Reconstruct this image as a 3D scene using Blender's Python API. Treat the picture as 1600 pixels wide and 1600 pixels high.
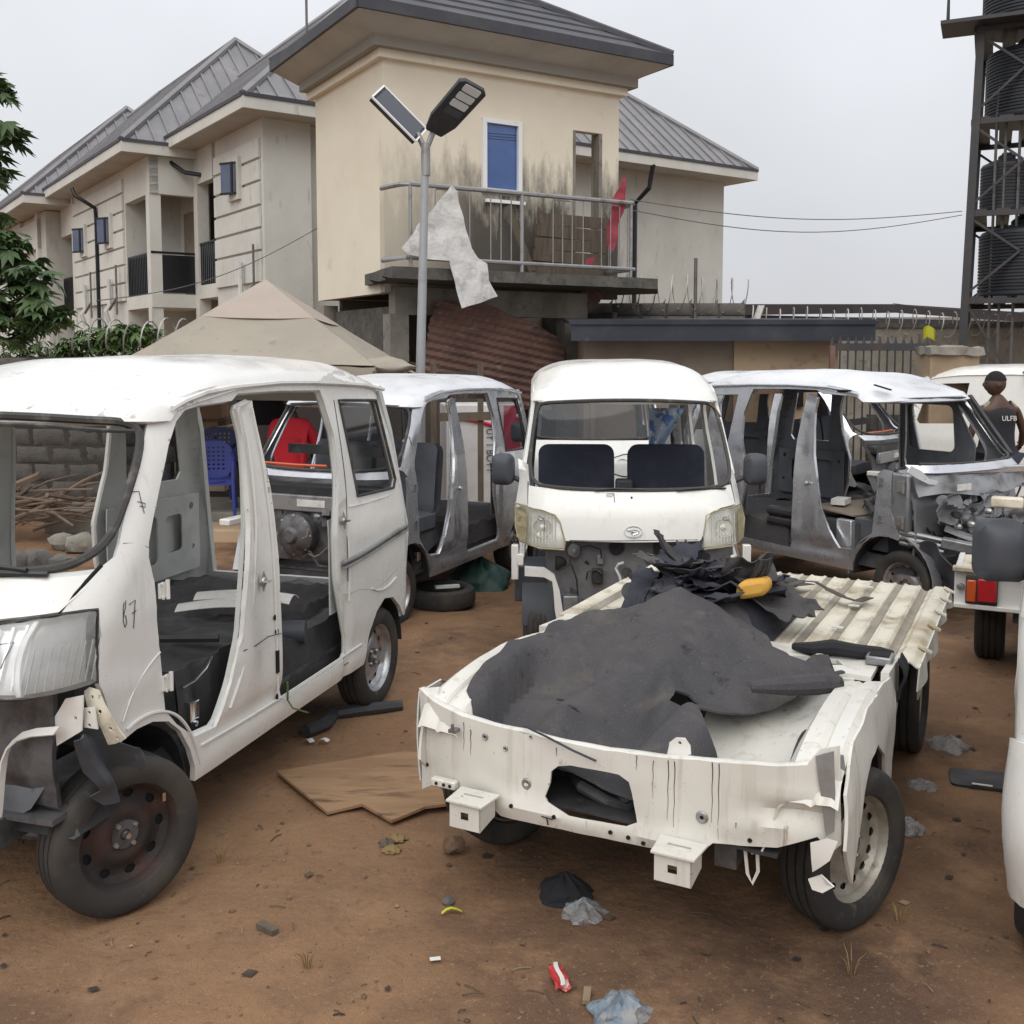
import bpy, bmesh, math, random
from mathutils import Vector, Matrix, noise
from mathutils.geometry import delaunay_2d_cdt
R = math.radians
random.seed(7)
scene = bpy.context.scene
for o in list(bpy.data.objects): bpy.data.objects.remove(o)
col = scene.collection

# ------------------------------------------------------------ camera
CAM_H = 1.95
PITCH = math.atan(0.08)
cd = bpy.data.cameras.new('camera'); cam = bpy.data.objects.new('camera', cd); col.objects.link(cam)
cam.location = (0, 0, CAM_H); cam.rotation_euler = (math.pi/2 - PITCH, 0, 0)
cd.sensor_width = 36; cd.lens = 36; cd.shift_y = -119/1600; cd.clip_start = .05; cd.clip_end = 2000
scene.camera = cam
scene.render.resolution_x = 1024; scene.render.resolution_y = 1024

# ------------------------------------------------------------ overcast sky, soft sun
SUN_EL, SUN_AZ = 50, 196          # azimuth of the sun measured from +Y, clockwise
world = bpy.data.worlds.new('World'); scene.world = world; world.use_nodes = True
wn = world.node_tree; N = wn.nodes; LK = wn.links
for n in list(N): N.remove(n)
wo = N.new('ShaderNodeOutputWorld'); bg = N.new('ShaderNodeBackground'); LK.new(bg.outputs[0], wo.inputs[0])
sky = N.new('ShaderNodeTexSky'); sky.sky_type = 'NISHITA'; sky.sun_disc = False
sky.sun_elevation = R(SUN_EL); sky.sun_rotation = R(SUN_AZ); sky.dust_density = 6; sky.air_density = 1.0; sky.ozone_density = 1
bg.inputs[1].default_value = 0.1
# cloud deck over the sky: luminance of an overcast sky (brighter toward the zenith), soft cloud mottling
tc = N.new('ShaderNodeTexCoord'); sx = N.new('ShaderNodeSeparateXYZ'); LK.new(tc.outputs['Generated'], sx.inputs[0])
mx = N.new('ShaderNodeMath'); mx.operation = 'MAXIMUM'; LK.new(sx.outputs[2], mx.inputs[0]); mx.inputs[1].default_value = 0
cl = N.new('ShaderNodeMath'); cl.operation = 'MULTIPLY_ADD'; LK.new(mx.outputs[0], cl.inputs[0]); cl.inputs[1].default_value = 6.2; cl.inputs[2].default_value = 6.3
nz = N.new('ShaderNodeTexNoise'); nz.inputs['Scale'].default_value = 2.2; nz.inputs['Detail'].default_value = 5; LK.new(tc.outputs['Generated'], nz.inputs[0])
nm = N.new('ShaderNodeMath'); nm.operation = 'MULTIPLY_ADD'; LK.new(nz.outputs[0], nm.inputs[0]); nm.inputs[1].default_value = .46; nm.inputs[2].default_value = .77
ml = N.new('ShaderNodeMath'); ml.operation = 'MULTIPLY'; LK.new(cl.outputs[0], ml.inputs[0]); LK.new(nm.outputs[0], ml.inputs[1])
tint = N.new('ShaderNodeVectorMath'); tint.operation = 'SCALE'; tint.inputs[0].default_value = (.972, .992, 1.04); LK.new(ml.outputs[0], tint.inputs['Scale'])
mixs = N.new('ShaderNodeMix'); mixs.data_type = 'RGBA'; mixs.inputs[0].default_value = .93
LK.new(sky.outputs[0], mixs.inputs[6]); LK.new(tint.outputs[0], mixs.inputs[7]); LK.new(mixs.outputs[2], bg.inputs[0])
sd = bpy.data.lights.new('sun', 'SUN'); sd.energy = 1.5; sd.angle = R(60); sd.color = (1, .97, .92)
sun = bpy.data.objects.new('sun', sd); col.objects.link(sun)
_d = Vector((math.sin(R(SUN_AZ))*math.cos(R(SUN_EL)), math.cos(R(SUN_AZ))*math.cos(R(SUN_EL)), math.sin(R(SUN_EL))))
sun.rotation_euler = _d.to_track_quat('Z', 'Y').to_euler(); sun.location = (0, -10, 40)
vs = scene.view_settings; vs.view_transform = 'Standard'; vs.look = 'None'; vs.exposure = 0.12; vs.gamma = 1; vs.use_curve_mapping = False

# ------------------------------------------------------------ pixels of the 1600 px photograph -> directions
_c, _s = math.cos(PITCH), math.sin(PITCH)
def ray(u, v):
    x = (u-800)/1600; z = (681-v)/1600
    return Vector((x, _c + z*_s, -_s + z*_c))
def at(u, v, Y):
    d = ray(u, v); t = Y/d.y; return Vector((d.x*t, Y, CAM_H + d.z*t))
def hit(u, v, p, n):
    d = ray(u, v); o = Vector((0, 0, CAM_H)); t = (Vector(p)-o).dot(n)/d.dot(n); return o + d*t
def ss(a, b, x):
    t = max(0, min(1, (x-a)/(b-a))); return t*t*(3-2*t)
def gz(x, y):                       # the yard falls away slightly towards the buildings
    return -.15*ss(4.8, 10.0, y)
def gpt(u, v, dz=0):
    d = ray(u, v); t = -CAM_H/d.z
    for _ in range(6): t = (gz(d.x*t, d.y*t) + dz - CAM_H)/d.z
    return Vector((d.x*t, d.y*t, gz(d.x*t, d.y*t)))
class Fr:                           # a vehicle frame: a runs from the axle towards the far end, b to the right
    def __init__(s, ox, oy, ang, z=0, k=1):
        s.o = Vector((ox, oy, z)); s.ang = ang; t = R(ang); s.k = k
        s.A = Vector((math.sin(t), math.cos(t), 0)); s.R = Vector((math.cos(t), -math.sin(t), 0))
    def w(s, b, a, z): return s.o + s.R*b*s.k + s.A*a*s.k + Vector((0, 0, z*s.k))
    def loc(s, p):
        d = (p - s.o)/s.k; return (d.dot(s.R), d.dot(s.A), d.z)
    def front(s, u, v, a):
        l = s.loc(hit(u, v, s.w(0, a, 0), s.A)); return (l[0], l[2])
    def side(s, u, v, b):
        l = s.loc(hit(u, v, s.w(b, 0, 0), s.R)); return (l[1], l[2])
    def top(s, u, v, z):
        l = s.loc(hit(u, v, s.w(0, 0, z), Vector((0, 0, 1)))); return (l[0], l[1])

# ------------------------------------------------------------ materials
MATS = {}
def mat(name, c, rough=.6, metal=0, layers=(), bump=None, coat=0, spec=.5, alpha=None, trans=0, streak=None, rvar=0, emit=None):
    """layers: (scale, colour, lo, hi[, detail[, (sx,sy,sz)]]) noise patches mixed over the base colour"""
    m = bpy.data.materials.new(name); m.use_nodes = True; nt = m.node_tree; n = nt.nodes; l = nt.links
    b = n['Principled BSDF']; b.inputs['Roughness'].default_value = rough; b.inputs['Metallic'].default_value = metal
    b.inputs['Specular IOR Level'].default_value = spec
    if coat: b.inputs['Coat Weight'].default_value = coat; b.inputs['Coat Roughness'].default_value = .15
    t = n.new('ShaderNodeTexCoord'); src = None
    rgb = n.new('ShaderNodeRGB'); rgb.outputs[0].default_value = (*c, 1); src = rgb.outputs[0]
    for i, L in enumerate(layers):
        sc, c2, lo, hi = L[:4]; det = L[4] if len(L) > 4 else 4; st = L[5] if len(L) > 5 else (1, 1, 1)
        mp = n.new('ShaderNodeMapping'); mp.inputs['Scale'].default_value = st; mp.inputs['Location'].default_value = (i*3.7, i*1.3, i*2.1)
        l.new(t.outputs['Object'], mp.inputs[0])
        z = n.new('ShaderNodeTexNoise'); z.inputs['Scale'].default_value = sc; z.inputs['Detail'].default_value = det; z.inputs['Roughness'].default_value = .62
        l.new(mp.outputs[0], z.inputs[0])
        r = n.new('ShaderNodeMapRange'); r.inputs[1].default_value = lo; r.inputs[2].default_value = hi; l.new(z.outputs[0], r.inputs[0])
        x = n.new('ShaderNodeMix'); x.data_type = 'RGBA'; l.new(r.outputs[0], x.inputs[0]); l.new(src, x.inputs[6]); x.inputs[7].default_value = (*c2, 1)
        src = x.outputs[2]
    l.new(src, b.inputs['Base Color'])
    if rvar:
        z = n.new('ShaderNodeTexNoise'); z.inputs['Scale'].default_value = 6; z.inputs['Detail'].default_value = 5; l.new(t.outputs['Object'], z.inputs[0])
        r = n.new('ShaderNodeMapRange'); r.inputs[1].default_value = .35; r.inputs[2].default_value = .65; r.inputs[3].default_value = max(.03, rough-rvar); r.inputs[4].default_value = min(1, rough+rvar)
        l.new(z.outputs[0], r.inputs[0]); l.new(r.outputs[0], b.inputs['Roughness'])
    if bump:
        h = None
        for sc, st, dist in bump:
            z = n.new('ShaderNodeTexNoise'); z.inputs['Scale'].default_value = sc; z.inputs['Detail'].default_value = 5; l.new(t.outputs['Object'], z.inputs[0])
            bp = n.new('ShaderNodeBump'); bp.inputs['Strength'].default_value = st; bp.inputs['Distance'].default_value = dist; l.new(z.outputs[0], bp.inputs['Height'])
            if h: l.new(h, bp.inputs['Normal'])
            h = bp.outputs[0]
        l.new(h, b.inputs['Normal'])
    if trans: b.inputs['Transmission Weight'].default_value = trans; b.inputs['IOR'].default_value = 1.1
    if alpha is not None: b.inputs['Alpha'].default_value = alpha
    if emit: b.inputs['Emission Color'].default_value = (*emit[0], 1); b.inputs['Emission Strength'].default_value = emit[1]
    MATS[name] = m; return m
DIRT = (.30, .24, .17)
mat('white_paint', (.735, .725, .69), .30, 0, [(1.3, (.69, .675, .63), .42, .68, 4), (4, (.56, .525, .46), .63, .84, 9), (75, (.30, .265, .23), .70, .75, 3), (7, (.60, .575, .52), .58, .78, 7, (4, 4, .3)), (2.6, (.50, .46, .40), .66, .74, 12)], [(1.6, .12, .03)], coat=.35, rvar=.10)
mat('white_roof', (.74, .735, .71), .30, 0, [(1.3, (.70, .69, .655), .42, .68, 4), (3.0, (.44, .425, .40), .625, .64, 12, (1.3, .5, 1)), (11, (.42, .39, .35), .65, .69, 9), (70, (.30, .265, .23), .71, .75, 3), (2, (.60, .58, .53), .6, .75, 8)], [(1.6, .12, .03)], coat=.35, rvar=.10)
mat('white_dirty', (.66, .645, .59), .45, 0, [(1.6, (.58, .56, .50), .42, .66, 5), (3.2, (.44, .40, .33), .54, .76, 9, (5, 5, .22)), (9, (.26, .20, .14), .645, .72, 8, (3, 3, .12)), (14, (.33, .28, .22), .64, .76, 9), (80, (.22, .17, .13), .69, .74, 3)], [(2.5, .15, .02)], coat=.1, rvar=.12)
mat('rust_streak', (.20, .135, .085), .8)
mat('scratch', (.42, .40, .37), .6)
mat('white_inner', (.60, .62, .59), .5, 0, [(3, (.48, .49, .46), .5, .7, 5), (14, (.30, .29, .26), .64, .8, 6)], [(5, .3, .02)])
mat('cream_floor', (.64, .60, .49), .5, 0, [(2.2, (.40, .33, .22), .46, .62, 9), (5, (.22, .17, .11), .52, .68, 10), (40, (.22, .18, .13), .64, .72, 4)], [(9, .25, .01)], rvar=.15)
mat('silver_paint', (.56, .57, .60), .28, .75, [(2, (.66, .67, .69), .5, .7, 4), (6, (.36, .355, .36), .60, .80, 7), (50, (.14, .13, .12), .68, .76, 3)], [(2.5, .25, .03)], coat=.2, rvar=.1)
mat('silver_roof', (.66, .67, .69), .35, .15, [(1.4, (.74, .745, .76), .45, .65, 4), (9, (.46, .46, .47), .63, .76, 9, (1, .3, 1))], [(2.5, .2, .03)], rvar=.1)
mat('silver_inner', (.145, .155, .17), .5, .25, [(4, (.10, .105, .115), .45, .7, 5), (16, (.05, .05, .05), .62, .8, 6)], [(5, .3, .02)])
mat('grey_steel', (.30, .305, .315), .38, .6, [(5, (.12, .115, .11), .5, .72, 6), (20, (.15, .09, .06), .66, .8, 5)], [(10, .3, .01)])
mat('steel_dull', (.19, .195, .205), .5, .3, [(4, (.13, .13, .135), .45, .7, 6), (12, (.08, .07, .065), .6, .78, 7)], [(8, .3, .02)])
mat('engine_grey', (.14, .14, .145), .5, .5, [(7, (.055, .05, .05), .45, .65, 6), (22, (.12, .07, .045), .62, .75, 5)], [(18, .4, .01)])
mat('black_plastic', (.022, .023, .025), .5, 0, [(6, (.05, .048, .045), .5, .75, 6)], [(30, .15, .004)], rvar=.15)
mat('dark_plastic', (.035, .037, .042), .6, 0, [(8, (.075, .072, .068), .52, .78, 6)], [(60, .2, .003)])
mat('mirror_plastic', (.052, .057, .068), .62, 0, [(5, (.085, .087, .095), .55, .8, 5)], [(160, .15, .001)])
mat('rubber_seal', (.045, .043, .041), .7, 0, [(12, (.15, .14, .125), .55, .75, 6)])
mat('mat_black', (.030, .030, .033), .55, 0, [(4, (.052, .050, .050), .45, .7, 6), (13, (.11, .095, .08), .66, .85, 8)], [(6, .5, .03), (45, .2, .004)], rvar=.2)
mat('carpet', (.064, .062, .066), .95, 0, [(2.2, (.088, .083, .083), .42, .64, 6), (5, (.135, .118, .10), .56, .80, 10), (14, (.03, .029, .031), .6, .75, 8), (150, (.11, .105, .10), .6, .7, 2)], [(4, .35, .03), (30, .3, .006), (220, .5, .002)], spec=.12)
mat('carpet_blue', (.042, .044, .056), .95, 0, [(4, (.062, .062, .072), .42, .66, 5)], [(5, .35, .03), (160, .3, .002)], spec=.15)
mat('seat_cloth', (.028, .031, .045), .95, 0, [(5, (.042, .045, .058), .45, .7, 6)], [(180, .25, .002), (4, .25, .02)], spec=.15)
mat('seat_grey', (.085, .09, .105), .95, 0, [(5, (.11, .115, .125), .45, .7, 6)], [(180, .25, .002), (4, .25, .02)], spec=.15)
mat('tyre', (.026, .025, .024), .8, 0, [(5, (.06, .052, .043), .45, .72, 7), (18, (.10, .08, .06), .6, .8, 8)], [(40, .25, .003)])
mat('tyre_worn', (.030, .028, .026), .8, 0, [(4, (.062, .052, .042), .45, .70, 7), (16, (.10, .083, .062), .62, .8, 8)], [(50, .3, .003)])
mat('rim_rust', (.030, .024, .022), .75, .15, [(6, (.070, .033, .023), .48, .68, 7)], [(25, .3, .003)])
mat('rim_grey', (.36, .34, .29), .45, .4, [(6, (.20, .17, .13), .45, .7, 7), (22, (.10, .07, .05), .62, .8, 6)], [(25, .2, .003)])
mat('rim_silver', (.45, .46, .47), .35, .7, [(6, (.22, .2, .18), .5, .75, 7)], [(25, .2, .003)])
mat('rib_grey', (.27, .24, .185), .6, .05, [(6, (.17, .14, .10), .5, .72, 7), (3, (.42, .39, .32), .58, .75, 6)])
mat('rib_dark', (.055, .045, .040), .85, 0, [(8, (.09, .075, .062), .5, .7, 5)])
mat('fascia_blue', (.022, .026, .038), .6, .1, [(2, (.04, .044, .055), .45, .7, 6), (6, (.10, .085, .07), .64, .8, 7)])
mat('bark_roof', (.04, .032, .036), .8, 0, [(2, (.055, .045, .046), .45, .7, 5)])
mat('pillar_tan', (.33, .25, .17), .95, 0, [(1.6, (.25, .185, .12), .42, .64, 6), (4, (.10, .085, .07), .56, .76, 8), (2, (.14, .13, .09), .6, .75, 7)], [(25, .3, .006)])
mat('chrome', (.75, .75, .76), .18, 1)
mat('bolt_steel', (.42, .41, .39), .4, .8, [(14, (.2, .14, .1), .5, .7, 5)])
mat('hole_black', (.006, .006, .006), .9)
mat('ink', (.02, .022, .06), .6)
mat('ink_dark', (.03, .03, .035), .6)
mat('lens', (.80, .82, .82), .10, 0, [(8, (.62, .60, .5), .5, .8, 6)], alpha=.22, spec=.7)
mat('lens_yellow_clear', (.80, .77, .60), .14, 0, [(7, (.66, .6, .4), .5, .8, 6)], alpha=.20, spec=.6)
mat('bulkhead_grey', (.19, .19, .195), .5, .1, [(4, (.11, .11, .11), .45, .7, 6), (14, (.08, .08, .08), .6, .78, 7)], [(5, .4, .03)])
mat('lens_yellow', (.74, .69, .48), .22, 0, [(7, (.5, .44, .27), .5, .8, 6)], trans=.6)
mat('reflector', (.86, .87, .87), .30, .35, [(5, (.62, .61, .58), .5, .75, 5)])
mat('reflector_ridge', (.80, .81, .81), .2, .7)
mat('amber_dull', (.36, .31, .18), .35, 0, [(8, (.24, .2, .1), .5, .75, 5)])
mat('grey_lens', (.34, .34, .32), .18, 0, [(9, (.2, .2, .19), .45, .7, 5)], alpha=.5, spec=.6)
mat('red_lens', (.42, .015, .02), .2, 0, coat=.4)
mat('orange_lens', (.52, .09, .02), .2, 0, coat=.4)
mat('tinted_glass', (.012, .016, .02), .06, 0, alpha=.62, spec=.6)
mat('clear_glass', (.35, .4, .42), .05, 0, alpha=.22, spec=.6)
mat('blue_glass', (.035, .085, .26), .08, 0, [(1.2, (.06, .13, .34), .4, .7, 3)], spec=.8)
mat('blue_dull', (.05, .075, .15), .12, 0, [(2, (.09, .11, .17), .4, .7, 3)], spec=.8)
mat('white_frame', (.80, .80, .80), .4, 0, [(9, (.55, .53, .5), .6, .8, 5)])
mat('render_cream', (.78, .71, .575), .9, 0, [(.7, (.72, .65, .52), .42, .66, 5), (2.2, (.60, .53, .42), .6, .8, 7), (8, (.36, .32, .26), .68, .84, 9, (2, 2, .35))], [(30, .15, .004)])
mat('mould', (.10, .088, .072), .95, 0, [(3, (.24, .2, .15), .46, .68, 8), (14, (.028, .026, .024), .5, .7, 8)], [(18, .4, .008)])
mat('render_grey', (.55, .54, .49), .92, 0, [(.6, (.47, .46, .415), .42, .66, 5), (3, (.30, .285, .25), .58, .8, 8, (1.5, 1.5, .4))], [(25, .15, .004)])
mat('render_grey2', (.62, .61, .56), .92, 0, [(.8, (.54, .53, .485), .42, .66, 5), (4, (.33, .31, .27), .6, .8, 8, (1.5, 1.5, .4))], [(25, .15, .004)])
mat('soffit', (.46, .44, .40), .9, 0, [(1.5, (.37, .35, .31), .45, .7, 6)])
mat('roof_metal', (.205, .20, .205), .55, .25, [(.9, (.26, .25, .255), .42, .66, 5), (5, (.13, .125, .125), .58, .8, 7, (1, 1, .3))], [(14, .15, .005)])
mat('roof_dark', (.048, .049, .060), .62, .1, [(1.6, (.078, .075, .08), .45, .7, 6)], [(90, .4, .003)])
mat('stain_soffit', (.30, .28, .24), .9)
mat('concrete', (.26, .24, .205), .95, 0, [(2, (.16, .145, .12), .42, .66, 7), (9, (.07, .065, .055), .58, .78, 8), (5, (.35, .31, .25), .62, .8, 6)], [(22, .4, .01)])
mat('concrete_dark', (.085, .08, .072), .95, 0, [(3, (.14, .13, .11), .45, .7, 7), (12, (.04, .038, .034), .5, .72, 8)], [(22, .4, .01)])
mat('block', (.155, .142, .128), .97, 0, [(2.2, (.085, .08, .074), .40, .62, 7), (9, (.27, .25, .225), .60, .80, 9), (4, (.05, .055, .04), .62, .8, 8)], [(35, .6, .012), (8, .4, .03)])
mat('mortar', (.085, .075, .062), .97, 0, [(4, (.045, .042, .038), .42, .66, 7)], [(40, .5, .01)])
mat('tan_wall', (.46, .34, .22), .92, 0, [(1.1, (.39, .285, .19), .42, .66, 5), (5, (.17, .13, .10), .58, .8, 8)], [(25, .15, .004)])
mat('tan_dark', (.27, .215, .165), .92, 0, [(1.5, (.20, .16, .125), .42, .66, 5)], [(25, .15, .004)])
mat('rust_sheet', (.21, .115, .09), .75, .1, [(2, (.14, .082, .07), .42, .64, 6), (6, (.34, .25, .22), .56, .78, 8, (.5, 2, 1)), (20, (.05, .03, .026), .6, .8, 5)], [(22, .3, .006)])
mat('galv', (.33, .33, .33), .5, .6, [(6, (.2, .17, .14), .5, .72, 7), (20, (.16, .08, .05), .64, .8, 6)])
mat('galv_dark', (.16, .155, .15), .55, .5, [(6, (.10, .08, .065), .5, .72, 7)])
mat('pole_grey', (.36, .37, .385), .5, .3, [(4, (.27, .27, .27), .5, .75, 6)])
mat('tarp_white', (.66, .65, .63), .6, 0, [(5, (.40, .39, .37), .52, .74, 8), (16, (.12, .115, .11), .63, .8, 8)], [(12, .6, .03), (50, .2, .004)])
mat('cloth_red', (.34, .055, .075), .85, 0, [(5, (.25, .035, .05), .45, .7, 6)], [(9, .5, .03)])
mat('canopy_pink', (.40, .335, .285), .9, 0, [(1.4, (.36, .305, .26), .42, .66, 5), (7, (.25, .20, .165), .62, .82, 7)], [(5, .3, .03), (140, .15, .002)])
mat('canopy_brown', (.33, .295, .24), .9, 0, [(1.4, (.29, .26, .21), .42, .66, 5), (7, (.15, .14, .105), .6, .82, 7)], [(5, .3, .03), (140, .15, .002)])
mat('tank', (.018, .021, .027), .55, 0, [(2, (.032, .035, .042), .42, .66, 6)])
mat('tower_steel', (.055, .056, .06), .6, .4, [(4, (.085, .065, .055), .5, .72, 7)])
mat('leaf', (.055, .10, .035), .55, 0, [(1.5, (.085, .135, .045), .45, .7, 3), (3, (.03, .055, .022), .52, .7, 3), (6, (.14, .13, .06), .66, .72, 2)])
mat('leaf_light', (.085, .15, .04), .55, 0, [(2, (.13, .20, .06), .45, .7, 3), (4, (.045, .085, .025), .52, .72, 3), (7, (.17, .15, .07), .66, .72, 2)])
mat('bark', (.12, .095, .07), .95, 0, [(6, (.07, .055, .04), .45, .7, 6, (3, 3, .4))], [(20, .5, .01)])
mat('stick', (.20, .145, .105), .9, 0, [(5, (.12, .085, .06), .45, .7, 6), (12, (.29, .23, .18), .6, .8, 6)], [(30, .4, .006)])
mat('plywood', (.30, .185, .10), .8, 0, [(2, (.24, .14, .073), .42, .60, 6, (1, 4, 1)), (4, (.12, .068, .038), .54, .68, 10, (.8, 4, 1)), (9, (.36, .25, .15), .6, .72, 8, (.6, 5, 1)), (30, (.31, .2, .115), .6, .8, 4, (.5, 8, 1))], [(30, .2, .004)])
mat('wood', (.25, .18, .115), .85, 0, [(4, (.17, .12, .075), .45, .7, 6, (6, 1, 1))], [(30, .3, .004)])
mat('blue_plastic', (.045, .065, .33), .45, 0, [(5, (.035, .05, .25), .45, .7, 5)])
mat('blue_dark', (.022, .035, .13), .55, 0, [(5, (.035, .045, .16), .45, .7, 5)])
mat('carton', (.27, .175, .105), .85, 0, [(3, (.2, .13, .08), .45, .7, 5)])
mat('carton_pale', (.42, .33, .24), .85, 0, [(5, (.36, .12, .08), .6, .66, 3)])
mat('cloth_dark', (.018, .018, .022), .95)
mat('shirt_red', (.50, .012, .028), .8, 0, [(4, (.40, .01, .022), .45, .7, 5)], [(8, .4, .02)])
mat('vest_black', (.016, .016, .020), .85, 0, bump=[(8, .4, .02)])
mat('jeans', (.025, .028, .045), .9)
mat('skin', (.075, .040, .026), .55, 0, [(6, (.06, .032, .022), .45, .7, 4)])
mat('hair', (.010, .009, .009), .9)
mat('khaki', (.28, .26, .19), .85)
mat('fridge_white', (.68, .67, .66), .4, 0, [(4, (.55, .53, .52), .5, .75, 5)])
mat('fridge_red', (.45, .02, .06), .4, 0, [(4, (.36, .02, .05), .5, .75, 5)])
mat('print_dark', (.06, .06, .065), .6)
mat('foam_yellow', (.62, .34, .06), .8, 0, [(10, (.48, .24, .04), .5, .75, 6)])
mat('paper_white', (.66, .65, .62), .8, 0, [(12, (.45, .43, .40), .5, .75, 6)])
mat('packet_red', (.50, .05, .05), .5, 0, [(14, (.6, .5, .45), .58, .66, 4)])
mat('clear_bag', (.42, .44, .45), .25, 0, [(14, (.22, .24, .25), .45, .7, 6)], alpha=.45, bump=[(25, .8, .02)])
mat('blue_bag', (.24, .34, .42), .3, 0, [(14, (.42, .43, .43), .45, .6, 6)], alpha=.55, bump=[(25, .8, .02)])
mat('leaf_dry', (.22, .15, .06), .8)
mat('pebble', (.165, .10, .062), .9, 0, [(3, (.26, .19, .13), .58, .7, 3), (5, (.09, .055, .036), .5, .65, 3)])
mat('litter', (.10, .07, .045), .9, 0, [(2, (.26, .2, .12), .55, .6, 2), (3, (.04, .03, .025), .5, .55, 2)])
mat('gap_dark', (.05, .048, .045), .8)
mat('bag_print', (.45, .55, .68), .5, 0, [(9, (.10, .22, .50), .5, .56, 3), (14, (.75, .75, .75), .58, .62, 3)], bump=[(12, .6, .02)])
mat('solar', (.018, .022, .035), .15, 0, spec=.7)
mat('led', (.62, .64, .64), .25)
mat('stall_shade', (.060, .050, .045), .9, 0, [(2, (.10, .08, .065), .5, .7, 6)])  # brown darkened to carry the shade under the canopy
mat('shade_black', (.012, .012, .013), .9)
mat('green_tarp', (.018, .055, .045), .6, 0, bump=[(9, .5, .03)])
mat('pvc', (.52, .52, .50), .5, 0, [(8, (.3, .29, .27), .55, .75, 6)])
mat('wire', (.42, .41, .39), .5, .3)
mat('cable', (.10, .10, .11), .6)
mat('black_rail', (.014, .015, .018), .35, .3)
mat('yellow_tag', (.55, .55, .04), .5)

# ------------------------------------------------------------ objects and mesh building
def tag(o, label=None, cat=None, group=None, kind=None):
    if label: o['label'] = label
    if cat: o['category'] = cat
    if group: o['group'] = group
    if kind: o['kind'] = kind
    return o
def empty(name, loc=(0, 0, 0), rz=0, label=None, cat=None, group=None, parent=None, scale=1):
    o = bpy.data.objects.new(name, None); col.objects.link(o); o.location = loc; o.rotation_euler = (0, 0, rz); o.scale = (scale,)*3
    o.empty_display_size = .1; o.parent = parent
    return tag(o, label, cat, group)
def veh(name, fr, label, cat, group=None):
    return empty(name, fr.o, -R(fr.ang), label, cat, group, scale=fr.k)
def copy_tree(o, parent=None):
    c = o.copy(); col.objects.link(c); c.parent = parent
    for ch in list(o.children): copy_tree(ch, c)
    return c
def pip(x, y, P):
    r = False; j = len(P)-1
    for i in range(len(P)):
        xi, yi = P[i]; xj, yj = P[j]
        if (yi > y) != (yj > y) and x < (xj-xi)*(y-yi)/(yj-yi)+xi: r = not r
        j = i
    return r
def resample(P, step, closed=True):
    out = []; n = len(P)
    for i in range(n if closed else n-1):
        a = P[i]; b = P[(i+1) % n]; d = math.hypot(b[0]-a[0], b[1]-a[1]); k = max(1, int(math.ceil(d/step)))
        for j in range(k): out.append((a[0]+(b[0]-a[0])*j/k, a[1]+(b[1]-a[1])*j/k))
    if not closed: out.append(P[-1])
    return out
def circ(cx, cy, rx, ry=None, n=14, rot=0):
    ry = ry or rx
    return [(cx+rx*math.cos(2*math.pi*i/n)*math.cos(rot)-ry*math.sin(2*math.pi*i/n)*math.sin(rot), cy+rx*math.cos(2*math.pi*i/n)*math.sin(rot)+ry*math.sin(2*math.pi*i/n)*math.cos(rot)) for i in range(n)]
def rrect(x0, y0, x1, y1, r, n=4):
    P = []
    for cx, cy, a0 in ((x1-r, y1-r, 0), (x0+r, y1-r, 90), (x0+r, y0+r, 180), (x1-r, y0+r, 270)):
        for i in range(n+1):
            t = R(a0+90*i/n); P.append((cx+r*math.cos(t), cy+r*math.sin(t)))
    return P
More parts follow.
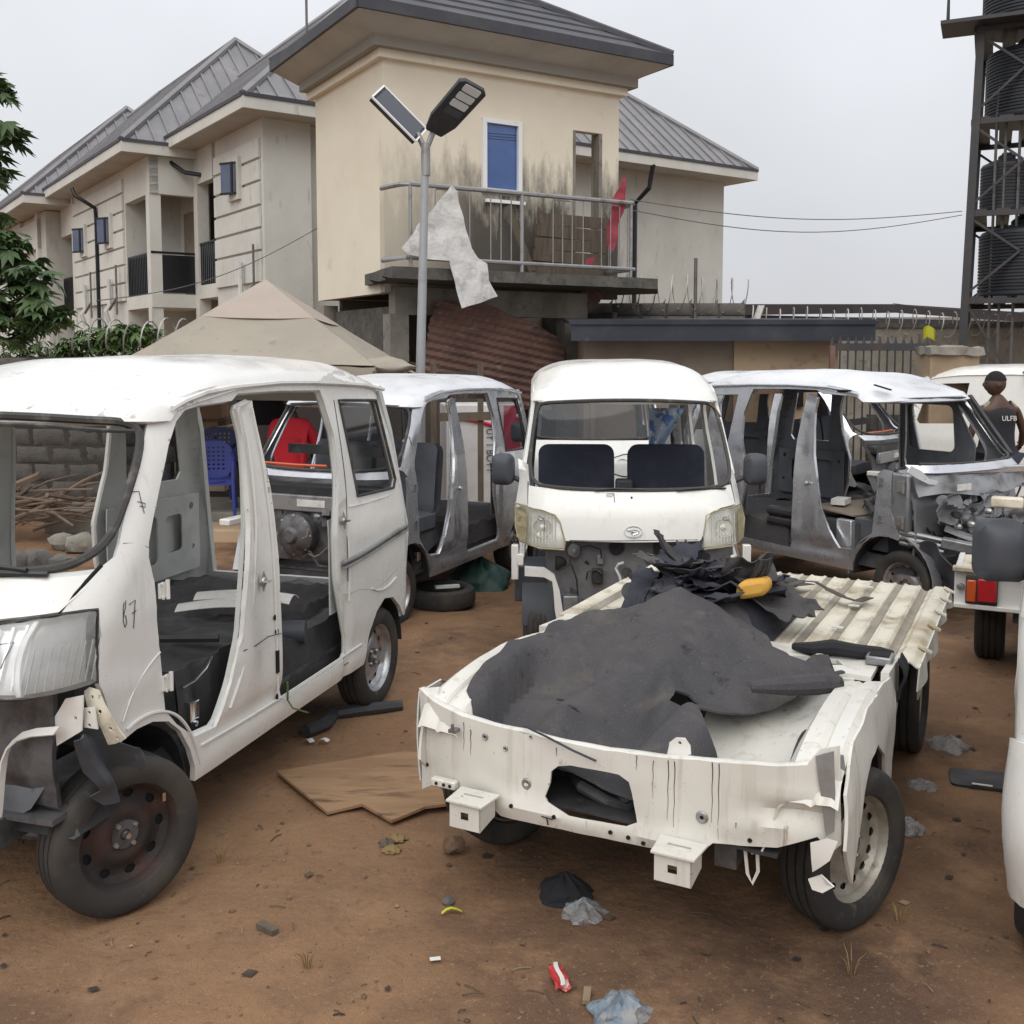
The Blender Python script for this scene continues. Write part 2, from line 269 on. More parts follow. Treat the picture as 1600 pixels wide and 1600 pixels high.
class MB:
    def __init__(s): s.v = []; s.f = []
    def add(s, vs, fs, M=None):
        k = len(s.v)
        s.v += [tuple(M @ Vector(p)) if M else tuple(p) for p in vs]; s.f += [tuple(i+k for i in f) for f in fs]; return s
    def box(s, c, d, M=None, taper=1):
        x, y, z = (d[0]/2, d[1]/2, d[2]/2); t = taper
        vs = [(-x, -y, -z), (x, -y, -z), (x, y, -z), (-x, y, -z), (-x*t, -y*t, z), (x*t, -y*t, z), (x*t, y*t, z), (-x*t, y*t, z)]
        fs = [(3, 2, 1, 0), (4, 5, 6, 7), (0, 1, 5, 4), (1, 2, 6, 5), (2, 3, 7, 6), (3, 0, 4, 7)]
        T = Matrix.Translation(c) @ (M or Matrix.Identity(4)); return s.add(vs, fs, T)
    def bar(s, p, q, w, h, up=(0, 0, 1)):
        p = Vector(p); q = Vector(q); d = (q-p).normalized(); u = Vector(up)
        if abs(d.dot(u)) > .98: u = Vector((1, 0, 0))
        x = d.cross(u).normalized()*w/2; y = x.cross(d).normalized()*h/2
        vs = [p-x-y, p+x-y, p+x+y, p-x+y, q-x-y, q+x-y, q+x+y, q-x+y]
        return s.add(vs, [(0, 1, 2, 3), (7, 6, 5, 4), (0, 4, 5, 1), (1, 5, 6, 2), (2, 6, 7, 3), (3, 7, 4, 0)])
    def tube(s, pts, r, n=8, cap=True, closed=False):
        pts = [Vector(p) for p in pts]; k = len(s.v); m = len(pts); rr = r if isinstance(r, (list, tuple)) else [r]*m
        u = None
        for i, p in enumerate(pts):
            a = pts[i-1] if (i > 0 or closed) else p; b = pts[(i+1) % m] if (i < m-1 or closed) else p
            d = (b-a)
            d = d.normalized() if d.length > 1e-9 else Vector((0, 0, 1))
            if u is None:
                u = d.orthogonal().normalized()
            u = (u - d*u.dot(d)); u = u.normalized() if u.length > 1e-6 else d.orthogonal().normalized()
            w = d.cross(u)
            for j in range(n):
                t = 2*math.pi*j/n; s.v.append(tuple(p+(u*math.cos(t)+w*math.sin(t))*rr[i]))
        for i in range(m if closed else m-1):
            for j in range(n):
                a = k+i*n+j; b = k+i*n+(j+1) % n; c = k+((i+1) % m)*n+(j+1) % n; d = k+((i+1) % m)*n+j; s.f.append((a, b, c, d))
        if cap and not closed:
            s.f.append(tuple(k+j for j in range(n))[::-1]); s.f.append(tuple(k+(m-1)*n+j for j in range(n)))
        return s
    def lathe(s, prof, n=32, M=None, close=False):
        """profile of (r, h) turned round the local x axis"""
        vs = []; fs = []; m = len(prof)
        for r, h in prof:
            for j in range(n):
                t = 2*math.pi*j/n; vs.append((h, r*math.cos(t), r*math.sin(t)))
        for i in range(m if close else m-1):
            for j in range(n):
                a = i*n+j; b = i*n+(j+1) % n; c = ((i+1) % m)*n+(j+1) % n; d = ((i+1) % m)*n+j; fs.append((a, d, c, b))
        return s.add(vs, fs, M)
    def grid(s, nu, nv, fn, closeu=False):
        k = len(s.v)
        for i in range(nu+1):
            for j in range(nv+1): s.v.append(tuple(fn(i/nu, j/nv)))
        for i in range(nu):
            for j in range(nv):
                a = k+i*(nv+1)+j; s.f.append((a, a+nv+1, a+nv+2, a+1))
        return s
    def prism(s, P, fn, d0, d1):
        """polygon P of (s, t) extruded between depths d0 and d1; fn(s, t, d)"""
        k = len(s.v); n = len(P)
        s.v += [tuple(fn(x, y, d0)) for x, y in P] + [tuple(fn(x, y, d1)) for x, y in P]
        s.f.append(tuple(k+i for i in range(n))); s.f.append(tuple(k+n+i for i in range(n))[::-1])
        for i in range(n): s.f.append((k+i, k+n+i, k+n+(i+1) % n, k+(i+1) % n))
        return s
    def panel(s, outer, holes, fn, step=.05, flip=False):
        """a sheet cut to an outline with holes, triangulated finely enough to bend over fn(s, t)"""
        outer = resample(outer, step); holes = [resample(h, step) for h in holes]
        pts = list(outer); ed = [(i, (i+1) % len(outer)) for i in range(len(outer))]
        for h in holes:
            k = len(pts); pts += h; ed += [(k+i, k+(i+1) % len(h)) for i in range(len(h))]
        cell = {}
        for p in pts: cell.setdefault((int(p[0]//step), int(p[1]//step)), []).append(p)
        x0 = min(p[0] for p in outer); x1 = max(p[0] for p in outer); y0 = min(p[1] for p in outer); y1 = max(p[1] for p in outer)
        inner = []; y = y0+step*.5; row = 0
        while y < y1:
            x = x0+step*(.5 if row % 2 else 1.)
            while x < x1:
                if pip(x, y, outer) and not any(pip(x, y, h) for h in holes):
                    cx, cy = int(x//step), int(y//step); ok = True
                    for i in (-1, 0, 1):
                        for j in (-1, 0, 1):
                            for q in cell.get((cx+i, cy+j), ()):
                                if (q[0]-x)**2+(q[1]-y)**2 < (.5*step)**2: ok = False
                    if ok: inner.append((x, y))
                x += step
            y += step*.87; row += 1
        vo, eo, fo = delaunay_2d_cdt([Vector(p) for p in pts+inner], ed, [], 0, 1e-5)[:3]
        k = len(s.v); s.v += [tuple(fn(p[0], p[1])) for p in vo]
        for f in fo:
            c = [sum(vo[i][q] for i in f)/len(f) for q in (0, 1)]
            if pip(c[0], c[1], outer) and not any(pip(c[0], c[1], h) for h in holes):
                g = tuple(k+i for i in f); s.f.append(g[::-1] if flip else g)
        return s
    def mesh(s, name, smooth=35):
        me = bpy.data.meshes.new(name); me.from_pydata(s.v, [], s.f); me.update()
        if smooth:
            for p in me.polygons: p.use_smooth = True
            me.set_sharp_from_angle(angle=R(smooth))
        return me
    def build(s, name, m, parent=None, smooth=35, solid=0, bevel=0, label=None, cat=None, group=None, kind=None, off=-1):
        me = s.mesh(name, smooth); me.materials.append(MATS[m] if isinstance(m, str) else m)
        return put(name, me, parent, solid, bevel, label, cat, group, kind, off)
def put(name, me, parent=None, solid=0, bevel=0, label=None, cat=None, group=None, kind=None, off=-1):
    o = bpy.data.objects.new(name, me); col.objects.link(o); o.parent = parent
    if solid:
        md = o.modifiers.new('thick', 'SOLIDIFY'); md.thickness = solid; md.offset = off
        es = o.modifiers.new('crisp', 'EDGE_SPLIT'); es.split_angle = R(42)
    if bevel:
        md = o.modifiers.new('edge', 'BEVEL'); md.width = bevel; md.segments = 2; md.limit_method = 'ANGLE'; md.angle_limit = R(40)
    return tag(o, label, cat, group, kind)
def text_mesh(name, cu):
    t = bpy.data.objects.new('tmp_text', cu); col.objects.link(t); bpy.context.view_layer.update()
    me = bpy.data.meshes.new_from_object(t.evaluated_get(bpy.context.evaluated_depsgraph_get())); me.name = name; bpy.data.objects.remove(t)
    if not me.materials: me.materials.append(cu.materials[0])
    o = bpy.data.objects.new(name, me); col.objects.link(o); return o
def chaikin(P, n=2, closed=True):
    P = [Vector(p) for p in P]
    for _ in range(n):
        Q = []; m = len(P)
        for i in range(m if closed else m-1):
            a, b = P[i], P[(i+1) % m]; Q += [a.lerp(b, .25), a.lerp(b, .75)]
        if not closed: Q = [P[0]]+Q+[P[-1]]
        P = Q
    return P
def rot(ax, deg): return Matrix.Rotation(R(deg), 4, ax)
def lerp_tab(T, z):
    if z <= T[0][0]: return T[0][1]
    for (a, b), (c, d) in zip(T, T[1:]):
        if z <= c:
            t = (z-a)/(c-a); return b+(d-b)*t
    return T[-1][1]
def nz3(p, sc, seed=0): return noise.noise(Vector((p[0]*sc+seed*17.3, p[1]*sc+seed*5.1, p[2]*sc)))

# ------------------------------------------------------------ the yard
def axis_lines(lo, hi, f0, f1, fine, far):
    L = []; x = f0
    while x <= f1: L.append(x); x += fine
    st = fine; x = L[-1]
    while x < hi: st = min(st*1.35, far); x += st; L.append(x)
    st = fine; x = f0
    while x > lo: st = min(st*1.35, far); x -= st; L.insert(0, x)
    return L
def ground_z(x, y):
    z = gz(x, y)
    if -9 < x < 9 and 0 < y < 16:
        p = Vector((x, y, 0)); e = ss(.2, 1.0, y)
        z += e*(.016*noise.noise(p*1.1) + .013*noise.noise(p*3.1) + .008*noise.noise(p*7.3))
        # wheel ruts left by cars turning in and out
        for c0, amp, wid in ((1.15, .030, .13), (2.05, .030, .12), (-.75, .016, .12)):
            d = x - (c0 - .42*(y-2.6) if c0 > 0 else c0 + .25*(y-2.5)); z -= e*amp*math.exp(-(d/wid)**2)*(.6+.4*noise.noise(p*4))
    return z
XS = axis_lines(-400, 400, -6, 5.5, .055, 60); YS = axis_lines(-60, 700, 1.4, 8.5, .055, 60)
gm = MB(); gm.v = [(x, y, ground_z(x, y)) for x in XS for y in YS]; ny = len(YS)
gm.f = [(i*ny+j, (i+1)*ny+j, (i+1)*ny+j+1, i*ny+j+1) for i in range(len(XS)-1) for j in range(ny-1)]
mat('earth', (.250, .144, .076), .93, 0, [(.40, (.185, .104, .058), .40, .60, 5), (.85, (.088, .050, .032), .49, .66, 9), (4, (.275, .163, .090), .50, .74, 10), (15, (.135, .078, .047), .58, .74, 10), (60, (.295, .185, .110), .60, .72, 5), (220, (.085, .053, .036), .58, .68, 3), (330, (.33, .25, .18), .66, .70, 2)],
    [(6, .5, .03), (26, .6, .012), (120, .5, .003)], rvar=.10, spec=.35)
gm.build('ground', 'earth', smooth=180, kind='structure')

# ============================================================ wheels
def wheel(parent, x, y, z, sg, steer=0, rim='rim_silver', tyre='tyre', nh=12, hr=(.011, .016), hrad=.142, r=.275, w=.15, nuts=4, flat=0):
    drum = MB().lathe([(.02, .03), (.05, .03), (.052, .01), (.12, .005), (.12, -.06), (.02, -.06)], 24).build('wheel', 'engine_grey', parent)
    drum.location = (x, y, z); drum.rotation_euler = (0, 0, (0 if sg > 0 else math.pi) + R(steer))
    h = w/2; k = r/.275
    P = [(.180, h*.72), (.186, h*.90), (.205, h*1.02), (.232, h*1.06), (.252, h*1.0), (.266, h*.88), (.273, h*.72)]
    for g in (.42, .0, -.42):
        P += [(.275, h*(g+.16)), (.275, h*(g+.06)), (.267, h*(g+.05)), (.267, h*(g-.05)), (.275, h*(g-.06)), (.275, h*(g-.16))]
    P += [(.273, -h*.72), (.266, -h*.88), (.252, -h*1.0), (.232, -h*1.06), (.205, -h*1.02), (.186, -h*.9), (.18, -h*.72)]
    P = [(a*k, b) for a, b in P]
    mb = MB().lathe(P, 56)
    mb.v = [(p[0], p[1], max(p[2], -(r-.012)) if flat else p[2]) for p in mb.v]
    ty = mb.build('tyre', tyre, drum)
    prof = [(0, .030), (.028, .030), (.034, .024), (.058, .024), (.072, .034), (.098, .030), (.118, .012), (.150, .010), (.160, .018), (.168, .030)]
    def dish(p, q):
        rr = math.hypot(p, q); return (lerp_tab(prof, rr)*1.0, p, q)
    holes = [circ(hrad*math.cos(2*math.pi*i/nh), hrad*math.sin(2*math.pi*i/nh), hr[0], hr[1], 10, 2*math.pi*i/nh) for i in range(nh)]
    mb = MB().panel(circ(0, 0, .168, n=40), holes, dish, .02)
    mb.lathe([(.168, .030), (.172, .05), (.184, .062), (.190, .060), (.190, .052), (.176, .045), (.172, -.05), (.188, -.06)], 40)
    rm = mb.build('rim', rim, drum, smooth=40)
    MB().lathe([(0, .002), (.166, .002), (.166, -.004), (0, -.004)], 24).build('wheel_shadow_plate', 'hole_black', drum)  # black disc painting the shade seen through the rim holes, no brake part
    for i in range(nuts):
        t = 2*math.pi*(i+.4)/nuts
        MB().lathe([(0, .042), (.0075, .042), (.0095, .038), (.0095, .02)], 6, Matrix.Translation((0, .046*math.cos(t), .046*math.sin(t)))).build('wheel_nut', 'bolt_steel', drum, smooth=20)
    MB().lathe([(0, .055), (.010, .054), (.013, .048), (.015, .03)], 8).build('axle_nut', 'chrome' if rim == 'rim_rust' else 'bolt_steel', drum, smooth=20)
    return drum

def stroke(parent, pts, r=.0013, m='ink', name='handwritten_mark', label=None):
    return MB().tube(pts, r, 5).build(name, m, parent, label=label)

# ============================================================ kei-van body shell
class Shell:
    def __init__(s, F=None, B=None, RR=None, r=.32):
        s.Ft = F or [(.3, -.34), (.6, -.37), (.9, -.36), (1.05, -.30), (1.15, -.22), (1.235, -.135), (1.45, .04), (1.74, .27), (1.85, .40)]
        s.Bt = B or [(.3, .705), (.55, .72), (1.05, .72), (1.25, .705), (1.55, .668), (1.8, .635), (1.9, .61)]
        s.Rt = RR or [(.3, 2.66), (.6, 2.69), (.95, 2.69), (1.2, 2.66), (1.5, 2.56), (1.8, 2.42), (1.9, 2.36)]
        s.r = r; s.rr = .12
    def F(s, z): return lerp_tab(s.Ft, z)
    def B(s, z): return lerp_tab(s.Bt, z)
    def RR(s, z): return lerp_tab(s.Rt, z)
    def S(s, a, z):
        a0 = s.F(z)+s.r
        return a-a0 if a >= a0 else -s.r*math.asin(min(1, (a0-a)/s.r))
    def sp(s, S, z, sg=1, off=0):
        F, B, r = s.F(z), s.B(z), s.r
        if S >= 0:
            a = F+r+S; b = B; n = (1, 0)
            a1 = s.RR(z)-s.rr
            if a > a1:
                d = min(1, (a-a1)/s.rr); b = B-s.rr+s.rr*math.sqrt(max(0, 1-d*d)*.9+.1)
        elif S > -r*math.pi/2:
            t = -S/r; a = F+r-r*math.sin(t); b = B-r+r*math.cos(t); n = (math.cos(t), -math.sin(t))
        else:
            b = B-r-(-S-r*math.pi/2); a = F - .03*(1-(b/max(.01, B-r))**2); n = (0, -1)
        return (sg*(b+n[0]*off), a+n[1]*off, z)
    def fp(s, b, z, off=0):
        F, B, r = s.F(z), s.B(z), s.r; q = abs(b)
        if q <= B-r: a = F - .03*(1-(q/max(.01, B-r))**2)
        else:
            d = min(.999, (q-(B-r))/r); a = F+r-r*math.sqrt(1-d*d)
        return (b, a-off, z)

ARCH_F = [(.02, .63), (.11, .645), (.20, .64), (.29, .61), (.36, .55), (.43, .45), (.462, .37), (.465, .31)]
ARCH_R = [(2.02, .31), (2.035, .37), (2.09, .47), (2.17, .56), (2.28, .605), (2.40, .585), (2.50, .51), (2.56, .44)]
REAR = [(2.64, .44), (2.67, .52), (2.685, .70), (2.685, .92), (2.655, 1.2), (2.56, 1.48), (2.46, 1.72)]
GUT = [(2.44, 1.765), (2.2, 1.80), (1.73, 1.825), (1.28, 1.835), (1.02, 1.83), (.82, 1.825), (.65, 1.805), (.50, 1.775), (.42, 1.745)]
PIL = [(.40, 1.72), (.36, 1.66), (.29, 1.56), (.21, 1.45), (.14, 1.35), (.11, 1.30), (.08, 1.262), (.03, 1.238)]
DOORS = [(.272, .657), (.255, .85), (.24, 1.0), (.24, 1.14), (.22, 1.23), (.23, 1.28), (.28, 1.37), (.36, 1.50), (.43, 1.61), (.50, 1.695), (.56, 1.735), (.65, 1.748), (.895, 1.756), (.95, 1.784), (1.3, 1.784), (1.70, 1.772),
         (1.72, 1.73), (1.79, 1.54), (1.78, 1.32), (1.70, 1.05), (1.71, .83), (1.79, .58), (1.82, .50), (1.82, .40), (1.14, .395),
         (1.125, .60), (1.115, .93), (1.11, 1.15), (1.105, 1.36), (1.08, 1.58), (1.055, 1.750), (.925, 1.722), (.95, 1.60), (.94, 1.46), (.90, 1.24), (.85, 1.06), (.80, .79), (.72, .62), (.61, .475), (.455, .49), (.34, .58)]
WIN = [(1.885, 1.715), (2.345, 1.695), (2.40, 1.50), (2.475, 1.245), (2.44, 1.20), (1.965, 1.215), (1.93, 1.45)]

def side_panel(sh, sg, fender=True, front=True, dent=0, seed=1, hole=True, win=True, step=.04, cutA=False):
    """one flank of the van: fender, pillars, sill, roof rail and rear quarter in a single pressed sheet"""
    st = lambda P: [(sh.S(a, z), z) for a, z in resample(P, .05, closed=False)]
    O = st(ARCH_F) + st(ARCH_R) + st(REAR) + st(GUT) + st(PIL)
    if fender:
        r = sh.r
        O += [(-r*R(33), 1.21), (-r*R(38), 1.16), (-r*R(42), 1.115)] + [(-r*R(30), 1.115), (sh.S(-.04, 1.11), 1.11), (sh.S(-.05, 1.02), 1.02), (sh.S(-.08, .87), .87), (sh.S(-.03, .75), .75)]
    else:
        O += st([(.07, 1.22), (.105, 1.17), (.10, 1.0), (.09, .84), (.05, .74), (.0, .66)])
    if cutA:                                        # front pillar sawn off: the door opening runs out to the windscreen
        i0 = DOORS.index((.65, 1.748))
        O = st(ARCH_F) + st(ARCH_R) + st(REAR) + st(GUT[:-1]+[(.49, 1.752)]) + st(DOORS[i0:]+DOORS[:4]) + st([(.19, 1.175), (.105, 1.17), (.10, 1.0), (.09, .84), (.05, .74), (.0, .66)])
        hole = False
    H = []
    if hole: H.append([(sh.S(a, z), z) for a, z in resample(DOORS, .05)])
    if win: H.append([(sh.S(a, z), z) for a, z in resample(WIN, .05)])
    def fn(S, z):
        p = sh.sp(S, z, sg); a = p[1]; off = 0
        # pressed ridges: body crease, pillar flutes, sill step
        off += .010*math.exp(-((z-.36)/.05)**2)*ss(.4, .6, a)
        off -= .012*math.exp(-((z-.455)/.03)**2)*ss(.5, .7, a)*(1-ss(1.7, 1.85, a))
        off += .006*math.exp(-((z-.80-.25*max(0, -a+.1))/.05)**2)*(1-ss(.15, .3, a))
        if .78 < a < 1.2 and z < 1.72: off += .022*math.sin(max(0, min(1, (a-.80)/.32))*math.pi*2.0+.6)*ss(.4, .7, z)*.6
        if a > 1.68 and z < 1.2:
            off -= .014*math.exp(-((a-1.80)/.035)**2) - .004*math.exp(-((z-1.0)/.06)**2)*ss(1.85, 2.0, a)
        if dent: off += dent*(nz3(p, 3.1, seed) + .5*nz3(p, 7.7, seed))
        return sh.sp(S, z, sg, off)
    return MB().panel(O, H, fn, step, flip=sg < 0)

def build2(mb, name, m1, m2, parent, solid, **kw):
    o = mb.build(name, m1, parent, solid=solid, **kw); o.data.materials.append(MATS[m2])
    o.modifiers['thick'].material_offset = 1; o.modifiers['thick'].material_offset_rim = 0
    return o

def roof_panel(sh, dome=.112, drop=0, dent=.004, seed=1, n=(30, 44), af=0, ret=False):
    def fn(u, v):
        q = u*2-1; ze = lerp_tab([(0, 1.742), (.10, 1.775), (.25, 1.815), (.5, 1.835), (.8, 1.82), (.95, 1.785), (1, 1.755)], v)
        B = sh.B(1.78)+.012; z0 = 1.745
        b = B*(math.copysign(1-(1-abs(q))**1.25, q))
        qb = abs(b)/B; F0 = sh.F(1.745)-.02+af; a_f = F0+.20*(1-math.sqrt(max(0, 1-max(0, (qb-.55)/.45)**2))); a_r = 2.47-.10*(1-math.sqrt(max(0, 1-max(0, (qb-.8)/.2)**2)))
        a = a_f+(a_r-a_f)*v
        prof = (1-qb**4.0)**.75
        d = dome*prof*ss(-.05, .30, v)**.8*ss(-.03, .22, 1-v)**.8
        z = ze+d-(.03*(v < .02)); p = (b, a, z)
        z += dent*(nz3(p, 2.3, seed)+.6*nz3(p, 6, seed))*prof
        if v == 0 or v == 1 or u == 0 or u == 1: z -= .012
        return (b, a, z-drop)
    if ret: return fn
    return MB().grid(n[0], n[1], fn)

def lumpy(parent, name, m, x0, x1, y0, y1, z, amp=.02, sc=4, seed=0, n=26, skirt=.15, solid=0):
    def fn(u, v):
        x = x0+(x1-x0)*u; y = y0+(y1-y0)*v; e = min(u, 1-u, v, 1-v)
        zz = z+amp*nz3((x, y, 0), sc, seed)+amp*.6*nz3((x, y, 0), sc*2.6, seed+3)
        if e < 1e-6: zz = z-skirt
        return (x, y, zz)
    return MB().grid(n, n, fn).build(name, m, parent)

def seat(parent, x, y, z, w=.50, h=.52, m='seat_cloth', rz=0, recl=12):
    e = MB(); bk = rrect(-w/2, 0, w/2, h, .07)
    M = Matrix.Translation((x, y+.18, z+.10)) @ rot('Z', rz) @ rot('X', -recl)
    def fb(d):
        def f(px, pz):
            k = 1-(abs(px)/(w/2))**4*.5; return M @ Vector((px, d*(.06*k+.03*(1-(2*pz/h-1)**6)), pz))
        return f
    e.panel(bk, [], fb(-1), .045); e.panel(bk, [], fb(1), .045, flip=True)
    back = e.build('seat_back', m, parent)
    q = MB(); cu = rrect(-w/2, -.24, w/2, .22, .07); M2 = Matrix.Translation((x, y, z)) @ rot('Z', rz)
    q.panel(cu, [], lambda px, py: M2 @ Vector((px, py, .11+.03*(1-(2*px/w)**4)-.25*max(0, -py-.16)**1.2)), .045)
    q.panel(cu, [], lambda px, py: M2 @ Vector((px, py, .0)), .08, flip=True)
    k = len(q.v); P = resample(cu, .045); n = len(P)
    q.v += [tuple(M2 @ Vector((px, py, .0))) for px, py in P]+[tuple(M2 @ Vector((px, py, .11+.03*(1-(2*px/w)**4)-.25*max(0, -py-.16)**1.2))) for px, py in P]
    q.f += [(k+i, k+(i+1) % n, k+n+(i+1) % n, k+n+i) for i in range(n)]
    q.build('seat_cushion', m, parent)

def mirror(parent, M, m='mirror_plastic', w=.16, h=.22, d=.10):
    mb = MB(); P = rrect(-w/2, -h/2, w/2, h/2, .05)
    def f(x, z): k = (1-min(1, abs(x)/(w/2))**3)*(1-min(1, abs(z)/(h/2))**3); return M @ Vector((x, -d*(.35+.65*k**.5), z))
    mb.panel(P, [], f, .02); mb.panel(P, [], lambda x, z: M @ Vector((x, 0, z)), .03, flip=True)
    k = len(mb.v); Q = resample(P, .02); n = len(Q)
    mb.v += [tuple(f(x, z)) for x, z in Q]+[tuple(M @ Vector((x, 0, z))) for x, z in Q]
    mb.f += [(k+i, k+n+i, k+n+(i+1) % n, k+(i+1) % n) for i in range(n)]
    o = mb.build('side_mirror', m, parent, smooth=50)
    MB().panel(rrect(-w/2+.012, -h/2+.012, w/2-.012, h/2-.012, .04), [], lambda x, z: M @ Vector((x, .004, z)), .04, flip=True).build('mirror_glass', 'chrome', o)
    return o

def loop_seal(parent, sh, zb=1.225, zt=1.705, r=.013, m='rubber_seal'):
    P = []
    for i in range(13): b = -.60+1.2*i/12; P.append(sh.fp(b, zb+.02*(abs(b)/.6)**3, .006))
    for z, b in ((zb+.08, .655), (1.45, .64), (1.6, .617), (1.68, .59)): P.append(sh.fp(b, z, .006))
    for i in range(13): b = .54-1.08*i/12; P.append(sh.fp(b, zt+.02*(1-(b/.54)**2), .006))
    for z, b in ((1.68, .59), (1.6, .617), (1.45, .64), (zb+.08, .655)): P.append(sh.fp(-b, z, .006))
    return MB().tube(chaikin(P), r, 7, closed=True).build('windscreen_seal', m, parent)

def header(parent, sh, m):
    P = [(-.60, 1.70), (.60, 1.70), (.60, 1.738), (-.60, 1.738)]
    MB().panel(P, [], lambda b, z: sh.fp(b, z, -.01), .05).build('windscreen_header', m, parent, solid=.02)
def rear_frame(parent, m):
    """the tailgate opening's frame at the far end"""
    O = [(-.66, .44), (.66, .44), (.69, .9), (.63, 1.76), (-.63, 1.76), (-.69, .9)]; Hh = [(-.60, .60), (.60, .60), (.635, .95), (.575, 1.68), (-.575, 1.68), (-.635, .95)]
    MB().panel(O, [Hh], lambda b, z: (b, lerp_tab([(.4, 2.66), (.95, 2.67), (1.5, 2.54), (1.8, 2.40)], z), z), .07).build('tailgate_frame', m, parent, solid=.04)
def door_flange(parent, sh, sg, m):
    """weld flange standing inside the door opening"""
    MB().tube(chaikin([sh.sp(sh.S(a, z), z, sg, -.026) for a, z in resample(DOORS, .12)], 1), .011, 6, closed=True).build('door_flange', m, parent)
def quarter_glass(parent, sh, sg, m='tinted_glass'):
    P = [(sh.S(a, z), z) for a, z in resample(WIN, .06)]
    g = MB().panel(P, [], lambda S, z: sh.sp(S, z, sg, -.012), .12, flip=sg < 0).build('quarter_window', m, parent)
    MB().tube([sh.sp(S, z, sg, .002) for S, z in P], .008, 6, closed=True).build('window_seal', 'rubber_seal', g)
    return g
def striker(parent, sh, a, z, sg=1):
    p = Vector(sh.sp(sh.S(a, z), z, sg, .012)); o = MB().lathe([(0, .012), (.016, .010), (.022, .0), (.022, -.01)], 10, Matrix.Translation(p) @ Matrix.Scale(sg, 4)).build('door_striker', 'bolt_steel', parent)
    MB().tube([p+Vector((sg*.0, -.014, 0)), p+Vector((sg*.03, -.012, 0)), p+Vector((sg*.03, .012, 0)), p+Vector((0, .014, 0))], .004, 6).build('striker_loop', 'chrome', o)
def bolt_hole(parent, sh, a, z, sg, r=.014):
    M = Matrix.Translation(sh.sp(sh.S(a, z), z, sg, .006))
    MB().lathe([(0, .0), (r, .0), (r, -.006)], 12, M @ Matrix.Scale(sg, 4)).build('bolt_hole', 'hole_black', parent)
def hinge(parent, sh, a, z, sg, m='white_paint'):
    p = Vector(sh.sp(sh.S(a, z), z, sg, .004))
    MB().box(p+Vector((0, .012, .0)), (.010, .034, .055)).tube([p+Vector((sg*.010, .032, -.035)), p+Vector((sg*.010, .032, .035))], .008, 8).tube([p+Vector((sg*.008, .005, -.025)), p+Vector((sg*.012, .005, -.025))], .008, 6).tube([p+Vector((sg*.008, .005, .025)), p+Vector((sg*.012, .005, .025))], .008, 6).build('door_hinge', m, parent)

def inner_quarter(parent, sh, sg, m, m2='hole_black'):
    """bare inner pressing with its openings on the rear quarter, seen from the far side"""
    O = [(1.74, .64), (2.60, .64), (2.60, 1.10), (1.74, 1.12)]
    H = [rrect(1.88, .74, 2.18, 1.02, .04), rrect(2.26, .78, 2.42, 1.0, .03), circ(2.52, 1.03, .022), circ(2.53, .78, .016), circ(1.80, 1.02, .016)]
    MB().panel(O, H, lambda a, z: (sg*(sh.B(z)-.07), a, z), .05, flip=sg > 0).build('inner_panel', m, parent, solid=.008)

# ============================================================ LEFT WHITE VAN
LV = Fr(-2.03, 3.575, 16.2); sh = Shell()
lv = veh('stripped_van', LV, 'white stripped van without doors or windscreen beside the plywood sheet, ink 7 on its pillar', 'van')
for sg in (1, -1):
    build2(side_panel(sh, sg, dent=.0025, seed=3+sg, step=.032), 'body_side', 'white_paint', 'white_inner', lv, .022)
    door_flange(lv, sh, sg, 'white_inner')
    inner_quarter(lv, sh, sg, 'white_inner')
    quarter_glass(lv, sh, sg)
rf = build2(roof_panel(sh, dent=.008, seed=4), 'roof', 'white_roof', 'white_inner', lv, .016)
for sg in (1, -1):                                  # folded drip rail
    P = []
    for a in [.46, .55, .7, .9, 1.1, 1.3, 1.6, 1.9, 2.2, 2.44]:
        z = lerp_tab([(.42, 1.748), (.5, 1.778), (.65, 1.808), (.82, 1.826), (1.28, 1.836), (1.73, 1.826), (2.2, 1.80), (2.44, 1.768)], a)
        P.append((sg*(sh.B(z)+.016), a, z-.016+.003*nz3((a, 0, 0), 9)))
    MB().tube(P, .011, 6).build('drip_rail', 'white_paint', rf)
header(lv, sh, 'white_paint'); loop_seal(lv, sh, r=.016)
MB().tube([sh.fp(b, 1.675+.02*math.cos(b*2)-.05*max(0, b-.3), .012) for b in [-.5+i*.1 for i in range(12)]], .009, 6).build('loose_seal_strip', 'rubber_seal', lv)
rear_frame(lv, 'white_inner')
# cowl, bonnet
cw = [(-.655, 1.195), (.655, 1.195), (.665, 1.228), (-.665, 1.228)]
MB().panel(cw, [], lambda b, z: sh.fp(b, z, -.004), .06).build('cowl_panel', 'white_inner', lv, solid=.01)
hb = [(.672, 1.215), (.655, 1.165), (.632, 1.118), (.52, 1.112), (.36, 1.095), (.30, 1.02), (.285, .945)]
hood = hb+[(-b, z) for b, z in hb[::-1]]
def hoodf(b, z):
    off = .014*math.sin(max(0, min(1, (1.215-z)/.27))*math.pi)*.8
    return sh.fp(b, z, off+.003*nz3((b, 0, z), 4))
build2(MB().panel(hood, [], hoodf, .045), 'bonnet', 'white_paint', 'white_inner', lv, .012)
MB().tube([sh.sp(S, z, 1, -.004) for S, z in ((-.32*R(30), 1.236), (-.32*R(33), 1.21), (-.32*R(38), 1.16), (-.32*R(43), 1.112))], .008, 6).build('bonnet_gap', 'hole_black', lv)
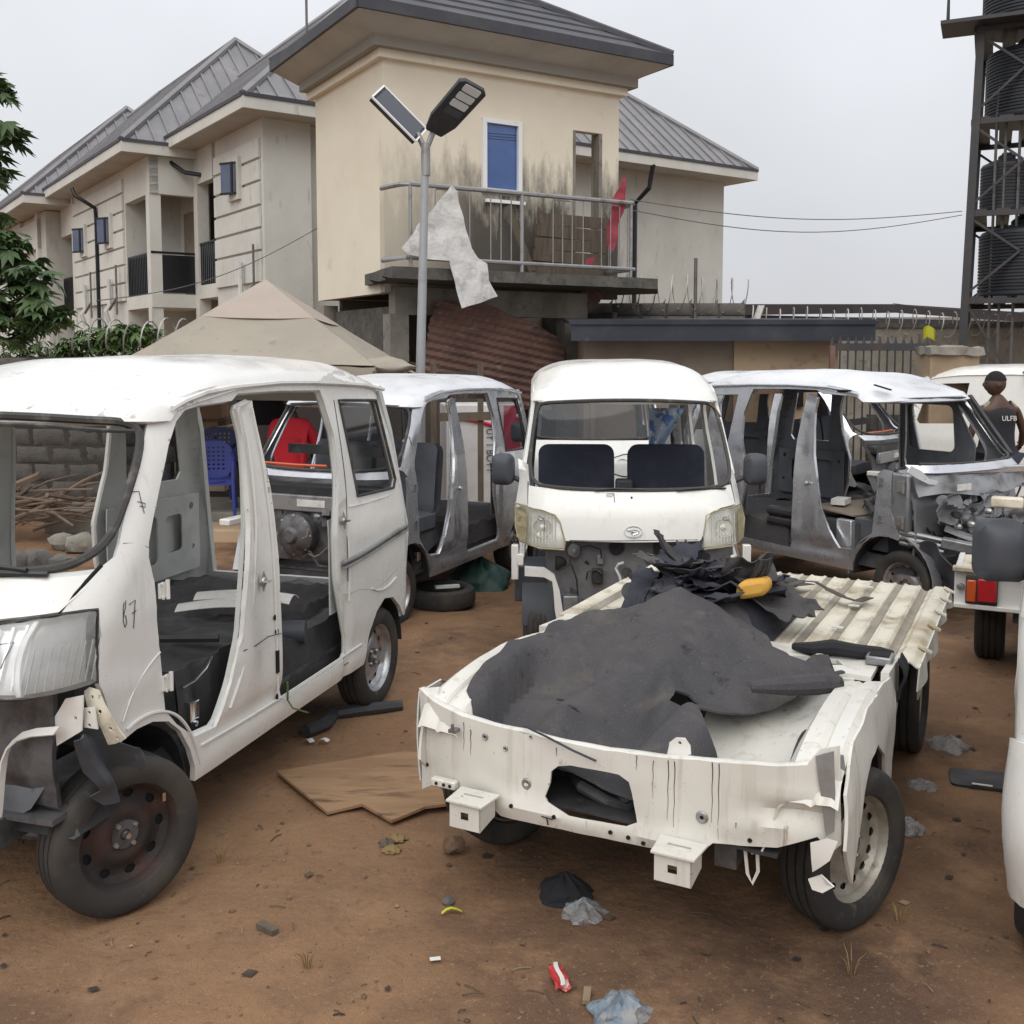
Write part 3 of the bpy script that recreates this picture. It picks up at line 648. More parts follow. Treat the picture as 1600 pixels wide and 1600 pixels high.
# bulkhead behind the bonnet and under the lamps
MB().panel([(-.60, .46), (.60, .46), (.62, 1.17), (-.62, 1.17)], [], lambda b, z: (b, sh.F(z)+.20+.02*nz3((b, 0, z), 6), z), .07).build('bulkhead', 'engine_grey', lv, solid=.02)
def lamp(parent, sh, sg, top, bot, split, lens='lens', refl='reflector', mk='grey_lens', inset=.055):
    """headlight: reflector bowl with ridges, side marker, clear lens. top/bot: [(S, z)...] from the flank to the front"""
    n = len(top)
    O = top+bot[::-1]
    body = MB().panel(O, [], lambda S, z: sh.sp(S, z, sg, -inset*.8), .03, flip=sg < 0).build('headlight', refl, parent, solid=.01)
    zl = min(z for S, z in bot); zh = max(z for S, z in top)
    sp_ = split; Lo = [(S, z) for S, z in O if S < sp_]; Hi = [(S, z) for S, z in O if S >= sp_]
    zt = lambda S, T: lerp_tab(sorted([(q[0], q[1]) for q in T]), S)
    main = [(sp_, zt(sp_, top))]+[p for p in top if p[0] < sp_]+[p for p in bot[::-1] if p[0] < sp_]+[(sp_, zt(sp_, bot))]
    mark = [p for p in top if p[0] > sp_]+[(sp_, zt(sp_, top)), (sp_, zt(sp_, bot))]+[p for p in bot[::-1] if p[0] > sp_]
    MB().panel(main, [], lambda S, z: sh.sp(S, z, sg, .004), .04, flip=sg < 0).build('lens', lens, body)
    MB().panel(mark, [], lambda S, z: sh.sp(S, z, sg, .003), .04, flip=sg < 0).build('marker_lens', mk, body)
    S1 = max(p[0] for p in O)
    for i in range(9):
        S = sp_+.015+(S1-sp_-.03)*i/8; z0_, z1_ = zt(S, bot)+.012, zt(S, top)-.012
        MB().tube([sh.sp(S, z0_, sg, -.006), sh.sp(S, z0_+(z1_-z0_)*.62, sg, -.006)], .003, 4).build('marker_rib', 'reflector_ridge', body)
    MB().tube([sh.sp(S, z, sg, .002) for S, z in O], .006, 6, closed=True).build('lamp_rim', 'black_plastic', body)
    MB().tube([sh.sp(sp_-.012*math.sin((z-zl)/(zh-zl)*3.1)*2.0, z, sg, -.02) for z in [zt(sp_, bot)+(zt(sp_, top)-zt(sp_, bot))*i/8 for i in range(9)]], .012, 6).build('reflector_edge', refl, body)
    # bulb bowl
    Sc = (sp_+min(p[0] for p in O))/2; zc = (zt(Sc, top)+zt(Sc, bot))/2; c = Vector(sh.sp(Sc, zc, sg, -inset*.6)); nrm = (Vector(sh.sp(Sc, zc, sg, 1))-Vector(sh.sp(Sc, zc, sg, 0))).normalized()
    M = Matrix.Translation(c) @ nrm.to_track_quat('X', 'Z').to_matrix().to_4x4()
    MB().lathe([(.0, .022), (.018, .018), (.024, .0), (.05, .0), (.066, .016), (.07, .02)], 20, M).build('bulb_bowl', 'reflector_ridge', body)
    for i in range(7):
        S = sp_-.03-(sp_-min(p[0] for p in O)-.06)*i/6
        MB().tube([sh.sp(S, z, sg, -inset*.45) for z in (zt(S, bot)+.02, (zt(S, bot)+zt(S, top))/2, zt(S, top)-.02)], .006, 5).build('reflector_rib', 'reflector_ridge', body)
    return body
r_ = sh.r; s0 = sh.S(-.045, 1.105)
top = [(sh.S(-.048, 1.105), 1.105), (-r_*R(45), 1.108), (-r_*R(62), 1.10), (-r_*R(90)-.03, 1.075), (-r_*R(90)-.10, .99)]
bot = [(sh.S(-.085, .875), .875), (-r_*R(50), .872), (-r_*R(66), .878), (-r_*R(90)-.04, .892), (-r_*R(90)-.11, .92)]
for sg in (1, -1): L_ = lamp(lv, sh, sg, top, bot, -r_*R(52))
# ink on paint and lamp
def van_ink(strokes, sgn=1, m='ink', r=.0014, off=.003):
    for P in strokes: stroke(lv, [sh.sp(sh.S(a, z), z, sgn, off) for a, z in P], r, m)
van_ink([[(.062, 1.105), (.055, 1.085), (.050, 1.045), (.058, 1.02), (.068, 1.035), (.064, 1.06), (.052, 1.06), (.066, 1.085), (.072, 1.11)],
         [(.088, 1.092), (.122, 1.10), (.112, 1.06), (.104, 1.005)], [(.098, 1.058), (.122, 1.064)]], m='ink_dark')
van_ink([[(.222, 1.462), (.246, 1.462), (.240, 1.43), (.236, 1.385)], [(.226, 1.428), (.252, 1.418), (.246, 1.405), (.228, 1.412)]])
van_ink([[(1.062, 1.45), (1.074, 1.452), (1.071, 1.41)], [(1.060, 1.40), (1.078, 1.396)], [(1.066, 1.375), (1.076, 1.372), (1.074, 1.35), (1.064, 1.352), (1.066, 1.375)]], m='ink_dark', r=.0012, off=.016)
for P in ([(-.46, 1.02), (-.44, 1.045), (-.425, 1.02), (-.44, .985), (-.455, 1.0), (-.43, 1.03), (-.41, 1.05)], [(-.385, 1.04), (-.34, 1.045), (-.355, 1.0), (-.36, .97)]):
    stroke(L_.parent, [sh.sp(S, z, 1, .008) for S, z in P], .0016)
# panel gaps, pressed flanges and seams
def seam(P, r=.0022, m='gap_dark', off=.0005, name='panel_seam', sg=1): return MB().tube(chaikin([sh.sp(sh.S(a, z), z, sg, off) for a, z in P], 2, False), r, 5).build(name, m, lv)
seam([(.12, 1.297), (.16, 1.292), (.205, 1.275), (.228, 1.262)], .0014)
seam([(.955, 1.70), (.975, 1.5), (.955, 1.25), (.91, 1.05), (.87, .82), (.80, .64), (.70, .52)], .005, 'white_paint', .004, 'pillar_flange')
seam([(1.04, 1.72), (1.07, 1.5), (1.075, 1.2), (1.075, .95), (1.085, .6), (1.10, .42)], .005, 'white_paint', .004, 'pillar_flange')
seam([(.50, .44), (.9, .425), (1.4, .425), (1.98, .43)], .005, 'white_paint', .003, 'sill_flange'); seam([(.48, .385), (1.0, .375), (2.0, .375)], .002)
seam([(1.835, 1.72), (1.85, 1.45), (1.845, 1.25), (1.81, 1.05), (1.815, .80)], .0022); seam([(1.86, 1.175), (2.1, 1.165), (2.4, 1.165), (2.63, 1.175)], .004, 'white_paint', .002, 'body_crease')
seam([(1.80, 1.165), (1.82, 1.02), (1.83, .86), (1.82, .70)], .006, 'white_paint', .003, 'pillar_flange'); seam([(2.10, .70), (2.2, .665), (2.32, .66), (2.44, .69)], .005, 'white_paint', .003, 'arch_lip')
seam([(.05, .665), (.12, .68), (.21, .675), (.31, .64), (.39, .57), (.455, .47), (.492, .37)], .006, 'white_paint', .003, 'arch_lip')
seam([(.03, .70), (.10, .80), (.20, .86), (.25, .88)], .003, 'white_paint', .003, 'body_crease')
for a, z in ((.30, 1.40), (.37, 1.52), (.44, 1.63), (1.10, 1.30), (1.105, 1.05), (1.11, .80), (.90, 1.3), (.86, 1.02), (1.735, 1.3), (1.74, .9), (1.77, .72)): MB().lathe([(0, .0), (.004, .0), (.005, -.002)], 7, Matrix.Translation(sh.sp(sh.S(a, z), z, 1, .003))).build('spot_weld', 'scratch', lv)
for a, z in ((.965, .985), (1.765, 1.12)): MB().panel([(a-.028, z), (a, z-.045), (a+.028, z), (a, z+.045)], [], lambda p, q: sh.sp(sh.S(p, q), q, 1, .014), .05).build('striker_plate', 'galv', lv, solid=.003)
# wiper and black cowl strip under the empty windscreen
MB().tube(chaikin([sh.fp(b, 1.232+.004*math.sin(b*7), .020) for b in (-.5, -.1, .2, .42, .56)], 2, False), .010, 6).build('cowl_strip', 'black_plastic', lv)
MB().tube([sh.fp(.10, 1.24, .02), sh.fp(.28, 1.262, .035), sh.fp(.50, 1.245, .03)], .008, 6).build('wiper_arm', 'black_plastic', lv); MB().lathe([(0, .03), (.022, .026), (.028, 0)], 10, Matrix.Translation(sh.fp(.33, 1.235, .02)) @ rot('Z', -90)).build('wiper_pivot', 'black_plastic', lv)
# strikers, slots, bolt holes, hinges
striker(lv, sh, .965, .985); striker(lv, sh, 1.765, 1.12)
for a, z in ((1.075, .80), (1.085, .735), (1.09, .44), (.93, .34), (1.60, .34)): bolt_hole(lv, sh, a, z, 1, .012)
MB().box(sh.sp(sh.S(1.085, .60), .60, 1, .004), (.01, .018, .10)).build('door_check_slot', 'hole_black', lv)
for z in (1.10, .76): hinge(lv, sh, .262, z, 1)
# sliding-door track on the rear quarter, rust spots at the cut seam
P = [sh.sp(sh.S(a, .93-.03*math.cos((a-1.75)*3)), .93-.03*math.cos((a-1.75)*3), 1, .012) for a in [1.74+i*.094 for i in range(11)]]
tr = MB(); tr.tube([(p[0], p[1], p[2]+.012) for p in P], .010, 6); tr.tube([(p[0], p[1], p[2]-.016) for p in P], .009, 6); tr.build('door_track', 'galv', lv)
MB().tube(P, .007, 6).build('door_track_slot', 'engine_grey', lv)
MB().tube([sh.sp(sh.S(a, z), z, 1, .001) for a, z in ((1.76, .745), (1.80, .735), (1.95, .73), (2.08, .70), (2.16, .69), (2.3, .705), (2.45, .74), (2.66, .745))], .0018, 5).build('cut_seam', 'scratch', lv)
MB().tube([sh.sp(sh.S(a, z), z, 1, .01) for a, z in ((.80, .73), (.90, .725), (1.0, .735), (1.11, .72))], .0022, 5).build('cut_seam', 'rim_rust', lv)
# floor, engine box under black matting
lumpy(lv, 'footwell_mat', 'mat_black', -.66, .66, -.15, .62, .46, .02, 5, 1, skirt=.1)
lumpy(lv, 'engine_cover_mat', 'mat_black', -.62, .60, .52, 1.32, .70, .030, 5, 2, skirt=.34, n=34)
lumpy(lv, 'rear_floor_mat', 'mat_black', -.64, .63, 1.26, 2.62, .60, .030, 5, 5, skirt=.26, n=34)
lumpy(lv, 'rear_floor_fold', 'carpet', -.55, .50, 1.45, 2.35, .645, .045, 6, 7, skirt=.1, n=30)
def frill(u, v):
    x = .60+.012*math.sin(v*23)+.02*nz3((u, v*6, 0), 2, 2); return (x+.03*(1-u), .50+.72*v, .36+.36*u)
MB().grid(10, 40, frill).build('hanging_mat_edge', 'mat_black', lv, solid=.006)
bk = MB().box((.645, .545, .555), (.02, .045, .075)); bk.tube([(.66, .52, .52), (.66, .52, .59), (.66, .57, .59), (.66, .57, .52)], .005, 6).lathe([(0, .03), (.012, .025), (.012, 0)], 8, Matrix.Translation((.645, .545, .505))); bk.build('seat_latch', 'chrome', lv)
MB().tube([(.64, .50, .66), (.645, .57, .665), (.64, .66, .69), (.63, .72, .72)], .005, 6).build('bare_wire', 'chrome', lv)
MB().tube([(-.5, .75, .75), (-.1, .72, .755), (.3, .80, .745), (.55, .9, .74)], .018, 6).build('rubber_hose', 'black_plastic', lv)
for i, (x0, y0, x1, y1, zz) in enumerate([(.02, 1.55, .52, 1.62, .73), (.0, 1.42, .50, 1.50, .70)]):
    M_ = MB(); d = Vector((x1-x0, y1-y0, 0)).normalized(); nn = Vector((-d.y, d.x, 0))
    M_.grid(10, 6, lambda u, v: Vector((x0+(x1-x0)*u, y0+(y1-y0)*u, zz+.02*math.sin(u*3)+.03*math.sin(v*math.pi)+.03*u*i))+nn*(v-.5)*(.10+.04*u))
    M_.build('trim_strip', 'white_paint', solid=.004, label=('white bent trim strip lying on the black matting inside the van, flared end up' if i == 0 else 'lower white trim strip lying on black matting inside the van'), cat='trim strip').parent = None
    o = bpy.data.objects['trim_strip' if i == 0 else 'trim_strip.001']; o.location = LV.o; o.rotation_euler = (0, 0, -R(LV.ang))
MB().lathe([(.0, -.12), (.055, -.12), (.055, .12), (.0, .12)], 18, Matrix.Translation((.50, 1.52, .60)) @ rot('Z', 20)).build('oil_filter_can', 'mirror_plastic', lv)
# steel inner arches and underbody
for sg in (1, -1):
    MB().grid(16, 4, lambda u, v: (sg*(.68-.26*v), .10+.35*math.cos(math.pi*(.62-.62*u)), .30+.345*math.sin(math.pi*(.38+.62*u)))).build('wheel_arch_liner', 'black_plastic', lv, solid=.006)
    MB().grid(16, 4, lambda u, v: (sg*(.69-.26*v), 2.29+.30*math.cos(math.pi*(1-u)), .29+.32*math.sin(math.pi*u))).build('wheel_arch_liner', 'black_plastic', lv, solid=.006)
    MB().bar((sg*.40, -.30, .38), (sg*.40, 2.6, .38), .07, .10).build('chassis_rail', 'engine_grey', lv)
MB().box((0, 1.2, .43), (1.24, 2.8, .02)).build('underbody', 'engine_grey', lv)
MB().tube([(-.6, 2.27, .275), (.6, 2.27, .275)], .035, 10).lathe([(0, -.09), (.07, -.07), (.10, 0), (.07, .07), (0, .09)], 14, Matrix.Translation((-.05, 2.27, .275))).build('rear_axle', 'engine_grey', lv)
MB().tube([(-.55, .0, .275), (.55, .0, .275)], .025, 8).build('front_axle', 'engine_grey', lv)
w1 = wheel(lv, .655, .09, .275, 1, -24, 'rim_rust', 'tyre_worn', 9, (.015, .021), .140)
wheel(lv, -.61, .0, .272, -1, -20, 'rim_rust', 'tyre', 9, (.013, .017), .140)
wheel(lv, .62, 2.27, .272, 1, 0, 'rim_silver', 'tyre', 12); wheel(lv, -.62, 2.27, .272, -1, 0, 'rim_silver', 'tyre', 12)
MB().box((.085, .12, .11), (.004, .012, .03)).build('balance_weight', 'chrome', w1)
# stripped nose: brackets, flange, liner flap
def ppoly(fr, P, a): return [fr.front(u, v, a) for u, v in P]
def plate(parent, fr, P, a, m, name, holes=(), bend=0, solid=.006, step=.05, slope=0):
    O = ppoly(fr, P, a); Hs = [circ(*fr.front(u, v, a), rr) for u, v, rr in holes]
    cx = sum(p[0] for p in O)/len(O); cz = sum(p[1] for p in O)/len(O)
    return MB().panel(O, Hs, lambda b, z: (b, a+bend*((b-cx)**2+(z-cz)**2)*10+slope*(z-cz)+.006*nz3((b, 0, z), 12), z), step).build(name, m, parent, solid=solid)
plate(lv, LV, [(84, 1122), (102, 1092), (131, 1086), (128, 1142), (88, 1166)], -.16, 'white_paint', 'bumper_bracket', [(118, 1122, .006)])
plate(lv, LV, [(125, 1083), (134, 1076), (150, 1080), (160, 1098), (176, 1130), (190, 1158), (174, 1166), (162, 1168), (156, 1140), (146, 1112), (134, 1104)], -.12, 'cream_floor', 'fender_bracket', [(142, 1090, .006), (156, 1112, .007), (170, 1140, .007), (178, 1156, .006)], bend=.2)
plate(lv, LV, [(132, 1106), (148, 1104), (152, 1140), (132, 1136)], -.14, 'white_paint', 'hinge_plate', [(140, 1113, .006), (140, 1133, .006)])
fl = MB(); pa = [(86, 1138), (50, 1141), (28, 1147), (12, 1160), (4, 1180), (0, 1215), (-6, 1290)]
Pts = [Vector((*[LV.front(u, v, -.22)[0]], -.22, LV.front(u, v, -.22)[1])) for u, v in pa]
fl.grid(len(Pts)-1, 3, lambda u, v: Pts[min(len(Pts)-1, int(round(u*(len(Pts)-1))))]+Vector((-.010*v, -.02*v+.02, -.022*v))); fl.build('apron_flange', 'white_paint', lv, solid=.006)
plate(lv, LV, [(86, 1145), (52, 1148), (30, 1154), (14, 1168), (6, 1190), (0, 1230), (-60, 1320), (-60, 1240), (0, 1300), (60, 1260), (84, 1215)][:6]+[(0, 1290), (52, 1262), (82, 1210)], -.16, 'silver_inner', 'apron_panel', [(8, 1208, .008), (26, 1208, .005)], slope=.1)
MB().box((.25, .02, .70), (.5, .15, .30)).build('radiator_shroud', 'black_plastic', lv, bevel=.03)
Lp = [LV.side(u, v, .715) for u, v in [(108, 1158), (128, 1146), (160, 1150), (196, 1166), (216, 1168), (222, 1176), (236, 1192), (228, 1206), (206, 1234), (182, 1248), (160, 1258), (147, 1246), (151, 1236), (130, 1206)]]
MB().panel(Lp, [circ(*LV.side(199, 1221, .715), .008), circ(*LV.side(219, 1208, .715), .008)], lambda a, z: (.715+.035*math.sin(a*34+z*20)+.02*nz3((a, 0, z), 14, 3), a, z), .025).build('torn_arch_liner', 'mirror_plastic', lv, solid=.004)
tg = MB(); q = (sh.B(.42)+.01, 1.17, .40)
tg.tube([q, (q[0]+.02, q[1]+.01, .36), (q[0]+.045, q[1]+.06, .33), (q[0]+.05, q[1]+.10, .31)], .004, 5).tube([(q[0], q[1], .40), (q[0]+.01, q[1]-.015, .44), (q[0]+.012, q[1]-.02, .49)], .005, 5)
tg.build('weed_sprig', 'leaf_light', label='green weed sprig caught on the white van sill', cat='weed'); bpy.data.objects['weed_sprig'].location = LV.o; bpy.data.objects['weed_sprig'].rotation_euler = (0, 0, -R(LV.ang))

# ============================================================ the other vans
def silver_van(name, fr, label, seed, seats=(), near=1, fender=False, glass=True, steer=0, cut=0):
    s = Shell(); v = veh(name, fr, label, 'van')
    for sg in (1, -1):
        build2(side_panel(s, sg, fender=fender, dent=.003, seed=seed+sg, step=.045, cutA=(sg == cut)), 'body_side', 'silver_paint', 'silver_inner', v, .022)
        if sg != cut: door_flange(v, s, sg, 'silver_paint')
        inner_quarter(v, s, sg, 'silver_inner')
        if glass: quarter_glass(v, s, sg)
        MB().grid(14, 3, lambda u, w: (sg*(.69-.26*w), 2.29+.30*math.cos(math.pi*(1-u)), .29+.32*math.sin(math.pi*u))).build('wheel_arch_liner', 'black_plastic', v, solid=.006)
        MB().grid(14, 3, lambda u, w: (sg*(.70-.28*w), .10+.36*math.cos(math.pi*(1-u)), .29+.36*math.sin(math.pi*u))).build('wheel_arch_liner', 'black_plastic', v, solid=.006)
        P = [(sg*(s.B(z)+.016), a, z-.016) for a, z in ((.5, 1.775), (.65, 1.805), (.82, 1.823), (1.28, 1.833), (1.73, 1.823), (2.2, 1.798), (2.44, 1.765))]
        MB().tube(P, .012, 6).build('drip_rail', 'silver_paint', v)
        striker(v, s, .965, .985, sg)
        for z in (1.08, .78): hinge(v, s, .18, z, sg, 'grey_steel')
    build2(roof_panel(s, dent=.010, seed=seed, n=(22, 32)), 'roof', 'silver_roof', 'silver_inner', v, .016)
    header(v, s, 'silver_paint'); (loop_seal(v, s, r=.013) if not cut else MB().tube(chaikin([s.fp(b_, z_, .004) for b_, z_ in ((-.60, 1.715), (-.3, 1.722), (.3, 1.722), (.52, 1.71), (.60, 1.64), (.64, 1.45), (.66, 1.30), (.62, 1.235), (.3, 1.225), (-.3, 1.225), (-.60, 1.235))], 2, False), .012, 7).build('windscreen_seal', 'rubber_seal', v)); rear_frame(v, 'silver_paint')
    MB().panel([(-.655, 1.17), (.655, 1.17), (.665, 1.225), (-.665, 1.225)], [], lambda b, z: s.fp(b, z, -.004), .08).build('cowl_panel', 'silver_paint', v, solid=.012)
    lumpy(v, 'footwell_floor', 'mat_black', -.66, .66, -.1, .62, .46, .02, 5, seed, skirt=.1)
    lumpy(v, 'engine_cover_mat', 'carpet', -.62, .60, .50, 1.28, .68, .030, 5, seed+2, skirt=.32)
    lumpy(v, 'rear_floor_mat', 'carpet', -.64, .63, 1.24, 2.62, .58, .035, 5, seed+5, skirt=.26)
    MB().box((0, 1.25, .42), (1.24, 2.7, .02)).build('underbody', 'engine_grey', v)
    for x, y, z, rz, m in seats: seat(v, x, y, z, w=.58, h=.60, m=m, rz=rz, recl=8)
    for sg in (1, -1):
        wheel(v, sg*.62, 0, .272, sg, steer, 'rim_silver', 'tyre', 14, (.010, .013), .146)
        wheel(v, sg*.62, 2.27, .272, sg, 0, 'rim_silver', 'tyre', 14, (.010, .013), .146)
    return v, s
def clutter(v, x0, x1, y0, y1, z0, z1, n, seed, m=('engine_grey', 'grey_steel', 'black_plastic'), sz=.75):
    rd = random.Random(seed)
    for i in range(n):
        c = Vector((rd.uniform(x0, x1), rd.uniform(y0, y1), rd.uniform(z0, z1))); k = rd.random(); mb = MB()
        M = Matrix.Translation(c) @ rot('Z', rd.uniform(0, 90)) @ rot('X', rd.uniform(-40, 40))
        if k < .35:
            a, b, h = rd.uniform(.03, .07)*sz, rd.uniform(.02, .05)*sz, rd.uniform(.04, .1)*sz
            mb.lathe([(0, -h), (a, -h), (a, -h*.3), (b, 0), (b, h*.7), (b*.5, h), (0, h)], 12, M); nm = 'engine_part'
        elif k < .65:
            d = (rd.uniform(.05, .16)*sz, rd.uniform(.04, .1)*sz, rd.uniform(.04, .13)*sz); mb.box((0, 0, 0), d, M, rd.uniform(.7, 1)).lathe([(0, d[0]*.7), (.02, d[0]*.7), (.02, 0)], 8, M); nm = 'engine_bracket'
        else:
            P = [c]; d = Vector((rd.uniform(-1, 1), rd.uniform(-.3, .3), rd.uniform(-1, 1)))
            for j in range(6):
                d = (d+Vector((rd.uniform(-.8, .8), rd.uniform(-.3, .3), rd.uniform(-.8, .8)))).normalized(); q = P[-1]+d*.06
                P.append(Vector((min(x1+.05, max(x0-.05, q.x)), min(y1, max(y0, q.y)), min(z1+.05, max(z0-.05, q.z)))))
            mb.tube(P, rd.uniform(.006, .014), 6); nm = 'hose'
        mb.build(nm, m[rd.randrange(len(m))], v)

# ---- silver van with seats, behind the white one
SA = Fr(-1.462, 7.888, 24.0, -.12, .973)
sa, shA = silver_van('stripped_van', SA, 'silver stripped van with grey front seats and bare engine bay, parked beside the rusty sheet', 11, seats=[(.33, .56, .68, 0, 'seat_grey'), (-.30, .56, .68, 0, 'seat_grey')])
MB().panel([(-.64, .50), (.64, .50), (.65, 1.16), (-.65, 1.16)], [], lambda b, z: (b, shA.F(z)+.20, z), .1).build('bulkhead', 'engine_grey', sa, solid=.02)
MB().box((0, shA.F(1.1)+.15, 1.06), (1.2, .12, .10)).build('heater_box', 'black_plastic', sa, bevel=.02)
MB().box((.0, shA.F(1.1)+.085, .96), (1.1, .05, .13)).build('front_beam', 'grey_steel', sa, bevel=.01)
MB().box((.02, shA.F(1.1)+.056, .965), (.26, .006, .055)).build('paper_label', 'paper_white', sa); MB().box((.27, shA.F(1.1)+.056, .975), (.06, .006, .035)).build('paper_label', 'paper_white', sa)
Mg = Matrix.Translation((-.10, -.24, .72)) @ rot('Z', -90)
MB().lathe([(0, .10), (.05, .10), (.07, .07), (.12, .06), (.165, .02), (.17, -.10), (.10, -.12)], 26, Mg).build('gearbox_housing', 'engine_grey', sa)
for i in range(8):
    t = i*.785; MB().lathe([(0, .035), (.012, .03), (.012, 0)], 7, Mg @ Matrix.Translation((.0, .15*math.cos(t), .15*math.sin(t)))).build('engine_bolt', 'bolt_steel', sa)
MB().tube([(.05, -.36, .72), (.10, -.38, .74), (.12, -.38, .80)], .008, 6).build('bare_pipe', 'chrome', sa)
clutter(sa, -.55, .55, -.30, -.12, .52, .92, 26, 5)
MB().box((-.66, -.26, .80), (.10, .30, .05)).build('frame_rail_end', 'white_paint', sa, bevel=.008); MB().bar((-.62, -.30, .40), (-.66, -.12, .80), .07, .06).build('frame_brace', 'grey_steel', sa)
MB().tube([(-.6, -.02, 1.245), (-.2, -.08, 1.245), (.1, -.1, 1.25)], .012, 6).build('wiper_arm', 'orange_lens', sa)
MB().panel([(-.6, 1.29), (.62, 1.28), (.62, 1.36), (-.6, 1.37)], [], lambda b, z: (b, .36, z), .1).build('parcel_bar', 'black_plastic', sa, solid=.03)
P = [shA.sp(shA.S(a, z), z, 1, .004) for a, z in ((.232, 1.47), (.245, 1.475), (.24, 1.44), (.236, 1.41))]; stroke(sa, P, .002, 'ink_dark')
# quilted scrap of mat hanging at the front door sill
MB().grid(10, 10, lambda u, w: (.55+.10*w, .30+.45*u, .72-.34*w*(1-.6*u)+.02*math.sin(u*7+w*4))).build('hanging_mat_edge', 'mat_black', sa, solid=.006)
MB().box((.66, .33, .50), (.02, .045, .075)).tube([(.675, .31, .47), (.675, .31, .54), (.675, .35, .54), (.675, .35, .47)], .005, 6).build('seat_latch', 'chrome', sa)

# ---- silver van with a torn-open nose, by the gate pillar
SB = Fr(3.60, 8.18, -31.6, -.11, .985)
sb, shB = silver_van('stripped_van', SB, 'silver stripped van with torn-open nose and bare gearbox, parked in front of the gate pillar', 23, near=-1, glass=False, cut=-1)
# door pillar with hinges, inner wing, beams, gearbox
MB().panel([(-.68, .48), (.64, .48), (.65, 1.18), (-.69, 1.18)], [], lambda b, z: (b, shB.F(z)+.26+.02*nz3((b, 0, z), 5), z), .08).build('bulkhead', 'grey_steel', sb, solid=.02)
def crumple(u, v):
    b = -.70+1.36*u; z = .99+.15*v+.02*math.sin(u*9); return (b, -.14-.13*math.sin(u*2.6)+.05*v+.03*nz3((b, z, 0), 7, 2), z)
MB().grid(30, 8, crumple).build('cowl_lower_panel', 'grey_steel', sb, solid=.01)
MB().bar((-.68, -.02, 1.165), (.66, -.26, 1.155), .05, .06).build('cowl_beam', 'silver_paint', sb, bevel=.01)
MB().box((-.30, -.25, 1.055), (.17, .006, .05)).build('paper_label', 'paper_white', sb)
plate(sb, SB, [(1417, 738), (1424, 728), (1440, 736), (1452, 748), (1468, 752), (1480, 752), (1470, 758), (1452, 757), (1434, 748)], -.16, 'silver_roof', 'torn_flange', [(1446, 750, .008)])
MB().box((-.685, .02, .93), (.07, .16, .46)).build('hinge_post', 'grey_steel', sb, bevel=.02)
for z in (1.06, .78): MB().box((-.73, .0, z), (.03, .06, .08)).tube([(-.745, -.03, z-.05), (-.745, -.03, z+.05)], .012, 8).build('door_hinge', 'bolt_steel', sb)
for dz in (0, .045, .085): MB().tube([(-.70, .02, .70-dz), (-.66, -.12, .69-dz), (-.56, -.27, .66-dz)], .020, 8).build('wing_rail', 'grey_steel', sb)
MB().bar((-.56, -.25, .645), (-.40, -.52, .60), .10, .08).build('bumper_beam', 'grey_steel', sb, bevel=.01)
MB().bar((-.40, -.52, .60), (-.34, -.55, .30), .06, .10).build('bumper_beam_end', 'grey_steel', sb, bevel=.01)
MB().bar((-.45, -.20, .74), (-.32, -.48, .64), .02, .05).build('diagonal_brace', 'silver_paint', sb)
Mg = Matrix.Translation((-.30, -.20, .80)) @ rot('Z', -100)
MB().lathe([(0, .14), (.04, .14), (.06, .09), (.10, .08), (.13, .03), (.14, -.08), (.09, -.1)], 22, Mg).build('gearbox_housing', 'engine_grey', sb)
for c in ((-.34, -.36, .78), (-.16, -.36, .79), (-.10, -.34, .86), (-.42, -.30, .76)): MB().lathe([(0, .02), (.014, .02), (.02, .012), (.026, .0), (.026, -.03)], 10, Matrix.Translation(c) @ rot('Z', -90)).build('engine_bolt', 'bolt_steel', sb)
clutter(sb, -.55, .5, -.30, -.14, .56, .98, 60, 8, ('engine_grey', 'grey_steel', 'engine_grey', 'black_plastic'), .6)
for k in range(4):
    cx_, cz_ = -.50+.28*k, .90-.08*(k % 2); w_, h_ = .17, .10
    MB().grid(12, 10, lambda u, v: (cx_+w_*(2*u-1)*(1+.3*noise.noise(Vector((u*3, v*3, k)))), -.30+.14*abs(noise.noise(Vector((u*1.6+k*5, v*1.6, 1))))+.02*noise.noise(Vector((u*4+k, v*4, 2))), cz_+h_*(2*v-1)*(1+.3*noise.noise(Vector((u*3, v*3, k+9)))))).build('crumpled_sheet_metal', 'steel_dull', sb, smooth=50, solid=.004)
# torn inner wing liner over the wheel
def wing(u, v):
    a = -.16-.34*u; z = .64-.30*v+.06*math.sin(u*5)-.1*u; return (-.70+.12*v-.02*math.sin(u*13+v*5), a, z)
MB().grid(16, 8, wing).build('torn_arch_liner', 'mirror_plastic', sb, solid=.006)
MB().grid(16, 4, lambda u, w: (-.715+.10*w, .10+.40*math.cos(math.pi*(1-u)), .28+.40*math.sin(math.pi*u))).build('arch_lip', 'silver_paint', sb, solid=.008)
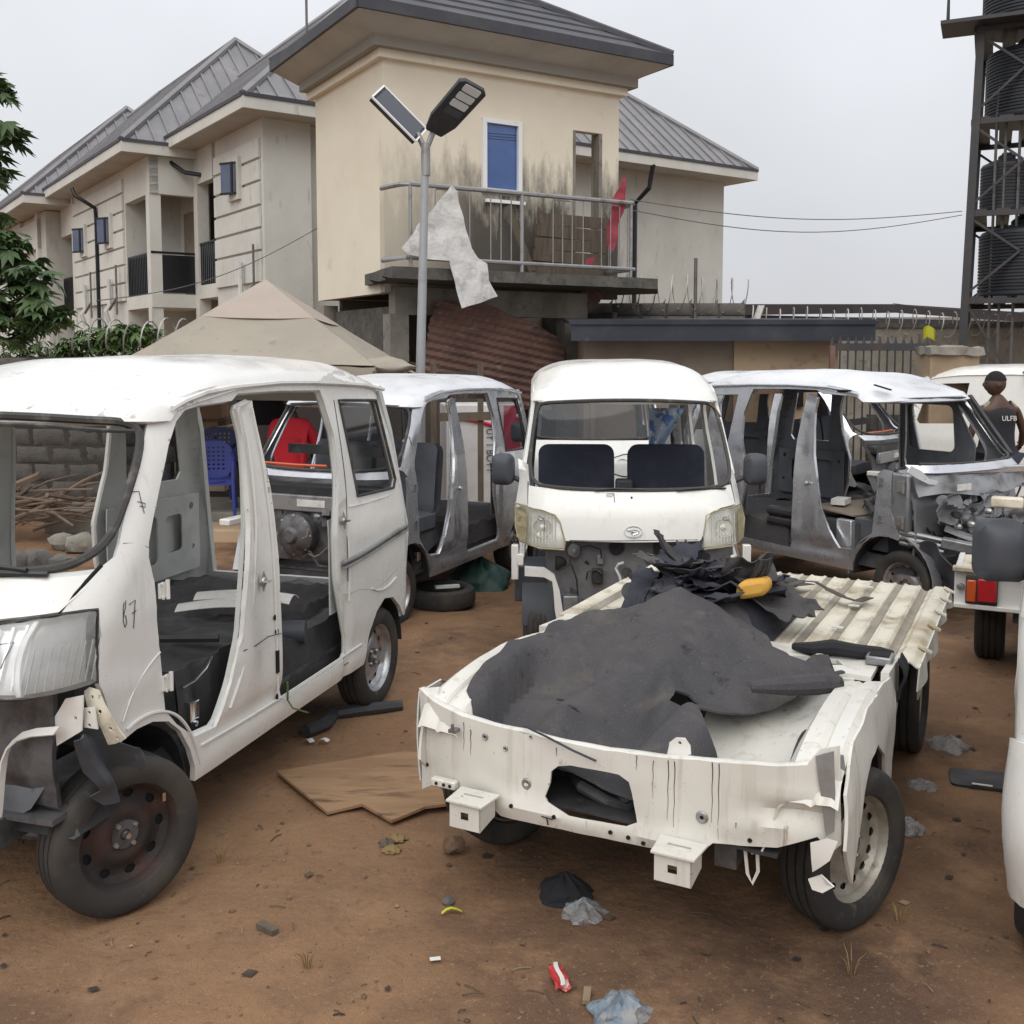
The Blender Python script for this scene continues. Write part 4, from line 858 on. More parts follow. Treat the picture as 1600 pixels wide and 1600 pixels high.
# litter of hoses, board and rolled mat inside; inner door frames on the far side
MB().box((-.30, .42, .60), (.50, .34, .25)).build('seat_box', 'silver_inner', sb, bevel=.01)
MB().box((-.62, .62, .56), (.06, .16, .30)).build('seat_box_bracket', 'silver_paint', sb, bevel=.01)
MB().box((-.1, .85, .745), (.9, .5, .012), rot('X', 3)).build('floor_board', 'tan_dark', sb)
MB().tube([(-.60, .35, .78), (-.2, .75, .80), (.2, .95, .79), (.5, 1.0, .78)], .03, 8).build('rolled_mat', 'mat_black', sb)
for dz in (0, .085): MB().tube([(-.58, 1.20, .585+dz), (-.58, 1.52, .585+dz)], .045, 10).build('seat_roll', 'mat_black', sb)
MB().tube([(-.05, .5, 1.72), (-.06, .48, 1.4), (-.04, .50, 1.2), (-.10, .42, 1.08)], .008, 6).build('hanging_hose', 'galv', sb)
MB().box((-.3, .95, .80), (.20, .12, .05), rot('Z', 25)).build('paper_scrap', 'paper_white', sb)
clutter(sb, -.4, .4, .3, 1.0, .75, 1.05, 12, 31, ('black_plastic', 'engine_grey', 'dark_plastic'))
MB().panel([(.36, .62), (1.05, .62), (1.05, 1.72), (.50, 1.72), (.30, 1.3)], [rrect(.50, 1.22, .98, 1.64, .06), rrect(.55, .72, .70, 1.1, .03), circ(.86, 1.0, .03)], lambda a, z: (shB.B(z)-.05, a, z), .06).build('far_door_frame', 'silver_inner', sb, solid=.02)
MB().bar((.69, .02, 1.24), (.66, .40, 1.72), .05, .05).build('far_pillar_trim', 'black_plastic', sb)
P = [shB.sp(shB.S(a, 1.76), 1.785-.02*abs(a-.6), -1, .02) for a in (.55, .60, .68)]; MB().tube(P, .012, 6).build('roof_tear', 'hole_black', sb)
MB().bar((-.50, .30, 1.80), (-.56, .42, 1.84), .05, .01).build('roof_tear', 'hole_black', sb)

# ---- white van facing the camera
MV = Fr(.77, 6.70, 1.4, -.075, 1.0)
mv = veh('stripped_van', MV, 'white van with yellowed headlights and empty windscreen facing the cut truck bed', 'van')
shM = Shell(F=[(.3, -.30), (.6, -.34), (.85, -.35), (1.05, -.30), (1.15, -.24), (1.2, -.20), (1.45, .0), (1.70, .20), (1.85, .36)], r=.26)
SM = lambda a, z: (shM.S(a, z), z)
for sg in (1, -1):
    build2(side_panel(shM, sg, fender=False, dent=.0025, seed=41+sg, step=.05), 'body_side', 'white_paint', 'white_inner', mv, .022)
    quarter_glass(mv, shM, sg); inner_quarter(mv, shM, sg, 'silver_inner')
    MB().grid(14, 3, lambda u, w: (sg*(.70-.28*w), .10+.36*math.cos(math.pi*(1-u)), .29+.36*math.sin(math.pi*u))).build('wheel_arch_liner', 'mirror_plastic', mv, solid=.006)
build2(roof_panel(shM, dome=.15, dent=.006, seed=9, n=(24, 32)), 'roof', 'white_paint', 'white_inner', mv, .016)
header(mv, shM, 'white_paint'); loop_seal(mv, shM, zb=1.165, zt=1.695); rear_frame(mv, 'silver_inner')
c7 = lambda *q: [(740+x/3.2, 540+y/3.2) for x, y in q]
mf = lambda P, a=-.30: [MV.front(u, v, a) for u, v in P]
def mfn(off=0): return lambda b, z: shM.fp(b, z, off+.002*nz3((b, 0, z), 5))
cx = sum(p[0] for p in mf(c7((270, 715), (1318, 710))))/2
hoodM = mf(c7((272, 718), (500, 722), (800, 722), (1100, 718), (1312, 712), (1322, 802), (1240, 812), (1185, 835), (1160, 870), (1140, 968), (800, 972), (458, 968), (436, 880), (408, 842), (340, 822), (272, 815)))
build2(MB().panel(hoodM, [], lambda b, z: shM.fp(b, z, .012*math.sin(max(0, min(1, (1.17-z)/.36))*math.pi)), .045), 'bonnet', 'white_paint', 'white_inner', mv, .012)
for P in (c7((215, 600), (262, 620), (270, 712), (270, 812), (208, 812), (225, 700)), c7((1325, 640), (1345, 650), (1372, 812), (1328, 812), (1322, 720), (1312, 660))):
    build2(MB().panel(mf(P), [], mfn(.0), .04), 'wing_panel', 'white_paint', 'white_inner', mv, .012)
lampsM = [(c7((206, 815), (300, 822), (400, 842), (432, 882), (456, 975), (452, 1012), (330, 1010), (228, 1000), (206, 930)), 265, -1), (c7((1160, 850), (1200, 828), (1300, 818), (1372, 815), (1388, 890), (1376, 985), (1300, 1002), (1145, 1010), (1140, 960)), 1335, 1)]
for P, split, sg in lampsM:
    O = mf(P)
    lo = MB().panel(O, [], mfn(-.05), .035).build('headlight', 'reflector', mv, solid=.01)
    sb_ = MV.front(740+split/3.2, 800, -.30)[0]
    main = [p for p in O if (p[0] > sb_ if sg < 0 else p[0] < sb_)]; mark = [p for p in O if not (p[0] > sb_ if sg < 0 else p[0] < sb_)]
    zt, zb = max(p[1] for p in O)-.02, min(p[1] for p in O)+.02
    MB().panel(O, [], mfn(.006), .04).build('lens', 'lens_yellow_clear' if 'lens_yellow_clear' in MATS else 'lens_yellow', lo)
    MB().tube([shM.fp(b, z, .008) for b, z in O], .006, 6, closed=True).build('lamp_rim', 'amber_dull', lo)
    ob = min(p[0] for p in O) if sg < 0 else max(p[0] for p in O)
    Q = [(ob-sg*.005, zb+.02), (sb_, zb), (sb_, zt), (ob-sg*.005, zt)]
    MB().panel(Q if sg < 0 else Q[::-1], [], mfn(.009), .04).build('marker_lens', 'amber_dull', lo)
    for i in range(9):
        x = sb_-sg*(.02+.020*i); zz = [p[1] for p in O]
        MB().tube([shM.fp(x, zb+.01, -.02), shM.fp(x, (zb+zt)/2, -.03), shM.fp(x, zt-.03, -.02)], .004, 5).build('reflector_rib', 'reflector_ridge', lo)
    bc = shM.fp(sb_-sg*.10, (zb+zt)/2, -.03)
    MB().lathe([(0, .02), (.016, .016), (.02, 0), (.05, 0), (.062, .016)], 18, Matrix.Translation(bc) @ rot('Z', -90)).build('bulb_bowl', 'reflector_ridge', lo)
for sx, P in ((-1, ((271, 700), (271, 760), (272, 815), (340, 822), (405, 842))), (1, ((1312, 695), (1318, 760), (1323, 802), (1240, 812), (1190, 832)))):
    MB().tube(chaikin([shM.fp(*MV.front(740+x/3.2, 540+y/3.2, -.30), .004) for x, y in P], 1, False), .004, 5).build('bonnet_gap', 'gap_dark', mv)
MB().tube([shM.fp(b, .862+.004*math.sin(b*5), .003) for b in [-.40+.08*i for i in range(11)]], .004, 5).build('bonnet_edge', 'gap_dark', mv)
hb_ = Vector((.42, 1.35, 1.62)); o = MB().grid(10, 14, lambda u, v: (hb_.x-.14+.28*u*(1-.75*v), hb_.y+.03*math.sin(u*8+v*3), hb_.z-.02-.36*v)).build('hanging_bag', 'bag_print', smooth=60, solid=.004, label='blue and white printed plastic hanging inside the van with yellowed headlights', cat='plastic bag'); o.location = MV.o; o.rotation_euler = (0, 0, -R(MV.ang))
# ink nines and the badge
def mink(P, off=.014, m='ink_dark', r=.0018): stroke(mv, [shM.fp(*MV.front(u, v, -.30), off) for u, v in P], r, m)
mink(c7((705, 742), (668, 742), (664, 752), (690, 754), (703, 742), (704, 782)), .012)
mink(c7((352, 868), (325, 852), (318, 868), (340, 876), (352, 860), (356, 925)), .012, 'ink'); mink(c7((1245, 860), (1278, 858), (1280, 874), (1250, 874), (1245, 860)), .012)
MB().lathe([(0, .004), (.006, .003), (.007, 0)], 8, Matrix.Translation(shM.fp(*MV.front(987, 777.5, -.30), .010)) @ rot('Z', -90)).build('washer_nozzle', 'hole_black', mv)
bx, bz = MV.front(988, 828, -.30)
bd = MB().tube([shM.fp(bx+.056*math.cos(t*.2618), bz+.033*math.sin(t*.2618), .014) for t in range(24)], .0035, 6, closed=True).build('badge', 'chrome', mv)
MB().tube([shM.fp(bx+x, bz+z, .014) for x, z in ((-.040, .012), (.010, .014), (.036, .006), (.030, -.006), (-.004, -.020), (-.016, -.004), (.014, .0), (-.040, .010))], .0035, 6).build('badge_mark', 'chrome', bd)
# seats, floor
for x, m_, rz in ((-.32, 'seat_cloth', 0), (.33, 'seat_cloth', -2)): seat(mv, x, .50, .72, w=.55, h=.55, m=m_, rz=rz, recl=10)
MB().box((.02, .62, .98), (.12, .10, .30)).build('seat_belt_box', 'dark_plastic', mv, bevel=.02)
lumpy(mv, 'footwell_floor', 'mat_black', -.66, .66, -.1, .62, .46, .02, 5, 61, skirt=.1); lumpy(mv, 'rear_floor_mat', 'carpet', -.64, .63, .6, 2.62, .60, .035, 5, 65, skirt=.26)
MB().box((0, 1.25, .42), (1.24, 2.7, .02)).build('underbody', 'engine_grey', mv)
MB().panel([(-.655, 1.135), (.655, 1.135), (.66, 1.162), (-.66, 1.162)], [], lambda b, z: shM.fp(b, z, -.004), .08).build('cowl_panel', 'white_inner', mv, solid=.012)
for x in (-.22, .30): MB().tube([shM.fp(x-.02, 1.165, .02), shM.fp(x+.10, 1.175, .024), shM.fp(x+.30, 1.170, .02)], .007, 6).build('wiper_arm', 'black_plastic', mv)
# bare front: bulkhead with dents, pipes, servo, frame horn
def bulk(b, z): return (b, -.20+.03*nz3((b, 0, z), 4, 6)-.03*math.exp(-((b-.1)/.12)**2), z)
MB().panel([(-.52, .40), (.52, .40), (.56, .86), (-.56, .86)], [circ(.12, .70, .03)], bulk, .06).build('bulkhead', 'bulkhead_grey', mv, solid=.01)
HP = [Vector((MV.front(u, v, -.30)[0], -.30, MV.front(u, v, -.30)[1])) for u, v in ((820, 884), (850, 886), (866, 896), (874, 920), (879, 950), (885, 985))]
hn = MB(); hn.grid(len(HP)-1, 3, lambda u, w: HP[int(round(u*(len(HP)-1)))]+Vector((-.05*w*ss(.2, .8, u), .0, -.055*w*(1-ss(.2, .8, u)))))
fh = hn.build('frame_horn', 'white_paint', mv, solid=.05)
for u, v in ((838, 891), (851, 893), (862, 903), (868, 928), (872, 943)):
    b, z = MV.front(u, v, -.335); MB().lathe([(0, .0), (.008, 0), (.008, -.01)], 8, Matrix.Translation((b, -.333, z)) @ rot('Z', -90)).build('bolt_hole', 'hole_black', fh)
def mbox(u0, v0, u1, v1, a, d, m, name, bev=.006):
    b0, z0 = MV.front(u0, v1, a); b1, z1 = MV.front(u1, v0, a); return MB().box(((b0+b1)/2, a+d/2, (z0+z1)/2), (abs(b1-b0), d, abs(z1-z0))).build(name, m, mv, bevel=bev)
mbox(799, 852, 810, 906, -.26, .05, 'white_paint', 'wing_strip'); mbox(808, 866, 818, 884, -.27, .03, 'white_paint', 'wing_bracket'); mbox(880, 932, 903, 965, -.30, .08, 'grey_steel', 'tow_bracket'); mbox(804, 885, 862, 940, -.16, .02, 'mirror_plastic', 'arch_liner_flap', .01)
mbox(1160, 852, 1174, 908, -.26, .05, 'white_paint', 'wing_strip'); mbox(1152, 872, 1162, 900, -.27, .03, 'white_paint', 'wing_bracket'); mbox(1106, 850, 1145, 884, -.20, .05, 'grey_steel', 'lamp_tray')
def mtube(P, a, r, m, name): return MB().tube([Vector((MV.front(u, v, a)[0], a-.01*i % .02, MV.front(u, v, a)[1])) for i, (u, v) in enumerate(P)], r, 7).build(name, m, mv)
mtube([(974, 879), (966, 881), (962, 888), (968, 900), (972, 918), (972, 950)], -.26, .009, 'white_paint', 'brake_pipe'); mtube([(1048, 852), (1040, 866), (1025, 869), (1010, 864)], -.26, .006, 'galv', 'brake_pipe')
mtube([(893, 882), (901, 905), (903, 930)], -.26, .006, 'black_plastic', 'cable'); mtube([(906, 854), (920, 851), (938, 858), (940, 872)], -.26, .006, 'black_plastic', 'cable'); mtube([(874, 890), (890, 882), (892, 868)], -.26, .006, 'black_plastic', 'cable'); mtube([(916, 905), (918, 893), (932, 890), (940, 896)], -.26, .006, 'black_plastic', 'cable')
mtube([(1066, 848), (1075, 868), (1090, 880), (1115, 884), (1150, 868)], -.26, .016, 'white_paint', 'filler_pipe'); mtube([(1148, 850), (1153, 868), (1165, 890)], -.28, .007, 'galv', 'lamp_stay')
b, z = MV.front(897, 861, -.26); MB().lathe([(0, .03), (.014, .028), (.016, .012), (.04, .010), (.044, 0), (.044, -.03)], 16, Matrix.Translation((b, -.25, z)) @ rot('Z', -90)).build('brake_servo', 'grey_steel', mv)
mbox(933, 868, 943, 882, -.25, .03, 'galv', 'pipe_clip'); mbox(1020, 846, 1035, 870, -.24, .06, 'black_plastic', 'relay'); mbox(925, 890, 942, 912, -.25, .05, 'black_plastic', 'relay')
clutter(mv, -.48, .50, -.20, -.12, .42, .80, 16, 77, ('engine_grey', 'black_plastic', 'dark_plastic'))
plate(mv, MV, [(1000, 895), (1016, 870), (1030, 862), (1050, 866), (1066, 880), (1085, 905), (1090, 940), (995, 945)], -.27, 'seat_grey', 'sagging_insulation', bend=.3)
for sg in (1, -1):
    wheel(mv, sg*.61, .0, .272, sg, 3, 'rim_silver', 'tyre', 12); wheel(mv, sg*.62, 2.27, .272, sg, 0, 'rim_silver', 'tyre', 12)
for sg in (1, -1):
    u, v = (788, 733) if sg < 0 else (1178, 733); b, z = MV.front(u, v, .10)
    mirror(mv, Matrix.Translation((b, .12, z)) @ rot('Z', sg*18), w=.15, h=.21)
    MB().tube([(b-sg*.05, .12, z-.05), (sg*.67, .10, z-.10)], .018, 8).build('mirror_arm', 'mirror_plastic', mv)
MB().tube([shM.fp(.56, 1.69, .02), shM.fp(.60, 1.66, .03), shM.fp(.64, 1.60, .02)], .006, 5).build('split_seal', 'wood', mv)

# ---- white van at the right edge of the yard, end-on
EV = Fr(2.345, 3.05, 27.5, 0, 1); shE = Shell(r=.12, F=[(.2, -.40), (.45, -.44), (.75, -.42), (1.0, -.36), (1.15, -.26), (1.235, -.16), (1.45, .04), (1.74, .27), (1.85, .40)])
ev = veh('parked_van', EV, 'white van with dark grey door mirror and scuffed bumper beside the black tray', 'van')
for sg in (1, -1): build2(side_panel(shE, sg, fender=True, dent=.003, seed=81+sg, hole=sg > 0, step=.06), 'body_side', 'white_paint', 'white_inner', ev, .02)
build2(roof_panel(shE, dent=.004, seed=8, n=(16, 22)), 'roof', 'white_paint', 'white_inner', ev, .016)
header(ev, shE, 'white_paint'); loop_seal(ev, shE); rear_frame(ev, 'white_inner')
MB().panel([(-.655, .80), (.655, .80), (.672, 1.215), (-.672, 1.215)], [], lambda b, z: shE.fp(b, z, .0), .06).build('bonnet', 'white_paint', ev, solid=.012)
MB().panel([(-.60, 1.20), (.60, 1.20), (.66, 1.30), (.60, 1.70), (-.60, 1.70), (-.66, 1.30)], [], lambda b, z: shE.fp(b, z, -.012), .08).build('windscreen', 'tinted_glass', ev)
def bump(S, z):
    k = .012+.016*math.sin(max(0, min(1, (z-.22)/.5))*math.pi); return lambda sg: shE.sp(S, z, sg, k)
bp_ = [(-.86, .24), (.05, .26), (.08, .40), (.06, .62), (-.02, .76), (-.30, .80), (-.86, .78)]
for sg in (1, -1):
    build2(MB().panel(bp_, [rrect(-.62, .50, -.40, .64, .03)], lambda S, z: bump(S, z)(sg), .05, flip=sg < 0), 'bumper', 'white_paint', 'black_plastic', ev, .012)
    MB().panel(rrect(-.64, .48, -.38, .66, .03), [], lambda S, z: shE.sp(S, z, sg, .01), .06, flip=sg < 0).build('fog_lamp_recess', 'black_plastic', ev)
    MB().panel([(-.85, .76), (.10, .76), (.08, 1.125), (-.85, 1.125)], [], lambda S, z: shE.sp(S, z, sg, -.004), .05, flip=sg < 0).build('wing_panel', 'white_paint', ev, solid=.01)
    lamp(ev, shE, sg, [(-.30, 1.09), (-.42, 1.09), (-.50, 1.08), (-.60, 1.05)], [(-.31, .87), (-.42, .86), (-.52, .87), (-.62, .90)], -.40)
    wheel(ev, sg*.62, .0, .272, sg, 0, 'rim_silver', 'tyre', 12); wheel(ev, sg*.62, 2.27, .272, sg, 0, 'rim_silver', 'tyre', 12)
    MB().grid(14, 3, lambda u, w: (sg*(.69-.26*w), .08+.36*math.cos(math.pi*(1-u)), .29+.36*math.sin(math.pi*u))).build('wheel_arch_liner', 'black_plastic', ev, solid=.006)
MB().box((0, 1.2, .44), (1.3, 2.9, .03)).build('underbody', 'engine_grey', ev)
_b, _a = -.80, .02
mp = EV.loc(hit(1556, 860, EV.w(0, .06, 0), EV.A)); mirror(ev, Matrix.Translation((mp[0]-.0, .10, mp[2])) @ rot('Z', 24), w=.165, h=.215, d=.12)
MB().tube([(mp[0]+.05, .10, mp[2]-.05), (-.70, .10, mp[2]-.08)], .022, 8).build('mirror_arm', 'mirror_plastic', ev)
MB().box((mp[0]+.03, .05, mp[2]+.17), (.10, .05, .035)).build('door_bracket', 'cream_floor', ev, bevel=.006)
for P in ([(-.30, .64), (-.27, .60), (-.28, .55)], [(-.24, .50), (-.20, .47)], [(-.36, .40), (-.30, .38), (-.27, .34)]): MB().tube([bump(S, z)(-1) for S, z in P], .004, 5).build('scuff_mark', 'ink_dark', ev)

# ---- tail of another white truck between the silver van and the end-on van
DT = Fr(3.60, 6.35, 26.5, -.05, 1)
dt = veh('truck_tail', DT, 'tail of a white pickup with red and orange lamp behind the end-on van', 'pickup truck')
dl, dz0 = DT.front(1492, 886, -.5); dr, dz1 = DT.front(1572, 956, -.5)
MB().panel([(dl, dz1+.02), (dl+.02, dz1), (1.0, dz1), (1.0, dz0), (dl, dz0)], [], lambda b, z: (b, -.5+.006*nz3((b, 0, z), 8), z), .05).build('rear_panel', 'white_paint', dt, solid=.03)
MB().bar((dl-.01, -.53, dz0), (1.0, -.53, dz0), .06, .03).build('rear_lip', 'cream_floor', dt, bevel=.006); MB().bar((dl, -.52, dz1+.02), (1.0, -.52, dz1+.02), .05, .03).build('rear_lip', 'white_paint', dt, bevel=.006)
MB().box((dl+.75, -.22, dz0-.03), (1.5, .5, .04)).build('bed', 'cream_floor', dt); MB().box((dl+.02, -.22, (dz0+dz1)/2), (.03, .5, dz0-dz1)).build('bed_side', 'white_paint', dt)
def dlamp(u0, v0, u1, v1, m, nm, par, d=.03):
    b0, z0 = DT.front(u0, v1, -.52); b1, z1 = DT.front(u1, v0, -.52); return MB().box(((b0+b1)/2, -.53-d/2, (z0+z1)/2), (b1-b0, d, z1-z0)).build(nm, m, par, bevel=.008)
tl = dlamp(1508, 902, 1560, 941, 'black_plastic', 'tail_lamp', dt, .02); dlamp(1510, 905, 1526, 938, 'orange_lens', 'indicator_lens', tl, .035); dlamp(1527, 905, 1558, 938, 'red_lens', 'brake_lens', tl, .035)
b, z = DT.front(1501, 916, -.52); MB().lathe([(0, .01), (.02, .008), (.024, 0)], 12, Matrix.Translation((b, -.53, z)) @ rot('Z', -90)).build('side_bolt', 'bolt_steel', dt)
wheel(dt, dl+.20, .05, .28, -1, 0, 'rim_grey', 'tyre', 14, w=.17); wheel(dt, dl+1.35, .05, .28, 1, 0, 'rim_grey', 'tyre', 14, w=.17); wheel(dt, dl+.20, 1.7, .28, -1, 0, 'rim_grey', 'tyre', 14, w=.17); wheel(dt, dl+1.35, 1.7, .28, 1, 0, 'rim_grey', 'tyre', 14, w=.17)
MB().box((dl+.78, .6, dz1-.02), (.9, 2.0, .14)).build('chassis', 'engine_grey', dt)

# ============================================================ CUT-DOWN TRUCK FLOOR in the foreground
TK = Fr(.56, 3.70, 27.5, 0, 1)
tk = veh('cut_truck', TK, 'cut-down white truck floor on four wheels, ribbed bed and bent panel, no cab', 'truck chassis')
TA = -.57
top = [(-.765, .735), (-.70, .722), (-.54, .70), (-.23, .685), (.01, .682), (.20, .695), (.39, .715), (.55, .728), (.63, .74), (.665, .79), (.715, .80)]
botm = [(.725, .50), (.70, .475), (.66, .52), (.55, .475), (.44, .462), (.36, .458), (.31, .41), (.17, .398), (-.05, .392), (-.23, .385), (-.38, .38), (-.45, .42), (-.56, .43), (-.63, .44), (-.70, .40), (-.755, .365)]
hole = [(-.19, .575), (-.165, .598), (-.12, .61), (.05, .612), (.085, .595), (.095, .56), (.115, .47), (.08, .452), (-.12, .446), (-.20, .47), (-.212, .485), (-.195, .53)]
def tp(b, z):
    a = TA+.10*(abs(b)/.76)**5
    a -= .016*math.exp(-((z-.43)/.03)**2)*(1-ss(.35, .45, abs(b)))            # lower beam stands proud
    a += .010*math.exp(-((b+.28)/.02)**2)*ss(.45, .5, z)                        # pressed vertical swage
    a -= .012*math.exp(-(((b-.62)/.10)**2+((z-.63)/.03)**2)) - .03*math.exp(-(((b-.60)/.09)**2+((z-.585)/.025)**2))
    a += .008*nz3((b, 0, z), 5, 2)+.004*nz3((b, 0, z), 13, 4)
    a -= .010*math.exp(-((z-.50+.03*math.sin(b*9))/.014)**2)*ss(.36, .42, b)*(1-ss(.58, .64, b))
    return (b, a, z)
build2(MB().panel(top+botm, [hole], tp, .03), 'rear_panel', 'white_dirty', 'white_inner', tk, .008)
lip = MB(); TP = resample(top[:-2], .04, closed=False)
lip.grid(len(TP)-1, 3, lambda u, v: (lambda p: (p[0], tp(*p)[1]+.05*v, p[1]+.006*math.sin(v*3)-.012*v*v+.004*nz3((p[0], v, 0), 11)))(TP[int(round(u*(len(TP)-1)))])).build('panel_flange', 'white_dirty', tk, solid=.004)
def disc(parent, b, z, r=.012, m='galv', a=None, name='grommet'):
    p = tp(b, z) if a is None else (b, a, z)
    o = MB().lathe([(r*.35, .004), (r*.8, .006), (r, .003), (r*1.1, -.002)], 16, Matrix.Translation(p) @ rot('Z', -90)).build(name, m, parent)
    MB().lathe([(0, .003), (r*.36, .003), (r*.36, -.002)], 10, Matrix.Translation(p) @ rot('Z', -90)).build('bolt_hole', 'hole_black', o)
for b, z, r in ((-.44, .648, .012), (-.36, .622, .009), (-.285, .51, .02), (.325, .532, .019), (-.27, .675, .006)): disc(tk, b, z, r)
for b, z in ((-.33, .435), (-.17, .432), (.03, .425), (.14, .412), (.47, .485), (-.72, .47), (.09, .42)): MB().lathe([(0, .004), (.007, .004), (.007, -.002)], 10, Matrix.Translation(tp(b, z)) @ rot('Z', -90)).build('bolt_hole', 'hole_black', tk)
for b, z0, z1, m in ((-.53, .68, .58, 'rust_streak'), (-.50, .66, .57, 'rim_rust'), (.11, .685, .64, 'rim_rust'), (.215, .69, .50, 'rim_rust'), (.235, .69, .48, 'rim_rust'), (.355, .71, .52, 'rim_rust'), (.375, .71, .47, 'rim_rust'), (.165, .68, .56, 'rust_streak'), (-.17, .66, .63, 'rim_rust'), (.43, .535, .52, 'ink_dark')):
    P = [tp(b+.0012*math.sin(i*1.7+b*50), z0+(z1-z0)*i/8) for i in range(9)]; MB().tube([(p[0], p[1]-.001, p[2]) for p in P], [.0013*(1.2-i/9) for i in range(9)], 5).build('rust_streak', m, tk)
stroke(tk, [(p[0], p[1]-.003, p[2]) for p in (tp(-.215, .425), tp(-.175, .423))], .0022, 'rim_rust'); stroke(tk, [(p[0], p[1]-.003, p[2]) for p in (tp(-.196, .424), tp(-.196, .395))], .0022, 'rim_rust')
# bracket on the left, small plate, stud
MB().box((-.60, TA-.0, .455), (.10, .03, .03)).build('small_bracket', 'white_dirty', tk, bevel=.006)
for b in (-.625, -.595, -.57): MB().lathe([(0, .003), (.006, .003), (.006, 0)], 8, Matrix.Translation((b, TA-.015, .455)) @ rot('Z', -90)).build('bolt_hole', 'hole_black', tk)
MB().box((-.555, TA-.01, .655), (.03, .03, .012)).box((-.555, TA-.02, .665), (.008, .008, .03)).build('stud_clip', 'grey_steel', tk)
# bumper brackets
def bracket(x, z):
    w, d, h = .112, .105, .082; y = TA-.02
    o = MB()
    O = rrect(x-w/2, z-h, x+w/2, z, .004); sq = rrect(x-.018, z-h*.62, x+.012, z-h*.30, .002)
    o.panel(O, [sq], lambda b, zz: (b, y-d, zz), .05); o.panel([(y-d, z-h), (y, z-h*.8), (y, z), (y-d, z)], [], lambda a, zz: (x+w/2, a, zz), .08); o.panel([(y-d, z-h), (y, z-h*.8), (y, z), (y-d, z)], [], lambda a, zz: (x-w/2, a, zz), .08)
    br = o.build('bumper_bracket', 'white_dirty', tk, smooth=0, solid=.004)
    tpn = [(x-w/2-.012, y-d-.012), (x+w/2+.012, y-d-.012), (x+w/2+.02, y), (x-w/2-.02, y)]; slot = rrect(x-.038, y-d*.45-.006, x+.038, y-d*.45+.006, .005)
    MB().panel(tpn, [slot], lambda b, a: (b, a, z+.012), .05).build('bracket_top', 'white_dirty', br, smooth=0, solid=.006)
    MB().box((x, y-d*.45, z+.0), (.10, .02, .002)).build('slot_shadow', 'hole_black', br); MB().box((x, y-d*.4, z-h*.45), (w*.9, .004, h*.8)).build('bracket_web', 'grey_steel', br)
bracket(-.445, .455); bracket(.275, .445)
# end posts and torn bits
plate(tk, TK, [(652, 1076), (683, 1075), (682, 1110), (662, 1104)], TA+.10, 'white_paint', 'torn_flange', bend=.4)
MB().grid(8, 8, lambda u, v: (-.762-.012*math.sin(v*3)+.02*u*math.sin(v*6), TA+.10+.16*u, .395+.33*v-.05*u*(1-v))).build('end_flap', 'white_inner', tk, solid=.006)
plate(tk, TK, [(1274, 1182), (1302, 1174), (1305, 1240), (1303, 1300), (1290, 1308), (1282, 1240)], TA+.04, 'galv', 'end_post')
plate(tk, TK, [(1266, 1318), (1292, 1312), (1308, 1318), (1296, 1346), (1268, 1366)], TA+.02, 'white_paint', 'torn_corner', bend=.2)
plate(tk, TK, [(1264, 1372), (1284, 1366), (1304, 1382), (1286, 1394), (1270, 1388)], TA+.05, 'white_paint', 'crumpled_flap', bend=-1)
plate(tk, TK, [(1040, 1200), (1046, 1160), (1056, 1153), (1070, 1154), (1078, 1166), (1080, 1190)], TA+.05, 'white_paint', 'upright_lug', [(1062, 1161, .006), (1078, 1182, .006)])
MB().tube([(.44, TA+.06, .46), (.455, TA+.05, .36), (.47, TA+.05, .33), (.485, TA+.06, .37), (.48, TA+.06, .45)], .006, 6).build('hanging_strap', 'white_dirty', tk)
# wheel houses
for sg in (1, -1):
    OS = [(-.53, .50), (-.50, .655), (-.42, .715), (-.30, .745), (0, .76), (.35, .745), (.52, .72), (.60, .64), (.53, .42), (.46, .30), (.38, .27), (.335, .38), (.26, .51), (.12, .595), (-.05, .605), (-.20, .55), (-.31, .43), (-.38, .33), (-.45, .42)]
    build2(MB().panel(OS[::-1] if sg > 0 else OS, [], lambda a, z: (sg*(.735-.03*max(0, z-.6)*4+.006*nz3((a, sg, z), 6)), a, z), .04), 'wheel_arch', 'white_dirty', 'white_inner', tk, .010, off=1 if sg > 0 else 1)
    sec = [(.722, .755), (.70, .772), (.655, .765), (.645, .748), (.625, .760), (.575, .752), (.545, .70), (.52, .55), (.50, .455), (.47, .44)]
    def wh(u, v):
        i = v*(len(sec)-1); k = min(int(i), len(sec)-2); t = i-k; b = sec[k][0]*(1-t)+sec[k+1][0]*t; z = sec[k][1]*(1-t)+sec[k+1][1]*t
        a = -.545+1.08*u; e = (1-math.sin(min(1, max(0, u))*math.pi)**.35); z -= max(0, z-.44)*e*.42
        return (sg*b, a, z+.004*nz3((b, a, 0), 8))
    MB().grid(24, 27, wh).build('wheel_house', 'white_dirty', tk, solid=.006)
    MB().grid(14, 3, lambda u, w: (sg*(.72-.22*w), .0+.36*math.cos(math.pi*(.75-.75*u)), .27+.36*math.sin(math.pi*(.25+.75*u)))).build('wheel_arch_liner', 'black_plastic', tk, solid=.006)
MB().panel([(-.55, -.55), (.55, -.55), (.55, .50), (-.55, .50)], [], lambda b, a: (b, a, .455+.012*nz3((b, a, 0), 5)), .07).build('well_floor', 'mat_black', tk, solid=.01)
